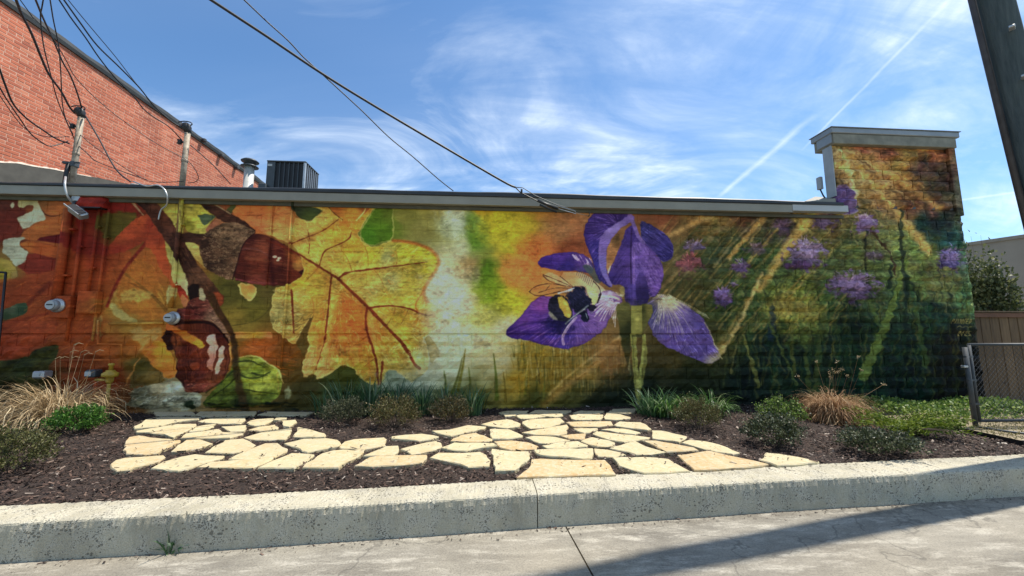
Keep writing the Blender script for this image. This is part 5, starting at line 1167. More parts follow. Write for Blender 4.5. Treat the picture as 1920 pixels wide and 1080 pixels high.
# mortar bed behind the blocks
MB().box(((WALL_L + 3.79) / 2, .157, (LEDGE + ROOF) / 2), (3.79 - WALL_L, .3036, ROOF - LEDGE)).build('mortar', m_mural, building)
MB().box(((3.79 + PIER_R) / 2, .178, (LEDGE + ROOF) / 2), (PIER_R - 3.79 - .004, .30, ROOF - LEDGE)).build('mortar', m_mural, building)
MB().box(((WALL_L + PIER_R) / 2, .196, LEDGE / 2), (PIER_R - WALL_L - .006, .30, LEDGE)).build('mortar', m_mural, building)
MB().box(((PIER_L + PIER_R) / 2, .133, (ROOF + PIER_T) / 2), (PIER_R - PIER_L - .006, .18, PIER_T - ROOF)).build('mortar', m_mural, building)

# block shapes: smooth-faced and split-faced
BL, BH, JT = .4064, .2032, .010
bw, bh = BL - JT, BH - JT


def smooth_mesh():
    e = .0035
    v = [(-bw / 2, 0.003, -bh / 2), (bw / 2, .003, -bh / 2), (bw / 2, .003, bh / 2), (-bw / 2, .003, bh / 2), (-bw / 2 + e, 0, -bh / 2 + e), (bw / 2 - e, 0, -bh / 2 + e), (bw / 2 - e, 0, bh / 2 - e), (-bw / 2 + e, 0, bh / 2 - e), (-bw / 2, .05, -bh / 2), (bw / 2, .05, -bh / 2), (bw / 2, .05, bh / 2), (-bw / 2, .05, bh / 2)]
    f = [(4, 5, 6, 7)] + [(i, (i + 1) % 4, 4 + (i + 1) % 4, 4 + i) for i in range(4)] + [(8 + i, 8 + (i + 1) % 4, (i + 1) % 4, i) for i in range(4)]
    return mesh('block', v, f)


def split_mesh(seed, amp):
    r = np.random.default_rng(seed); nx, nz_ = 6, 4; v = []
    for k in range(nz_):
        for i in range(nx):
            ex = i in (0, nx - 1); ez = k in (0, nz_ - 1)
            xx = -bw / 2 + bw * i / (nx - 1) + (0 if ex else r.normal() * .012); zz = -bh / 2 + bh * k / (nz_ - 1) + (0 if ez else r.normal() * .010)
            d = (.004 + abs(r.normal()) * .006) if (ex or ez) else -amp * r.uniform(.15, 1.15)
            v.append((xx, d, zz))
    f = [(k * nx + i, k * nx + i + 1, (k + 1) * nx + i + 1, (k + 1) * nx + i) for k in range(nz_ - 1) for i in range(nx - 1)]
    per = [i for i in range(nx)] + [k * nx + nx - 1 for k in range(1, nz_)] + [(nz_ - 1) * nx + i for i in range(nx - 2, -1, -1)] + [k * nx for k in range(nz_ - 2, 0, -1)]
    n0 = len(v); v += [(v[i][0], .05, v[i][2]) for i in per]; m = len(per)
    f += [(n0 + j, n0 + (j + 1) % m, per[(j + 1) % m], per[j]) for j in range(m)]
    me = mesh('block', v, f); return me


SM = smooth_mesh(); SPL = [split_mesh(40 + i, .036) for i in range(10)]; SPP = [split_mesh(70 + i, .055) for i in range(8)]
for me in [SM] + SPL + SPP: me.materials.append(m_mural)
blocks = []      # x, z, y, mesh, width factor, mirrored
rb = np.random.default_rng(9)


def lay(x0, x1, z0, n, kind, y):
    for c in range(n):
        z = z0 + BH * (c + .5); off = (BL / 2 if (round((z - .157) / BH)) % 2 else 0); x = -12.0 + off
        while x < x1:
            a, bb = max(x, x0), min(x + BL, x1)
            if bb - a > .06:
                me = SM if kind == 0 else (SPL if kind == 1 else SPP)[rb.integers(8)]
                blocks.append(((a + bb) / 2, z, y + (rb.normal() * .0012 if kind == 0 else rb.normal() * .003), me, (bb - a - JT) / bw, -1 if rb.random() < .5 and kind else 1))
            x += BL


lay(WALL_L, PIER_R, LEDGE - 7 * BH, 7, 1, .030)
lay(WALL_L, 3.79, LEDGE, 12, 0, 0.0)
lay(3.79, PIER_R, LEDGE, 12, 1, .012)
lay(PIER_L, PIER_R, LEDGE + 12 * BH, 6, 2, .014)


def seen(p):
    v = np.asarray(p) - cam_pos; d = v @ cam_fwd; X = 960 + FPX * (v @ cam_right) / d; Y = 540 - FPX * (v @ cam_up) / d
    return d > 0 and -15 < X < 1900 and 0 < Y < 1080


def area(bk):
    def pr(x, z):
        v = np.array([x, 0, z]) - cam_pos; d = v @ cam_fwd; return np.array([FPX * (v @ cam_right) / d, FPX * (v @ cam_up) / d])
    x, z, w = bk[0], bk[1], bw * bk[4]
    if not seen((x, 0, z)) or z < .3 or (z > 3.9 and x < PIER_L): return 0
    a, b_, c = pr(x - w / 2, z - bh / 2), pr(x + w / 2, z - bh / 2), pr(x - w / 2, z + bh / 2)
    return abs((b_ - a)[0] * (c - a)[1] - (b_ - a)[1] * (c - a)[0]) * (1.25 if bk[3] is not SM else 1)


order = sorted(range(len(blocks)), key=lambda i: -area(blocks[i]))
single = set(order[:298])
inv = Matrix.Translation(building.location).inverted()
rest = {0: MB(), 1: MB()}
for i, (x, z, y, me, sw, mir) in enumerate(blocks):
    if i in single:
        o = bpy.data.objects.new('block', me); C.objects.link(o); o.parent = building; o.matrix_parent_inverse = inv
        o.location = (x, y, z); o.scale = (sw, 1, 1)
    else:
        vs = [(v.co.x * sw * mir + x, v.co.y + y, v.co.z + z) for v in me.vertices]
        fs = [tuple(p.vertices) if mir > 0 else tuple(reversed(p.vertices)) for p in me.polygons]
        rest[0 if me is SM else 1].add(vs, fs)
for k, nme in ((0, 'smooth_blocks'), (1, 'split_face_blocks')):
    o = rest[k].build(nme, m_mural, building); o['kind'] = 'stuff'

# roof, fascia, drip edge, trim
RED0 = at_depth(-80, 620, 6.62); RED0 = np.array([RED0[0], RED0[1], 0.0])
rd = cam_right * (40 / FPX) + cam_level; rd = rd / np.linalg.norm(rd); rn = np.array([rd[1], -rd[0], 0.0])      # along / outward from the red wall


def red_pt(px, py):
    r = sight(px, py); tt = float(np.dot(RED0 - cam_pos, rn) / np.dot(r, rn)); return cam_pos + r * tt


def red_s(p): return float(np.dot(p - RED0, rd))


ra, rb_ = RED0 + rd * .4, RED0 + rd * 9.0
FE = 6.93
MB().prism([(WALL_L, .02), (PIER_R - .01, .02), (PIER_R - .01, 9), (rb_[0] + .02, rb_[1]), (ra[0] + .02, ra[1])], 4.024, 4.075).build('roof', m_roof, building)
f1 = on_wall(1486, 388, -.14)[0]
MB().box(((WALL_L + f1) / 2, -.070, 3.925), (f1 - WALL_L - .004, .14, .15), bev=.004).build('fascia', m_fascia, building)
MB().box(((f1 + FE) / 2, -.071, 3.945), (FE - f1 - .004, .146, .125), bev=.004).build('fascia', m_fascia2, building)
C.objects['fascia.001']['label'] = 'newer pale end of the fascia'
# formed drip edge: upright lip with a small step
xs = np.linspace(WALL_L, FE - .10, 60); v = []
for x in xs:
    w_ = .004 * math.sin(x * 1.7) + .003 * math.sin(x * 5.1); s_ = np.interp(x, [WALL_L, -5, 1, FE], [-.035, -.02, .012, -.012])
    v += [(x, -.150, 4.002), (x, -.160, 4.012), (x, -.162 + w_ * .4, 4.064 + w_ + s_), (x, -.145, 4.082 + w_ + s_), (x, .03, 4.082 + s_), (x, .03, 4.002)]
n6 = 6
f = [(i * n6 + k, (i + 1) * n6 + k, (i + 1) * n6 + (k + 1) % n6, i * n6 + (k + 1) % n6) for i in range(len(xs) - 1) for k in range(n6)] + [tuple(range(5, -1, -1)), tuple((len(xs) - 1) * n6 + k for k in range(6))]
MB().add(v, f).build('drip_edge', m_drip, building)
MB().box(((WALL_L + FE) / 2, -.022, 3.815), (FE - WALL_L - .02, .040, .060), bev=.003).build('trim_board', m_trim, building)
# the raised end: capping, tan board, grey side cladding
p0, p1 = on_wall(1566, 241, -.10), on_wall(1803, 252, -.10)
MB().box(((PIER_L + PIER_R) / 2 + .01, .17, 5.575), (PIER_R - PIER_L + .17, .50, .115), bev=.012).build('coping', m_coping, building)
MB().box(((PIER_L + PIER_R) / 2 + .01, .17, 5.636), (PIER_R - PIER_L + .20, .54, .012)).build('coping_lip', m_coping, building)
MB().box(((PIER_L + PIER_R) / 2, .17, 5.41), (PIER_R - PIER_L + .05, .46, .21), bev=.01).build('frieze_board', m_cap2, building)
MB().box((PIER_L - .012, .12, 4.78), (.024, .20, 1.04)).build('side_cladding', m_panel, building)
MB().box((PIER_L - .028, .14, 5.46), (.05, .34, .26), bev=.01).build('cladding_cap', m_coping, building)
MB().box((PIER_R - .075, -.012, 4.60), (.15, .06, 1.40), bev=.008).build('corner_strip', m_mural, building)
# cricket flashing beside the raised end
MB().add([(5.9, .05, 4.085), (6.88, .05, 4.085), (6.88, .05, 4.22), (6.6, .5, 4.30), (6.88, .5, 4.42), (5.95, .6, 4.09), (6.88, .9, 4.09)], [(0, 1, 2, 3), (3, 2, 4), (0, 3, 5), (3, 4, 6, 5), (0, 5, 6, 1), (1, 6, 4, 2)]).build('flashing', m_fascia, building)
# return wall and back so the building is solid
MB().box(((WALL_L + PIER_R) / 2, 4.6, 2.0), (PIER_R - WALL_L - .02, 8.5, 4.0)).build('body', flat('plain_block', (.3, .29, .26), .9), building)

# ================================================================= RED BRICK BUILDING
m_brick, t, b = new_mat('red_brick')
r_ = island(t)
col = ramp(t, r_, [(0.0, (.33, .086, .046)), (.12, (.39, .102, .052)), (.5, (.44, .120, .060)), (.85, (.48, .138, .070)), (1.0, (.51, .18, .10))])
col = mixc(t, 1.0, col, ramp(t, nz(t, 1.1, 4), [(.3, .84), (.7, 1.10)]), 'MULTIPLY')
col = mixc(t, 1.0, col, ramp(t, nz(t, 2.2, 4, .6, .2, (1, 1, .16)), [(.34, .86), (.56, 1.04)]), 'MULTIPLY')
col = mixc(t, 1.0, col, ramp(t, nz(t, 55, 4), [(.3, .86), (.7, 1.08)]), 'MULTIPLY')
t.links.new(col, b.inputs['Base Color']); b.inputs['Roughness'].default_value = .85; bump(t, b, nz(t, 70, 4), .3, .004)
m_mortar = flat('brick_mortar', (.52, .30, .215), .9, 0, .12, 20)
m_parge = flat('grey_cement_parge', (.070, .066, .055), .85, 0, .25, 5, .3)
m_white = flat('peeling_white_paint', (.55, .47, .38), .7, 0, .15, 14)
m_tarcap = flat('dark_parapet_cap', (.050, .052, .052), .55, .2, .3, 3)
redb = empty('red_brick_building', (RED0[0] - .5, RED0[1] + 4, 0), 'tall red brick side wall with dark sloping parapet, rising above the roof', 'building')
tA, tB = red_pt(0, 0.5), red_pt(440, 311)
sA, sB = red_s(tA), red_s(tB)


def ztop(s): return tA[2] + (s - sA) * (tB[2] - tA[2]) / (sB - sA)


s0, s1 = -.55, red_s(red_pt(492, 345))
def RP3(s, z, o=0.0): p = RED0 + rd * s + rn * o; return (p[0], p[1], z)


zb = 3.6
body = [RP3(s0, zb, -.004), RP3(s1, zb, -.004), RP3(s1, ztop(s1), -.004), RP3(s0, ztop(s0), -.004)]
back = [RP3(s, z, -6) for s, z in ((s0, 0), (s1, 0), (s1, ztop(s1)), (s0, ztop(s0)))]
body[0] = RP3(s0, 0, -.004); body[1] = RP3(s1, 0, -.004)
MB().add(body + back, [(0, 1, 2, 3), (7, 6, 5, 4), (0, 4, 5, 1), (1, 5, 6, 2), (2, 6, 7, 3), (3, 7, 4, 0)]).build('mortar', m_mortar, redb)
bl, bhh, bj = .202, .0563, .0115
yaw_red = math.atan2(rd[1], rd[0])
bm_ = MB(); e = .004
hx, hz = bl / 2, bhh / 2
bm_.add([(-hx, 0.05, -hz), (hx, .05, -hz), (hx, .05, hz), (-hx, .05, hz), (-hx, .003, -hz), (hx, .003, -hz), (hx, .003, hz), (-hx, .003, hz), (-hx + e, 0, -hz + e), (hx - e, 0, -hz + e), (hx - e, 0, hz - e), (-hx + e, 0, hz - e)],
        [(8, 9, 10, 11)] + [(4 + i, 4 + (i + 1) % 4, 8 + (i + 1) % 4, 8 + i) for i in range(4)] + [(i, (i + 1) % 4, 4 + (i + 1) % 4, 4 + i) for i in range(4)])
BRK = mesh('brick', bm_.v, bm_.f); BRK.materials.append(m_brick)
bricks = []
rbk = np.random.default_rng(17); row = 0; z = 3.70
while z < 9.2:
    header = row % 6 == 3
    step = (.0985 if header else bl) + bj; s = s0 + (row % 2) * .107 - .1
    while s < s1:
        if s > s0 and s + step < s1 and z + bhh < ztop(s) + .02:
            bricks.append((s + step / 2, z + bhh / 2, .485 if header else 1.0))
        s += step
    row += 1; z += bhh + bj


def px_of(p):
    v = np.asarray(p) - cam_pos; d = v @ cam_fwd; return 960 + FPX * (v @ cam_right) / d, 540 - FPX * (v @ cam_up) / d


cand = []
for i, (s, z, w) in enumerate(bricks):
    X, Y = px_of(RP3(s, z))
    if -8 < X < 470 and -5 < Y < 335 and z > 4.1 + .42 * max(0, 1 - s / 2.2): cand.append((s + (1.0 if w < 1 else 0) + abs(z - 5) * .12, i))
cand.sort(); single = {i for _, i in cand[:296]}
inv = Matrix.Translation(redb.location).inverted()
bf = MB(); Mz = Matrix.Rotation(yaw_red, 3, 'Z')
bv = [v.co.copy() for v in BRK.vertices]; bfaces = [tuple(p.vertices) for p in BRK.polygons]
for i, (s, z, w) in enumerate(bricks):
    o_ = rbk.normal() * .0012; p = RP3(s, z, o_)
    # brick mesh faces -Y; the wall faces rn
    if i in single:
        o = bpy.data.objects.new('brick', BRK); C.objects.link(o); o.parent = redb; o.matrix_parent_inverse = inv
        o.location = p; o.rotation_euler = (0, 0, yaw_red); o.scale = (w, 1, 1)
    else:
        bf.add([tuple(Mz @ Vector((q.x * w, q.y, q.z)) + Vector(p)) for q in bv], bfaces)
o = bf.build('brick_field', m_brick, redb); o['kind'] = 'stuff'
# parapet cap, following the slope
v = []
cs = np.linspace(s0, s1 + .1, 40)
for s in cs:
    k = .012 * math.sin(s * 4.2) + .008 * math.sin(s * 9)
    zt = ztop(s)
    v += [RP3(s, zt - .02, .035), RP3(s, zt + .05 + k * .4, .055), RP3(s, zt + .13 + k, .05), RP3(s, zt + .15 + k, -.1), RP3(s, zt + .15, -.35), RP3(s, zt - .02, -.35)]
f = [(i * 6 + k, (i + 1) * 6 + k, (i + 1) * 6 + (k + 1) % 6, i * 6 + (k + 1) % 6) for i in range(len(cs) - 1) for k in range(6)] + [tuple(range(5, -1, -1)), tuple((len(cs) - 1) * 6 + k for k in range(6))]
MB().add(v, f).build('parapet_cap', m_tarcap, redb)
# lumps of tar and brackets standing on the cap towards the back
for px, py in ((377, 262), (411, 291), (440, 314)):
    p = red_pt(px, py); MB().box((p[0], p[1], p[2] - .02), (.10, .30, .10), yaw_red, .02).build('cap_clip', m_tarcap, redb)
# cement parge at the foot and its ragged painted edge
pe = [(-60, 292), (0, 304), (30, 305), (60, 311), (100, 317), (137, 325), (170, 331), (205, 338), (240, 345)]
pp = [red_pt(*q) for q in pe]; ss = [red_s(p) for p in pp]; zz_ = [p[2] for p in pp]
n = len(ss); v = [RP3(s, z, .020) for s, z in zip(ss, zz_)] + [RP3(s, 3.9, .020) for s in ss] + [RP3(s, z, -.005) for s, z in zip(ss, zz_)]
f = [(n + i, n + i + 1, i + 1, i) for i in range(n - 1)] + [(i, i + 1, 2 * n + i + 1, 2 * n + i) for i in range(n - 1)]
MB().add(v, f).build('cement_parge', m_parge, redb)
rw = np.random.default_rng(4); ws = np.linspace(ss[1] - .3, ss[6], 46); v = []
for s in ws:
    z = float(np.interp(s, ss, zz_)); hgt = abs(rw.normal()) * .008 + (.008 if -.3 < math.sin(s * 3.1) else 0.0) + .002
    v += [RP3(s, z - .012, .024), RP3(s, z + hgt, .012), RP3(s, z + hgt, -.004), RP3(s, z - .012, -.004)]
f = [(i * 4 + k, (i + 1) * 4 + k, (i + 1) * 4 + (k + 1) % 4, i * 4 + (k + 1) % 4) for i in range(len(ws) - 1) for k in range(4)]
MB().add(v, f).build('painted_edge', m_white, redb)

# ================================================================= THINGS ON THE ROOF
m_rust = flat('weathered_pipe', (.30, .26, .20), .7, .2, .35, 12, 0, (.16, .12, .085))
m_black = flat('black_rubber', (.012, .012, .013), .5, 0, .2, 10)
m_galv = flat('galvanised_steel', (.45, .46, .46), .4, .6, .15, 10)
m_dkmet = flat('dark_grey_metal', (.055, .065, .072), .5, .2, .2, 8)
m_vent = flat('pale_vent_metal', (.46, .46, .43), .5, .2, .2, 10)
m_lamp = flat('silver_lamp_metal', (.40, .40, .40), .35, .6, .1, 8)
m_glass, t, b = new_mat('meter_glass'); b.inputs['Base Color'].default_value = (.24, .26, .27, 1); b.inputs['Roughness'].default_value = .08; b.inputs['Specular IOR Level'].default_value = .7
m_face = flat('meter_face', (.38, .40, .40), .5, 0, .05, 10)
m_yel = flat('yellow_gas_paint', (.42, .27, .03), .5, 0, .2, 12)


def service_mast(px, py_top, py_foot, label):
    foot = at_depth(px[1], py_foot, 6.75 + .0); top = at_depth(px[0], py_top, 6.75)
    foot = np.array([top[0] + (foot[0] - top[0]) * .3, top[1], 4.06]); top = np.array([foot[0], foot[1], top[2]])
    e = empty('service_mast', tuple(foot), label, 'pipe mast', 'service masts on the roof edge')
    MB().tube([foot, (foot[0], foot[1], top[2] - .14)], .046, 10).lathe([(.05, 0), (.052, .03), (.05, .06)], (foot[0], foot[1], foot[2] + (top[2] - foot[2]) * .45), n=10).build('pipe', m_rust, e, True)
    q = Vector((foot[0], foot[1], top[2] - .14))
    MB().lathe([(.052, -.03), (.060, .02), (.075, .06), (.070, .12), (.035, .155)], q, (-.25, -.2, 1), 12).box((q.x - .06, q.y - .03, q.z + .05), (.10, .09, .05), .3, .015).build('weatherhead', m_black, e, True)
    MB().tube([(q.x - .03 + .13 * math.cos(a), q.y - .05, q.z + .12 + .05 * math.sin(a)) for a in np.linspace(-.6, 2.6, 8)], .010, 6).build('wire_loop', m_black, e, True)
    ins = Vector((foot[0] - .10, foot[1] - .03, top[2] - .36))
    MB().lathe([(.02, -.045), (.042, -.035), (.030, -.01), (.030, .01), (.042, .035), (.02, .045)], ins, (0, 0, 1), 10).box((ins.x + .05, ins.y + .01, ins.z), (.10, .03, .03)).build('insulator', m_black, e, True)
    return e, q


mast1, h1 = service_mast((152, 140), 204, 340, 'pipe mast with weatherhead and clamp, nearer the left edge, in front of the red bricks')
cl_ = Vector(mast1.location)
MB().lathe([(.055, -.05), (.062, -.04), (.062, .04), (.055, .05)], (cl_.x, cl_.y, 4.62), n=10).box((cl_.x - .08, cl_.y - .05, 4.63), (.12, .05, .05), .2, .01).box((cl_.x + .09, cl_.y - .05, 4.64), (.10, .03, .03), .1, .01).build('clamp', m_dkmet, mast1)
MB().tube([(cl_.x - .05, cl_.y - .05, 4.62), (cl_.x - .055, cl_.y - .06, 4.4), (cl_.x - .06, cl_.y - .055, 4.2)], .032, 7).build('cable_sleeve', m_black, mast1, True)
mast2, h2 = service_mast((352, 345), 233, 345, 'pipe mast with weatherhead crossing the dark parapet line, second from the left')
cl2 = Vector(mast2.location)

# flue with rain cap
vb = at_depth(465, 350, 7.5); vt = at_depth(466, 299, 7.5)
flue = empty('roof_flue', (vb[0], vb[1], 4.075), 'pale round flue pipe with a double rain cap standing on the roof', 'flue')
zt = vt[2]
MB().lathe([(.115, 0), (.098, .05), (.088, .06), (.088, zt - 4.075 - .15)], (vb[0], vb[1], 4.075), n=20).build('pipe', m_vent, flue, True)
MB().lathe([(.155, 0), (.16, .008), (.10, .05), (.09, .05)], (vb[0], vb[1], zt - .165), n=20).build('collar', m_dkmet, flue, True)
MB().lathe([(.105, 0), (.105, .05), (.155, .055), (.16, .068), (.12, .10), (.03, .115)], (vb[0], vb[1], zt - .115), n=20).build('cap', m_dkmet, flue, True)

# air-conditioning unit
a0, a1 = at_depth(499, 352, 7.55), at_depth(569, 352, 7.55); atz = at_depth(530, 303, 7.55)[2]
acw = a1[0] - a0[0]; acx, acy = (a0[0] + a1[0]) / 2, (a0[1] + a1[1]) / 2; acd = .62
ac = empty('air_conditioner', (acx, acy + acd / 2, 4.075), 'dark grey boxy condenser unit with vertical louvres on the roof', 'air conditioner', rz=0)
h = atz - 4.075
M_ = MB()
MB().box((acx, acy + acd / 2, 4.075 + h / 2 - .01), (acw - .05, acd - .05, h - .03)).build('coil', flat('coil_black', (.012, .013, .016), .6), ac)
for sx_, sy_ in ((-1, 0), (1, 0), (-1, 1), (1, 1)):
    MB().box((acx + sx_ * (acw / 2 - .02), acy + .02 + sy_ * (acd - .04), 4.075 + h / 2), (.045, .045, h), bev=.006).build('corner_post', m_galv if (sx_, sy_) == (1, 0) else m_dkmet, ac)  # front right post in paler metal: sunlit edge put into the colour
MB().box((acx, acy + acd / 2, 4.075 + h + .004), (acw + .02, acd + .02, .03), bev=.008).build('lid', m_dkmet, ac)
MB().box((acx - acw / 2 + .085, acy + .008, 4.075 + h / 2), (.15, .03, h - .04)).build('service_panel', m_dkmet, ac)
for k in range(5):
    MB().box((acx - acw / 2 + .25 + k * (acw - .30) / 5, acy + .004, 4.075 + h / 2), (.014, .014, h - .04)).build('louvre_bar', m_dkmet, ac)
for k in range(6):
    MB().box((acx + acw / 2 - .003, acy + .11 + k * .085, 4.075 + h / 2), (.012, .014, h - .04)).build('louvre_bar', m_galv, ac)  # right side bars paler than the front ones: sunlight put into the colour
MB().box((acx - acw / 2 + .06, acy - .010, 4.075 + h - .085), (.09, .006, .045)).build('badge', m_face, ac)
dz_ = MB().box((acx - acw / 2 - .01, acy - .06, 4.075 + h * .38), (.15, .10, .18), bev=.01).build('disconnect_box', m_dkmet, ac)
# low vent by the fascia and box on the raised end
lv = on_wall(256, 345, .35)
e = empty('low_roof_vent', (lv[0], lv[1], 4.075), 'small squat round vent just above the grey fascia', 'roof vent')
MB().lathe([(.06, 0), (.06, .13), (.085, .135), (.085, .16), (.03, .175)], (lv[0], lv[1], 4.075), n=14).build('hood', m_vent, e, True)
MB().lathe([(.09, 0), (.065, .02)], (lv[0], lv[1], 4.076), n=14).build('collar', m_dkmet, e, True)
bx_ = on_wall(1537, 344, .30)
e = empty('junction_box', (bx_[0], bx_[1], bx_[2] - .1), 'small pale grey box beside the raised end of the wall', 'junction box')
MB().box((bx_[0], bx_[1], bx_[2]), (.07, .10, .26), bev=.01).build('case', m_panel, e)
MB().tube([(bx_[0], bx_[1], bx_[2] - .13), (bx_[0] + .03, bx_[1] - .02, bx_[2] - .26), (bx_[0] + .10, bx_[1] - .05, 4.20), (bx_[0] + .12, bx_[1] - .1, 4.09)], .014, 6).build('lead', m_black, e, True)

# ================================================================= FIXED TO THE WALL
# floodlight
fp = on_wall(147, 398, -.20)
fl = empty('floodlight', tuple(on_wall(150, 372, 0)), 'tilted silver floodlight on a bracket under the fascia', 'floodlight')
rot = Matrix.Rotation(R(36), 3, 'Y') @ Matrix.Rotation(R(-50), 3, 'X')
MB().box(fp, (.27, .12, .13), bev=.02, rot=rot).build('housing', m_lamp, fl)
off = rot @ Vector((0, -.07, -.02))
MB().box(Vector(fp) + off, (.245, .012, .10), rot=rot).build('lens', m_black, fl)
MB().box(Vector(fp) + rot @ Vector((0, -.085, -.085)), (.30, .03, .012), rot=rot).build('visor', m_lamp, fl)
jb = on_wall(147, 372, -.06)
MB().box(jb, (.13, .11, .13), bev=.012).build('junction_box', m_galv, fl)
MB().tube([Vector(jb) + Vector((.0, -.03, -.06)), Vector(jb) + Vector((.02, -.09, -.14)), Vector(fp) + Vector((.02, .05, .06))], .022, 7).build('bracket', m_dkmet, fl, True)
# hooded gutter box painted red
gb = on_wall(182, 380, -.09); gb0, gb1 = on_wall(156, 384, 0)[0], on_wall(208, 384, 0)[0]; zb0, zb1 = on_wall(182, 389, -.1)[2], on_wall(182, 366, -.1)[2]
gl = gb1 - gb0; n = 9; v = []
hood = empty('hooded_trough', (gb[0], 0, zb0), 'red painted hooded trough under the fascia with conduits dropping from it', 'wiring trough')
for i in range(n):
    x = gb0 + gl * i / (n - 1); k = .012 * math.sin(i * 2.1); s_ = .75 if i in (0, n - 1) else 1
    v += [(x, -.002, zb0), (x, -.15 * s_, zb0 - .004), (x, -.165 * s_ + k, zb0 + .05), (x, -.12 * s_, zb0 + (zb1 - zb0) * .75 * s_ + k), (x, -.05, zb0 + (zb1 - zb0) * s_), (x, -.002, zb0 + (zb1 - zb0) * s_)]
f = [(i * 6 + k, i * 6 + (k + 1) % 6, (i + 1) * 6 + (k + 1) % 6, (i + 1) * 6 + k) for i in range(n - 1) for k in range(6)] + [tuple(range(6)), tuple((n - 1) * 6 + k for k in range(5, -1, -1))]
MB().add(v, f).build('hood', m_mural, hood)
MB().box(((gb0 + gb1) / 2 + .02, -.085, zb0 - .012), (gl * .8, .13, .016)).build('bottom_plate', m_black, hood)


def conduit(pxs, r, label, name='conduit', y=-.045, cat='conduit', group='painted conduits on the mural wall'):
    P = [on_wall(a, b_, y) for a, b_ in pxs]
    x0 = P[0][0]
    if len(P) == 2 and abs(P[0][0] - P[1][0]) < .35: P = [P[0], np.array([x0, P[1][1], P[1][2]])]
    e = empty(name, tuple(P[-1]), label, cat, group)
    MB().tube(P, r, 9).build('pipe', m_mural, e, True)
    for k in (.22, .72):
        a, b_ = P[0], P[-1]; c = a + (b_ - a) * k
        if len(P) == 2 and abs(b_[2] - a[2]) > .6: MB().box((c[0], y * .5, c[2]), (r * 4.2, abs(y) + r * .6, .03), bev=.004).build('strap', m_mural, e)
    return e


conduit([(129, 392), (113, 566)], .060, 'widest painted pipe, running down to the left round meter', y=-.065)
conduit([(155, 414), (140, 640)], .024, 'thin orange painted conduit between the wide pipe and the small yellow box')
conduit([(186, 392), (177, 546)], .022, 'short painted conduit from the red trough down to the yellow box')
conduit([(205, 392), (186, 640)], .020, 'long painted conduit from the red trough passing right of the yellow box')
conduit([(341, 372), (337, 600)], .036, 'dark then yellowish painted pipe across the branch, above the right round meter', y=-.05)
conduit([(549, 374), (523, 694)], .020, 'yellow painted pipe crossing the shiny acorn tip')
conduit([(512, 376), (505, 540)], .010, 'thinnest dark painted line left of the yellow pipe on the acorn', y=-.016)
conduit([(205, 607), (306, 606)], .020, 'level painted pipe running left from the right round meter')
conduit([(184, 600), (184, 645), (228, 646), (228, 668)], .018, 'bent painted pipe stepping down towards the gas regulator')
conduit([(112, 676), (205, 675), (205, 690)], .020, 'low level gas pipe behind the dry grass', cat='pipe')
# small painted cabinet
pb0, pb1 = on_wall(151, 546, -.06), on_wall(183, 588, -.06)
e = empty('painted_cabinet', ((pb0[0] + pb1[0]) / 2, 0, pb1[2]), 'small square ochre painted cabinet on the orange wall', 'cabinet')
MB().box(((pb0[0] + pb1[0]) / 2, -.052, (pb0[2] + pb1[2]) / 2), (pb1[0] - pb0[0], .10, pb0[2] - pb1[2]), bev=.008).build('case', m_mural, e)
MB().box(((pb0[0] + pb1[0]) / 2, -.106, (pb0[2] + pb1[2]) / 2 - .01), (pb1[0] - pb0[0] - .03, .008, pb0[2] - pb1[2] - .06), bev=.003).build('door', m_mural, e)


def meter(px, py, r, label, yy):
    c = on_wall(px, py, yy)
    e = empty('electric_meter', (c[0], 0, c[2] - .18), label, 'electric meter', 'round meters on the mural wall')
    MB().box((c[0] + .02, -.055, c[2] - .02), (.28, .11, .36), bev=.01).build('socket_box', m_mural, e)
    MB().lathe([(r * 1.25, 0), (r * 1.28, .025), (r * 1.12, .03), (r * 1.12, .05)], (c[0], -.112, c[2]), (0, -1, 0), 20).build('rim', m_galv, e, True)
    MB().lathe([(r, 0), (r, .04), (r * .92, .07), (r * .6, .085), (r * .05, .09)], (c[0], -.150, c[2]), (0, -1, 0), 20).build('glass_cover', m_glass, e, True)
    MB().box((c[0], -.243, c[2] + .005), (r * 1.0, .006, r * .22)).build('display', m_black, e)
    MB().lathe([(r * .78, 0), (r * .78, .004)], (c[0], -.2375, c[2]), (0, -1, 0), 18).build('face_plate', m_face, e)


meter(98, 572, .088, 'round glass electric meter nearer the left edge, below the widest pipe', -.20)
meter(318, 596, .084, 'round glass electric meter beside the hanging acorn', -.20)
# orange painted pipe stub beside it: the gas set
g0 = on_wall(176, 700, -.10)
e = empty('gas_meter', (g0[0], 0, .3), 'grey gas meter face beside the yellow regulator, low on the wall', 'gas meter')
MB().box((g0[0], -.10, g0[2]), (.15, .16, .12), bev=.02).build('case', m_dkmet, e)
MB().box((g0[0] - .01, -.184, g0[2]), (.09, .010, .07)).build('dial', m_face, e)
MB().tube([(g0[0] + .03, -.08, g0[2] - .05), (g0[0] + .03, -.08, .28)], .022, 8).build('riser', m_mural, e, True)
g1 = on_wall(207, 700, -.12)
e = empty('gas_regulator', (g1[0], 0, .3), 'yellow gas regulator with a vented top, low on the wall', 'gas regulator')
MB().lathe([(.03, -.16), (.05, -.12), (.05, -.06), (.10, -.05), (.105, .0), (.06, .03), (.055, .05)], g1, n=16).build('body', m_yel, e, True)
MB().lathe([(.028, .05), (.028, .12), (.04, .125), (.04, .15), (.02, .16)], g1, n=12).build('vent', m_yel, e, True)
MB().tube([Vector(g1) + Vector((-.06, 0, -.10)), Vector(g1) + Vector((-.22, .02, -.10))], .022, 8).build('inlet_pipe', m_yel, e, True)
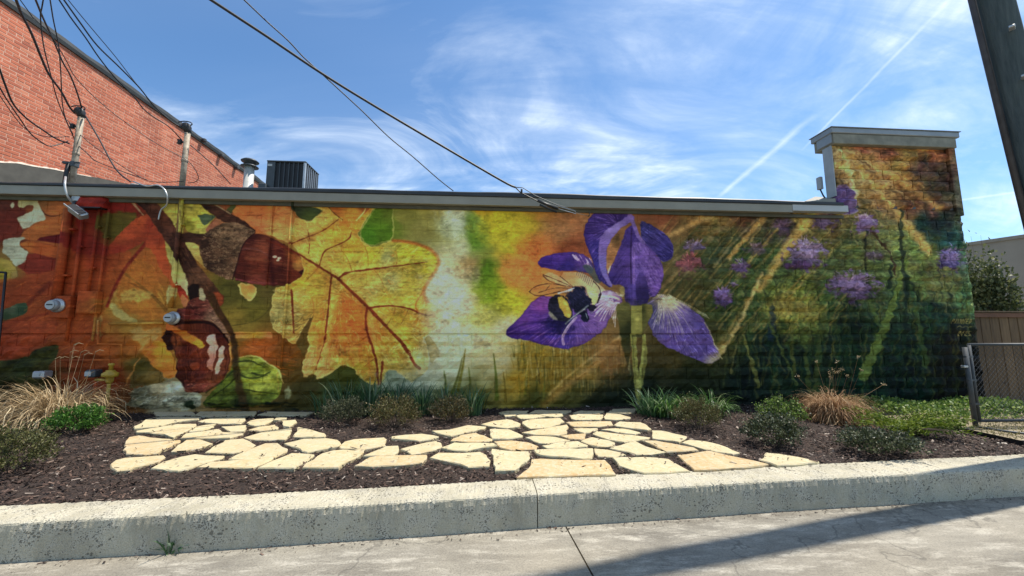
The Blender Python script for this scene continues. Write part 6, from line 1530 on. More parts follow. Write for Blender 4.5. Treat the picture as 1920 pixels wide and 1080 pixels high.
MB().tube([Vector(g1) + Vector((0, 0, -.15)), (g1[0], g1[1], .29)], .024, 8).build('riser', m_yel, e, True)
g2 = on_wall(80, 702, -.10)
e = empty('gas_meter', (g2[0], 0, .3), 'grey meter half hidden behind the dry grass, at far left', 'gas meter')
MB().box((g2[0], -.10, g2[2]), (.17, .16, .11), bev=.02).build('case', m_galv, e)
MB().box((g2[0], -.185, g2[2]), (.08, .010, .05)).build('dial', m_face, e)
# black frame at the left edge
P = [on_wall(-22, 509, -.10), on_wall(11, 511, -.10), on_wall(6, 640, -.10)]; P.append(np.array([P[2][0], P[2][1], .27])); P.insert(0, np.array([P[0][0], P[0][1], .27]))
e = empty('black_rail', (P[1][0], -.1, .27), 'thin black metal rail frame at the left edge of the wall', 'railing')
MB().tube([P[0], P[1]], .016, 8).build('post', m_black, e, True); MB().tube([P[1], P[2]], .016, 8).build('top_bar', m_black, e, True); MB().tube([P[2], P[4] if len(P) > 4 else P[3]], .016, 8).build('post', m_black, e, True)
# stub of painted pipe on the hanging acorn
s0_, s1_ = on_wall(322, 614, -.10), on_wall(376, 650, -.10)
# signal lead draped under the fascia
MB().tube([on_wall(835, 378, -.05), on_wall(846, 384, -.05), on_wall(900, 388, -.05), on_wall(960, 390, -.055), on_wall(1012, 386, -.07)], .006, 6).build('draped_lead', m_black, None, True)
tag(C.objects['draped_lead'], 'thin dark lead draped along the wall under the fascia', 'cable')

# ================================================================= WIRES
def spline(P, k=5):
    P = [np.asarray(p, float) for p in P]; out = []
    for i in range(len(P) - 1):
        p0, p1, p2, p3 = P[max(i - 1, 0)], P[i], P[i + 1], P[min(i + 2, len(P) - 1)]
        for j in range(k):
            t_ = j / k
            out.append(.5 * ((2 * p1) + (-p0 + p2) * t_ + (2 * p0 - 5 * p1 + 4 * p2 - p3) * t_ ** 2 + (-p0 + 3 * p1 - 3 * p2 + p3) * t_ ** 3))
    out.append(P[-1]); return out


def wire(marks, d0, d1, r, label, cat='cable', group=None, r2=None, ext=True):
    """marks surveyed from the eye point; distance runs from d0 to d1"""
    m = [np.array(q, float) for q in marks]; L = np.cumsum([0] + [np.linalg.norm(m[i + 1] - m[i]) for i in range(len(m) - 1)]); L /= L[-1]
    P = [at_depth(q[0], q[1], d0 + (d1 - d0) * k) for q, k in zip(m, L)]
    if ext:
        d = P[0] - P[1]; d = d / np.linalg.norm(d)
        P = [P[0] + d * 2.2] + P
    o = MB().tube(spline(P), r * 1.22, 6, r2=r2).build('overhead_wire', m_black, None, True)
    return tag(o, label, cat, group)


D1 = 6.75
wire([(396, 0), (500, 68), (604, 138), (701, 198), (821, 269), (941, 339), (966, 351)], 4.3, 6.45, .0145, 'thick black cable sloping from the top to the splice at the fascia')
wire([(458, 0), (500, 40), (540, 76), (568, 106), (604, 139), (640, 172), (681, 210), (729, 257), (773, 293), (821, 335), (850, 358)], 4.6, 6.9, .0075, 'thinner twisting black wire crossing the thick cable and ending behind the fascia')
G_ = 'service wires fanning down to the masts'
wire([(28, -6), (40, 25), (60, 65), (77, 107), (92, 140), (115, 172), (130, 200), (141, 213)], 4.6, D1, .014, 'thickest of the wires running down over the bricks to the first mast head', group=G_)
wire([(67, 0), (80, 32), (100, 75), (117, 115), (132, 142), (145, 175), (154, 205)], 4.6, D1, .010, 'wire steeply dropping onto the top of the first mast head', group=G_)
wire([(160, 217), (178, 247), (192, 272), (210, 306), (225, 326), (245, 341)], D1, 6.55, .010, 'wire running from the first mast head down right to the fascia', group=G_, ext=False)
wire([(81, 0), (76, 32), (82, 87), (95, 140), (107, 185), (122, 222), (140, 262)], 4.6, D1, .006, 'thin wire bowing left before reaching the first mast clamp', group=G_)
wire([(94, 0), (100, 37), (110, 87), (114, 137), (117, 195), (124, 225), (137, 252)], 4.6, D1, .006, 'thin nearly upright wire just left of the first mast', group=G_)
wire([(111, 0), (132, 32), (160, 70), (185, 107), (217, 147), (250, 180), (275, 210), (317, 238), (341, 263)], 4.6, D1, .008, 'wire hugging the parapet slope to the second mast insulator', group=G_)
wire([(120, 0), (150, 42), (182, 85), (225, 127), (262, 165), (290, 200), (325, 230), (346, 240)], 4.6, D1, .009, 'wire in the sky beside the parapet reaching the second mast head', group=G_)
wire([(128, 0), (150, 27), (175, 57), (217, 107), (250, 150), (290, 198), (320, 226)], 4.9, D1, .005, 'thinnest wire in the sky above the parapet slope', group=G_)
wire([(38, 0), (60, 30), (95, 66), (125, 115), (140, 143), (175, 180), (225, 222), (295, 270), (345, 297), (362, 312), (372, 332), (366, 341), (352, 343)], 4.8, 6.9, .005, 'thin wire crossing the bricks to a loop past the second mast', group=G_)
wire([(-8, 112), (0, 132), (10, 160), (25, 195), (50, 222), (82, 245), (107, 261), (130, 269)], 5.2, D1, .011, 'heavy sagging wire from the left edge to the first mast clamp', group=G_)
wire([(-8, 150), (0, 165), (15, 190), (37, 222), (57, 250), (80, 268), (97, 274), (127, 265)], 5.2, D1, .008, 'lower sagging wire that dips and turns up to the first mast clamp', group=G_)
wire([(-8, 168), (0, 180), (32, 225), (50, 243), (70, 252), (95, 257), (130, 256)], 5.2, D1, .005, 'thin sagging wire between the two heavier ones at left', group=G_)
wire([(146, 272), (165, 289), (180, 302), (225, 320), (275, 337)], D1, 6.6, .006, 'thin wire from the first mast clamp to the low vent', group=G_, ext=False)
wire([(126, 225), (155, 257), (200, 292), (250, 325), (287, 341), (345, 340)], D1, 6.7, .005, 'thin wire passing behind the first mast and along the roof edge', group=G_, ext=False)
wire([(357, 272), (400, 310), (432, 345)], D1, 7.3, .007, 'wire from the second mast down to the roof by the flue', group=G_, ext=False)
# conduit drop to the floodlight and cable loop over the fascia
MB().tube(spline([on_wall(123, 332, .02), on_wall(122, 340, -.16), on_wall(122, 350, -.19), on_wall(126, 366, -.17), on_wall(134, 378, -.10), on_wall(141, 384, -.05)]), .016, 8).build('flexible_conduit', m_galv, None, True)
tag(C.objects['flexible_conduit'], 'silver flexible conduit looping over the fascia beside the floodlight', 'conduit')
MB().tube(spline([on_wall(250, 340, -.10), on_wall(275, 349, -.18), on_wall(295, 347, -.18), on_wall(308, 355, -.19), on_wall(314, 370, -.18), on_wall(312, 385, -.10), on_wall(302, 394, -.05), on_wall(297, 412, -.03)]), .012, 8).build('cable_loop', m_galv, None, True)
tag(C.objects['cable_loop'], 'grey cable loop hanging over the fascia above the dark branch', 'cable')
# dead-end splice of the thick cable
sp = [at_depth(966, 351, 6.45), at_depth(1010, 372, 6.55), at_depth(1045, 392, 6.62), at_depth(1080, 398, 6.72), on_wall(1104, 405, -.02)]
e = empty('cable_splice', tuple(sp[2]), 'dead-end splice with taped connectors where the thick cable meets the wall', 'cable splice')
MB().tube([sp[0], at_depth(980, 352, 6.48), at_depth(1006, 368, 6.55), at_depth(1044, 384, 6.6), at_depth(1079, 395, 6.7)], .007, 6).build('upper_strand', m_dkmet, e, True)
MB().tube([sp[0], at_depth(976, 361, 6.46), at_depth(1008, 377, 6.52), at_depth(1040, 389, 6.58)], .010, 6).build('lower_strand', m_black, e, True)
MB().tube([at_depth(1008, 376, 6.5), at_depth(1024, 383, 6.53), at_depth(1046, 391, 6.58)], .026, 8).build('connector', m_black, e, True)
MB().tube([at_depth(1012, 384, 6.5), at_depth(1028, 391, 6.53), at_depth(1044, 398, 6.58)], .018, 8).build('connector', m_black, e, True)
MB().tube([at_depth(1045, 386, 6.6), at_depth(1079, 396, 6.7), at_depth(1080, 401, 6.7), at_depth(1046, 391, 6.6)], .0065, 6).build('bail', m_galv, e, True)
MB().tube([at_depth(1080, 399, 6.7), sp[4]], .005, 6).build('guy_wire', m_rust, e, True)
MB().tube([sp[4] + np.array([0, .02, 0]), sp[4] + np.array([0, -.06, .0]), sp[4] + np.array([0, -.07, .05])], .009, 6).build('wall_hook', m_dkmet, e, True)
MB().box(at_depth(978, 358, 6.46), (.03, .03, .07), .4, .006).build('clip', m_black, e)

# ================================================================= UTILITY POLE
m_pole, t, b = new_mat('weathered_pole')
gr = nz(t, 3.0, 6, .65, .2, (9, 9, .35)); 
col = mixc(t, ramp(t, gr, [(.3, 0.0), (.7, 1.0)]), (.036, .052, .056), (.085, .105, .105)); col = mixc(t, ramp(t, nz(t, 5, 4), [(.5, 0.0), (.75, .6)]), col, (.06, .085, .08))
t.links.new(col, b.inputs['Base Color']); b.inputs['Roughness'].default_value = .9; bump(t, b, gr, .8, .02)
pb = np.array([6.92, -2.86, .2]); pt = at_depth(1866, 0, 4.38); ax = (pt - pb) / np.linalg.norm(pt - pb)
pole = empty('utility_pole', tuple(pb), 'weathered grey timber utility pole leaning at the right edge', 'utility pole')
pv = []; nn = 22
for i in range(15):
    q = pb - ax * .3 + ax * (13.5 * i / 14); pv.append((q, .172 - .05 * i / 14))
M_ = MB(); v = []
for q, r_0 in pv:
    for j in range(nn):
        a = 2 * math.pi * j / nn; rr = r_0 * (1 + .018 * math.sin(a * 3 + 1) + .012 * math.sin(a * 7)); v.append((q[0] + rr * math.cos(a), q[1] + rr * math.sin(a), q[2]))
f = [(i * nn + j, i * nn + (j + 1) % nn, (i + 1) * nn + (j + 1) % nn, (i + 1) * nn + j) for i in range(14) for j in range(nn)] + [tuple(range(nn - 1, -1, -1)), tuple(14 * nn + j for j in range(nn))]
M_.add(v, f).build('shaft', m_pole, pole, True)
side = np.array([-.90, .43, 0]);
c0_ = pb + side * .205; MB().tube([c0_ + ax * .1, c0_ + ax * 9.5], .032, 10).build('conduit_guard', flat('rusty_guard', (.055, .047, .046), .6, .2, .3, 8), pole, True)
for k in range(7):
    q = pb + ax * (1.9 + k * .62) + np.array([-.12, -.13, 0]); MB().box((q[0] - .03, q[1] - .035, q[2]), (.10, .05, .025), .6, .004).build('strap', m_galv, pole)

# ================================================================= RIGHT-HAND YARD
m_cedar, t, b = new_mat('cedar_board')
gr = nz(t, 5, 6, .7, .3, (6, 6, .5))
col = mixc(t, ramp(t, gr, [(.3, 0.0), (.7, 1.0)]), (.070, .043, .021), (.17, .108, .052))
col = mixc(t, 1.0, col, ramp(t, island(t), [(0, .62), (.5, 1.0), (1, 1.3)]), 'MULTIPLY')
col = mixc(t, ramp(t, nz(t, 3.2, 2, .5), [(.70, 0.0), (.74, .8)]), col, (.035, .020, .010))
t.links.new(col, b.inputs['Base Color']); b.inputs['Roughness'].default_value = .85; bump(t, b, gr, .5, .006)
fence = empty('wooden_fence', (11.5, .4, .25), 'brown vertical board fence beyond the end of the mural wall', 'fence')
x = 9.53; k = 0; rf = np.random.default_rng(8)
ft = on_wall(1860, 586, .42)[2]
while x < 15.5:
    w_ = .205 + rf.normal() * .006
    MB().box((x + w_ / 2, .42 + rf.normal() * .004, (ft + .22) / 2 + .0), (w_ - .012, .02, ft - .25 + rf.normal() * .004), bev=.003).build('board', m_cedar, fence)
    x += w_; k += 1
MB().box((12.5, .405, ft + .012), (6.0, .11, .028), bev=.004).build('cap_rail', m_cedar, fence)
MB().box((12.5, .385, ft - .055), (6.0, .030, .09), bev=.003).build('face_rail', flat('dark_cedar', (.13, .06, .032), .8, 0, .25, 5), fence)
# chain-link panel
gp = on_ground(1829, 797, .25); gtop = on_wall(1816, 646, gp[1])[2]
cl = empty('chain_link_gate', (gp[0], gp[1], .25), 'chain-link gate panel with grey tube frame at right', 'gate')
m_tube = flat('dull_galvanised_tube', (.055, .062, .066), .55, 0, .25, 10)
gx1 = gp[0] + 2.6; gdir = np.array([1.0, -.02, 0])
def GP(s, z): return np.array([gp[0] + s, gp[1] - .02 * s, z])


MB().tube([GP(0, .22), GP(0, gtop - .04)], .030, 10).build('post', m_tube, cl, True)
MB().tube([GP(.07, .31), GP(.07, gtop)], .021, 10).build('stile', m_tube, cl, True)
MB().tube([GP(.06, gtop), GP(2.6, gtop)], .021, 10).build('top_rail', m_tube, cl, True)
MB().tube([GP(.06, .31), GP(2.6, .31)], .021, 10).build('bottom_rail', m_tube, cl, True)
MB().tube([GP(2.6, .22), GP(2.6, gtop)], .03, 10).build('post', m_tube, cl, True)
MB().box(GP(-.03, gtop - .32), (.10, .05, .035), 0, .006).build('latch', m_galv, cl)
for z in (gtop - .18, gtop - .52, .55): MB().box(GP(.035, z), (.13, .04, .03), 0, .004).build('hinge_band', m_tube, cl)
M_ = MB(); H_ = gtop - .31; zs0 = .31; stp = .072; Wd = 2.53
k = -H_
while k < Wd:
    a, b_ = max(0, k), min(Wd, k + H_)
    if b_ > a:
        M_.tube([GP(.07 + a, zs0 + (a - k)) + np.array([0, -.004, 0]), GP(.07 + b_, zs0 + (b_ - k)) + np.array([0, -.004, 0])], .0022, 3, False)
        M_.tube([GP(.07 + a, gtop - (a - k)) + np.array([0, .004, 0]), GP(.07 + b_, gtop - (b_ - k)) + np.array([0, .004, 0])], .0022, 3, False)
    k += stp
o = M_.build('wire_mesh', m_tube, cl); o['kind'] = 'stuff'
# fallen bar in front of the gate and edging
bz = on_ground(1836, 801, .26)
MB().tube([bz, on_ground(1880, 808, .26), on_ground(1990, 822, .26)], .016, 7).build('ground_bar', m_dkmet, None, True); tag(C.objects['ground_bar'], 'dark iron bar lying on the ground below the gate', 'bar')
P = [np.array([q[0], q[1] + .015, 0]) for q in ed] + [np.array([9.5, -2.33, 0])]; v = []
for p in P: v += [(p[0], p[1] - .012, .2), (p[0], p[1] - .012, .325), (p[0], p[1] + .012, .325), (p[0], p[1] + .012, .2)]
f = [(i * 4 + k, (i + 1) * 4 + k, (i + 1) * 4 + (k + 1) % 4, i * 4 + (k + 1) % 4) for i in range(len(P) - 1) for k in range(4)]
MB().add(v, f).build('garden_edging', m_black); tag(C.objects['garden_edging'], 'black edging strip between the mulch and the earth by the gate', 'edging')
# neighbouring building
q0, q1 = at_depth(1700, 478, 16.0), at_depth(2060, 418, 11.9); nbz = at_depth(1815, 457, 14.6)[2]
d = (q1 - q0)[:2]; d /= np.linalg.norm(d); nrm = np.array([-d[1], d[0]])
nb = empty('neighbour_building', (q0[0], q0[1], .2), 'plain beige stucco building behind the board fence', 'building')
m_stucco = flat('beige_stucco', (.30, .26, .21), .9, 0, .12, .8, .2)
P = [q0[:2], q1[:2] + d * 4, q1[:2] + d * 4 + nrm * 8, q0[:2] + nrm * 8]
MB().prism([tuple(p) for p in P], .1, nbz - .12).build('wall', m_stucco, nb)
P2 = [q0[:2] - nrm * .05 - d * .05, q1[:2] + d * 4.05 - nrm * .05, q1[:2] + d * 4.05 + nrm * 8.05, q0[:2] + nrm * 8.05 - d * .05]
MB().prism([tuple(p) for p in P2], nbz - .12, nbz).build('parapet_cap', flat('beige_cap', (.27, .235, .19), .9), nb)

# ================================================================= PLANTS
def leaf_mesh(name, cen, dirs, L, w, m, parent=None, fold=.25):
    """many small folded leaves; cen (n,3), dirs (n,3) unit"""
    n = len(cen); r = np.random.default_rng(n)
    a = r.normal(0, 1, (n, 3)); s_ = np.cross(dirs, a); s_ /= np.linalg.norm(s_, axis=1)[:, None] + 1e-9; nn_ = np.cross(s_, dirs)
    L = np.broadcast_to(L, n)[:, None]; w = np.broadcast_to(w, n)[:, None]
    b0 = cen; tip = cen + dirs * L; mid = cen + dirs * L * .45
    V = np.stack([b0, mid + s_ * w + nn_ * w * fold, tip, mid - s_ * w + nn_ * w * fold], 1).reshape(-1, 3)
    i = np.arange(n) * 4
    F = np.concatenate([np.stack([i, i + 1, i + 2], 1), np.stack([i, i + 2, i + 3], 1)])
    return link(name, mesh_np(name, V, F), m, parent)


def unit(a): return a / (np.linalg.norm(a, axis=1)[:, None] + 1e-9)


def shrub(name, label, cat, base, r, h, n, L, w, m, seed, group=None, upw=.35, lump=.25, shell=.45, flat_top=0.0, m2=None, frac2=0.0):
    q = np.random.default_rng(seed); e = empty(name, tuple(base), label, cat, group)
    # twig skeleton: leaves sit along twigs that fan out from the foot
    nt_ = max(40, n // 28); th = q.uniform(0, 6.283, nt_); el = np.arccos(q.uniform(-.12, 1.0, nt_))
    rad = np.clip(1 + lump * (np.sin(th * 3 + seed) * .5 + np.sin(th * 5 + el * 4 + seed * 2) * .5) * .8 + q.normal(0, .09, nt_), .5, 1.22)
    tipx = r * rad * np.sin(el) * np.cos(th); tipy = r * rad * np.sin(el) * np.sin(th); tipz = h * (.42 + .58 * np.cos(el) * rad * (1 - flat_top * .3))
    tips = np.stack([tipx, tipy, np.maximum(tipz, .05)], 1); root = np.stack([tipx * .12, tipy * .12, np.zeros(nt_)], 1)
    k = q.integers(0, nt_, n); t_ = shell + (1 - shell) * q.beta(2.2, 1.0, n); t_ = t_ * q.uniform(.9, 1.06, n)
    c = root[k] + (tips[k] - root[k]) * t_[:, None]; c[:, 2] = np.maximum(c[:, 2] - .04 * t_ ** 2 * h, .012)
    c += q.normal(0, 1, (n, 3)) * np.array([r * .07, r * .07, h * .05]); c[:, 2] = np.maximum(c[:, 2], .012)
    dr = unit(unit(tips[k] - root[k]) + q.normal(0, .75, (n, 3)) + np.array([0, 0, upw]))
    c += np.asarray(base)
    Ls = L * q.uniform(.6, 1.25, n)
    if m2 is not None:
        s_ = q.random(n) < frac2 * np.clip((c[:, 2] - base[2]) / h * 1.6, 0, 1)
        leaf_mesh('foliage', c[~s_], dr[~s_], Ls[~s_], Ls[~s_] * w, m, e); leaf_mesh('young_foliage', c[s_], dr[s_], Ls[s_], Ls[s_] * w, m2, e)
    else:
        leaf_mesh('foliage', c, dr, Ls, Ls * w, m, e)
    M_ = MB()
    for i in range(0, nt_, max(1, nt_ // 26)):
        p = root[i] + np.asarray(base); tq = tips[i] * 1.06 + np.asarray(base); mid = (p + tq) / 2 + q.normal(0, .02, 3)
        M_.tube([p - np.array([0, 0, .02]), mid, tq], .005, 4, True, .0018)
    M_.build('stems', m_twig, e)
    return e


def blades(name, label, cat, base, n, Lr, w, m, seed, spread=.10, droop=.8, lean=(0, 0), group=None, el_r=(.05, .9), part='blades', parent=None, segs=6, curl=0.0):
    q = np.random.default_rng(seed)
    e = parent or empty(name, tuple(base), label, cat, group)
    az = q.uniform(0, 6.283, n); el = q.uniform(el_r[0], el_r[1], n); L = q.uniform(Lr[0], Lr[1], n)
    rr = spread * np.sqrt(q.random(n)); b0 = np.stack([rr * np.cos(az) + q.normal(0, spread * .3, n), rr * np.sin(az) + q.normal(0, spread * .3, n), np.zeros(n)], 1) + np.asarray(base)
    hx = np.cos(az) + lean[0]; hy = np.sin(az) + lean[1]; hl = np.hypot(hx, hy) + 1e-6; hx /= hl; hy /= hl
    dr = droop * q.uniform(.4, 1.35, n); ang = el.copy(); P = b0.copy(); pts = [P.copy()]; wid = [np.ones(n) * .8]
    twist = q.normal(0, curl, n)
    for s_ in range(segs):
        P = P + np.stack([hx * np.sin(ang), hy * np.sin(ang), np.cos(ang)], 1) * (L / segs)[:, None]
        P[:, 2] = np.maximum(P[:, 2], base[2] + .008)
        pts.append(P.copy()); ang = ang + dr * (s_ + 1) / segs * .62
        c_, s2 = np.cos(twist), np.sin(twist); hx, hy = hx * c_ - hy * s2, hx * s2 + hy * c_
        wid.append(np.ones(n) * (1 - ((s_ + 1) / segs) ** 2 * .92))
    rot = q.normal(0, .5, n); sx_, sy_ = -np.sin(az + rot), np.cos(az + rot); W_ = w * q.uniform(.5, 1.8, n)
    V = []
    for p, wd in zip(pts, wid):
        o = np.stack([sx_ * W_ * wd, sy_ * W_ * wd, 0 * sx_], 1); V += [p - o, p + o]
    V = np.stack(V, 1).reshape(-1, 3); k = 2 * (segs + 1); i = np.arange(n) * k
    F = np.concatenate([np.stack([i + 2 * s_, i + 2 * s_ + 1, i + 2 * s_ + 3, i + 2 * s_ + 2], 1) for s_ in range(segs)])
    link(part, mesh_np(part, V, F), m, e)
    return e


m_twig = flat('twig_bark', (.075, .055, .04), .9, 0, .3, 20)
m_box = leafy('boxwood_leaf', [(0, (.022, .032, .016)), (.5, (.048, .060, .028)), (.85, (.085, .088, .044)), (1, (.16, .16, .09))])
m_bronze = leafy('bronze_leaf', [(0, (.045, .034, .014)), (.45, (.085, .066, .022)), (.8, (.12, .095, .034)), (1, (.20, .15, .06))])
m_dkgrn = leafy('dark_glossy_leaf', [(0, (.022, .032, .016)), (.5, (.048, .064, .028)), (.8, (.090, .105, .052)), (1, (.28, .29, .20))], .4)  # palest leaf colour stands in for highlights on the glossy leaves
m_fresh = leafy('fresh_leaf', [(0, (.028, .085, .012)), (.5, (.055, .150, .020)), (.85, (.090, .20, .032)), (1, (.15, .26, .06))], .5, .35)
m_young = leafy('young_leaf', [(0, (.045, .10, .022)), (.5, (.12, .20, .035)), (.85, (.22, .31, .07)), (1, (.40, .46, .20))], .5, .35)
m_juni = leafy('juniper_green', [(0, (.06, .10, .010)), (.5, (.14, .20, .016)), (1, (.23, .28, .04))], .6, .3)
m_straw = leafy('dry_straw', [(0, (.20, .13, .065)), (.4, (.36, .26, .14)), (.8, (.50, .39, .23)), (1, (.66, .55, .36))], .7, .25)
m_straw2 = leafy('russet_straw', [(0, (.16, .080, .035)), (.4, (.30, .165, .075)), (.8, (.42, .26, .13)), (1, (.56, .40, .23))], .7, .25)
m_blade = leafy('bulb_leaf', [(0, (.024, .065, .026)), (.5, (.050, .115, .045)), (.82, (.090, .17, .070)), (1, (.34, .40, .26))], .45, .25)
m_lirio = leafy('bright_strap_leaf', [(0, (.030, .080, .018)), (.5, (.065, .145, .028)), (.85, (.11, .20, .05)), (1, (.34, .38, .22))], .45, .3)
m_olive = leafy('olive_leaf', [(0, (.050, .058, .018)), (.5, (.088, .095, .030)), (.85, (.13, .125, .045)), (1, (.20, .18, .08))])
m_hedge = leafy('hedge_leaf', [(0, (.035, .050, .018)), (.5, (.085, .105, .035)), (.85, (.15, .165, .065)), (1, (.26, .26, .13))], .5, .3)  # lighter greens for the tall shrub, mixed leaf by leaf

# dry fountain grass at left
c = on_bed(100, 800)
dg = empty('ornamental_grass', tuple(c), 'large pale dry fountain grass clump drooping at the left end of the bed', 'grass clump', 'dry grass clumps')
blades('', '', '', c + np.array([-.02, .05, 0]), 1300, (.55, 1.08), .0044, m_straw, 51, .15, 1.65, (-.32, -.05), parent=dg, part='dry_blades', el_r=(.05, 1.0), curl=.08, segs=7)
blades('', '', '', c + np.array([-.28, -.12, 0]), 650, (.42, .9), .0042, m_straw, 52, .20, 1.7, (-.9, -.35), parent=dg, part='fallen_blades', el_r=(.5, 1.35), curl=.08, segs=7)
M_ = MB()
for k in range(9):
    q = np.random.default_rng(60 + k); b0 = np.array(c) + np.array([q.normal(.06, .06), 0, 0]); tp = b0 + np.array([q.normal(.10, .10), q.normal(0, .1), q.uniform(.85, 1.12)])
    M_.tube([b0, (b0 + tp) / 2 + np.array([.03, 0, 0]), tp], .003, 4, True, .0015)
    M_.tube([tp, tp + np.array([.06, -.01, .03]), tp + np.array([.13, -.02, .015])], .006, 5, True, .002)
M_.build('seed_stalks', m_straw, dg)
c = on_bed(140, 812); shrub('leafy_shrub', 'bright green leafy shrub tucked into the pale dry grass', 'shrub', c, .27, .36, 3000, .032, .36, m_fresh, 71, upw=.5, lump=.12)
c = on_bed(14, 884); shrub('leafy_shrub', 'olive shrub cut by the left edge of the picture', 'shrub', c, .30, .42, 4200, .024, .34, m_olive, 72)
# three low shrubs in front of the bulb leaves
GL = 'low shrubs along the bed'
c = on_bed(645, 793); shrub('low_shrub', 'dark green low shrub, leftmost of the three beside the stone path', 'shrub', c, .31, .36, 4200, .022, .36, m_box, 73, GL)
c = on_bed(742, 800); shrub('low_shrub', 'bronze tinted low shrub, middle of the three beside the stone path', 'shrub', c, .33, .42, 4600, .022, .34, m_bronze, 74, GL, m2=m_olive, frac2=.5)
c = on_bed(845, 790); shrub('low_shrub', 'browner low shrub, right of the three just before the path widens', 'shrub', c, .28, .38, 3800, .022, .34, m_bronze, 75, GL, m2=m_box, frac2=.5)
c = on_bed(1311, 803); shrub('low_shrub', 'dark olive low shrub in front of the bright strap leaves', 'shrub', c, .30, .42, 4200, .022, .34, m_olive, 76, GL, m2=m_bronze, frac2=.4)
c = on_bed(1452, 836); shrub('low_shrub', 'dark glossy shrub nearest the kerb, right of the stone path', 'shrub', c, .29, .37, 3900, .025, .40, m_dkgrn, 77, GL)
c = on_bed(1466, 796); shrub('low_shrub', 'fresh green rounded shrub just behind the dark glossy one', 'shrub', c, .28, .38, 3200, .026, .40, m_young, 78, GL, m2=m_dkgrn, frac2=.25)
c = on_bed(1645, 850); shrub('low_shrub', 'wide low dark shrub in front of the feathery juniper', 'shrub', c, .34, .29, 3800, .026, .40, m_dkgrn, 79, GL, flat_top=.5)
# juniper, feathery
c = on_bed(1702, 818)
jn = empty('juniper', tuple(c), 'yellow-green feathery spreading juniper near the gate', 'shrub')
q = np.random.default_rng(80); cen, drs = [], []
for k in range(75):
    a = q.uniform(-.9, .9) if k % 2 else q.uniform(0, 6.28); L_ = q.uniform(.3, .75); z0 = q.uniform(.08, .30)
    for s_ in np.linspace(.12, 1, 34):
        p = np.array([math.cos(a) * L_ * s_, math.sin(a) * L_ * s_ * .8, z0 * (s_ * 1.5 - .75 * s_ * s_) + .05]) + q.normal(0, .014, 3)
        cen += [p, p]; d_ = np.array([math.cos(a), math.sin(a), .25]) + q.normal(0, .55, 3); drs += [d_, d_ * [1, 1, -.4] + q.normal(0, .4, 3)]
leaf_mesh('foliage', np.array(cen) + c, unit(np.array(drs)), .050, .007, m_juni, jn)
M_ = MB()
for k in range(14):
    a = q.uniform(0, 6.28); M_.tube([c, c + np.array([math.cos(a) * .25, math.sin(a) * .2, .14]), c + np.array([math.cos(a) * .5, math.sin(a) * .4, .16])], .006, 4, True, .002)
M_.build('stems', m_twig, jn)
# dry grass with seed stalks at right
c = on_bed(1565, 787)
dg2 = empty('ornamental_grass', tuple(c), 'rounded russet dry grass with tall seed stalks against the dark mural', 'grass clump', 'dry grass clumps')
blades('', '', '', c, 2100, (.42, .74), .0034, m_straw2, 53, .11, 1.9, (0, 0), parent=dg2, part='dry_blades', el_r=(.0, 1.25), curl=.12, segs=7)
M_ = MB(); hd_c, hd_d = [], []; q = np.random.default_rng(90)
for k in range(13):
    b0 = np.array(c) + np.array([q.normal(0, .08), q.normal(0, .06), .1]); tp = b0 + np.array([q.normal(.02, .17), q.normal(0, .10), q.uniform(.50, .86)])
    if k == 0: tp = b0 + np.array([.62, -.05, .42])
    M_.tube([b0, (b0 * .55 + tp * .45) + np.array([q.normal(0, .02), 0, .04]), tp], .0028, 4, True, .0016)
    for _ in range(16): hd_c.append(tp + q.normal(0, .012, 3)); hd_d.append(q.normal(0, 1, 3) + [0, 0, .8])
M_.build('seed_stalks', m_straw2, dg2); leaf_mesh('seed_heads', np.array(hd_c), unit(np.array(hd_d)), .020, .006, m_straw, dg2)
# bulb leaves against the wall
GB = 'strap-leaved tufts along the wall foot'
for k, (px, py, n, L_, lab) in enumerate(((612, 772, 26, .36, 'sparse tuft of upright bulb leaves left of the first low shrub'), (650, 771, 56, .52, 'tuft of bulb leaves behind the dark green low shrub'), (697, 772, 70, .50, 'dense dark tuft of bulb leaves between the first two low shrubs'), (745, 771, 70, .46, 'tuft of bulb leaves behind the bronze low shrub'), (792, 773, 70, .44, 'tuft of bulb leaves between the second and third low shrub'), (838, 771, 54, .42, 'tuft of bulb leaves behind the browner low shrub'), (885, 773, 64, .42, 'end tuft of bulb leaves right of the browner low shrub'))):
    blades('bulb_leaves', lab, 'plant', on_bed(px, py + 4), int(n * 1.5), (L_ * .7, L_ * 1.35), .0085, m_blade, 100 + k, .15, .55, (0, 0), GB, (.0, .42))
for k, (px, py, n, L_, lab) in enumerate(((1222, 776, 90, .46, 'dark upright tuft at the path corner against the wall'), (1252, 777, 150, .50, 'bright arching strap leaves beside the path corner'), (1292, 775, 130, .50, 'strap leaves behind the dark olive low shrub'), (1335, 775, 150, .50, 'arching strap leaves at the right end of the row by the wall'))):
    blades('strap_leaves', lab, 'plant', on_bed(px, py + 3), int(n * 1.4), (L_ * .55, L_ * 1.15), .0075, m_blade if k == 0 else m_lirio, 120 + k, .14, 1.35 if k else .6, (0, 0), GB, (.05, .8))
# weed at the kerb foot
wp = on_ground(318, 1036, 0); wd = empty('kerb_weed', tuple(wp), 'small weed growing from the crack at the kerb foot', 'weed')
blades('', '', '', wp, 16, (.08, .20), .004, m_blade, 130, .02, .6, (0, -.5), parent=wd, part='blades', el_r=(.0, 1.1)); q = np.random.default_rng(131)
leaf_mesh('leaves', wp + q.normal(0, 1, (30, 3)) * [.05, .02, .02] + [0, 0, .04], unit(q.normal(0, 1, (30, 3)) + [0, -.2, .6]), .045, .009, m_blade, wd)
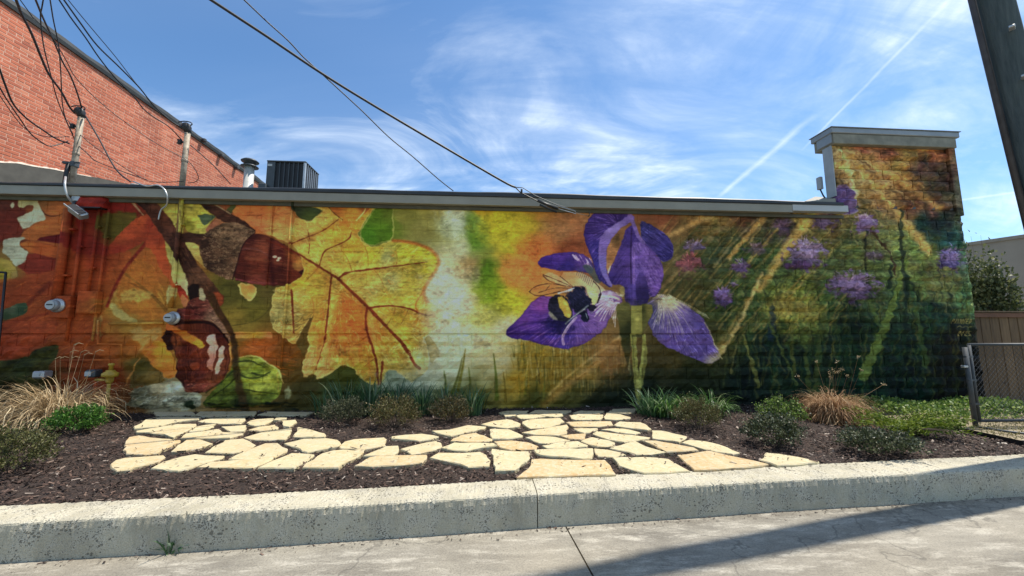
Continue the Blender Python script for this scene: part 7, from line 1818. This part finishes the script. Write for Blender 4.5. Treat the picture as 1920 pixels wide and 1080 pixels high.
# leafy ground cover by the gate
q = np.random.default_rng(140); n = 9000
gx = q.uniform(6.1, 9.6, n); gy = q.uniform(-1.75, .0, n)
f_ = np.sin(gx * 2.1 + 1) * .25 + np.sin(gy * 3.3 + gx) * .2
fr = on_bed(1640, 790)
ok = (gy > np.interp(gx, [6.1, 6.6, 7.3, 9.6], [-.45, -.95, -1.15, -1.3]) + f_ * .4 + q.normal(0, .12, n)) & (gy < -.12)
gx, gy = gx[ok], gy[ok]; gh = .06 + .12 * np.clip(np.sin(gx * 3.1) * .5 + np.cos(gy * 4 + gx * 2) * .5 + .5, 0, 1)
cen = np.stack([gx, gy, .285 + gh * q.random(len(gx)) ** .6], 1)
o = leaf_mesh('ground_cover', cen, unit(q.normal(0, .8, (len(gx), 3)) + [0, 0, .5]), .055 * q.uniform(.5, 1.2, len(gx)), .020, m_young); o['kind'] = 'stuff'
# thin dry grass on the earth strip
n = 2600; gx = q.uniform(6.6, 10.5, n); gy = q.uniform(-2.3, -1.2, n); ok = gy > np.interp(gx, [p[0] for p in ed] + [10.5], [p[1] for p in ed] + [-2.3]) + .05
cen = np.stack([gx[ok], gy[ok], np.full(ok.sum(), .25)], 1)
o = leaf_mesh('thin_grass', cen, unit(q.normal(0, .7, (len(cen), 3)) + [0, 0, .7]), .05, .0045, leafy('thin_grass', [(0, (.10, .11, .03)), (.5, (.20, .19, .07)), (1, (.36, .31, .16))])); o['kind'] = 'stuff'
# shrub and bare branches behind the fence
c = at_depth(1853, 640, 9.4); c[2] = .3; tz = at_depth(1853, 478, 9.4)[2]
bs = shrub('tall_shrub', 'tall sunlit shrub rising behind the board fence', 'shrub', c, .60, tz - .35, 15000, .075, .42, m_hedge, 150, upw=.7, lump=.22, shell=.30)
M_ = MB(); q = np.random.default_rng(151)
c2 = at_depth(1930, 640, 9.0); c2[2] = .3
for k in range(14):
    a = at_depth(1870 + q.uniform(0, 60), 590 + q.uniform(-4, 20), 8.9); b_ = a + np.array([q.uniform(-.3, .7), q.normal(0, .2), q.uniform(.1, .55)])
    M_.tube([np.array([c2[0] + q.normal(0, .1), c2[1], 1.2]), a, (a + b_) / 2 + q.normal(0, .04, 3), b_], .010, 5, True, .004)
M_.build('bare_branches', flat('dark_branch', (.02, .018, .017), .9)); tag(C.objects['bare_branches'], 'tangle of dark bare branches above the fence at the right edge', 'branches')
# ----------------------------------------------------------------- pieces that belong to a part go one level down
SUB = {'badge': 'service_panel', 'lens': 'housing', 'visor': 'housing', 'door': 'case', 'dial': 'case', 'display': 'face_plate', 'latch': 'post', 'wire_loop': 'weatherhead', 'vent': 'body', 'cladding_cap': 'side_cladding', 'coping_lip': 'coping', 'face_rail': 'cap_rail', 'cable_sleeve': 'clamp'}
for o in list(C.objects):
    base = o.name.split('.')[0]
    if base in SUB and o.parent is not None and o.parent.type == 'EMPTY':
        for q_ in o.parent.children:
            if q_.name.split('.')[0] == SUB[base]:
                o.parent = q_; o.matrix_parent_inverse = Matrix.Identity(4); break
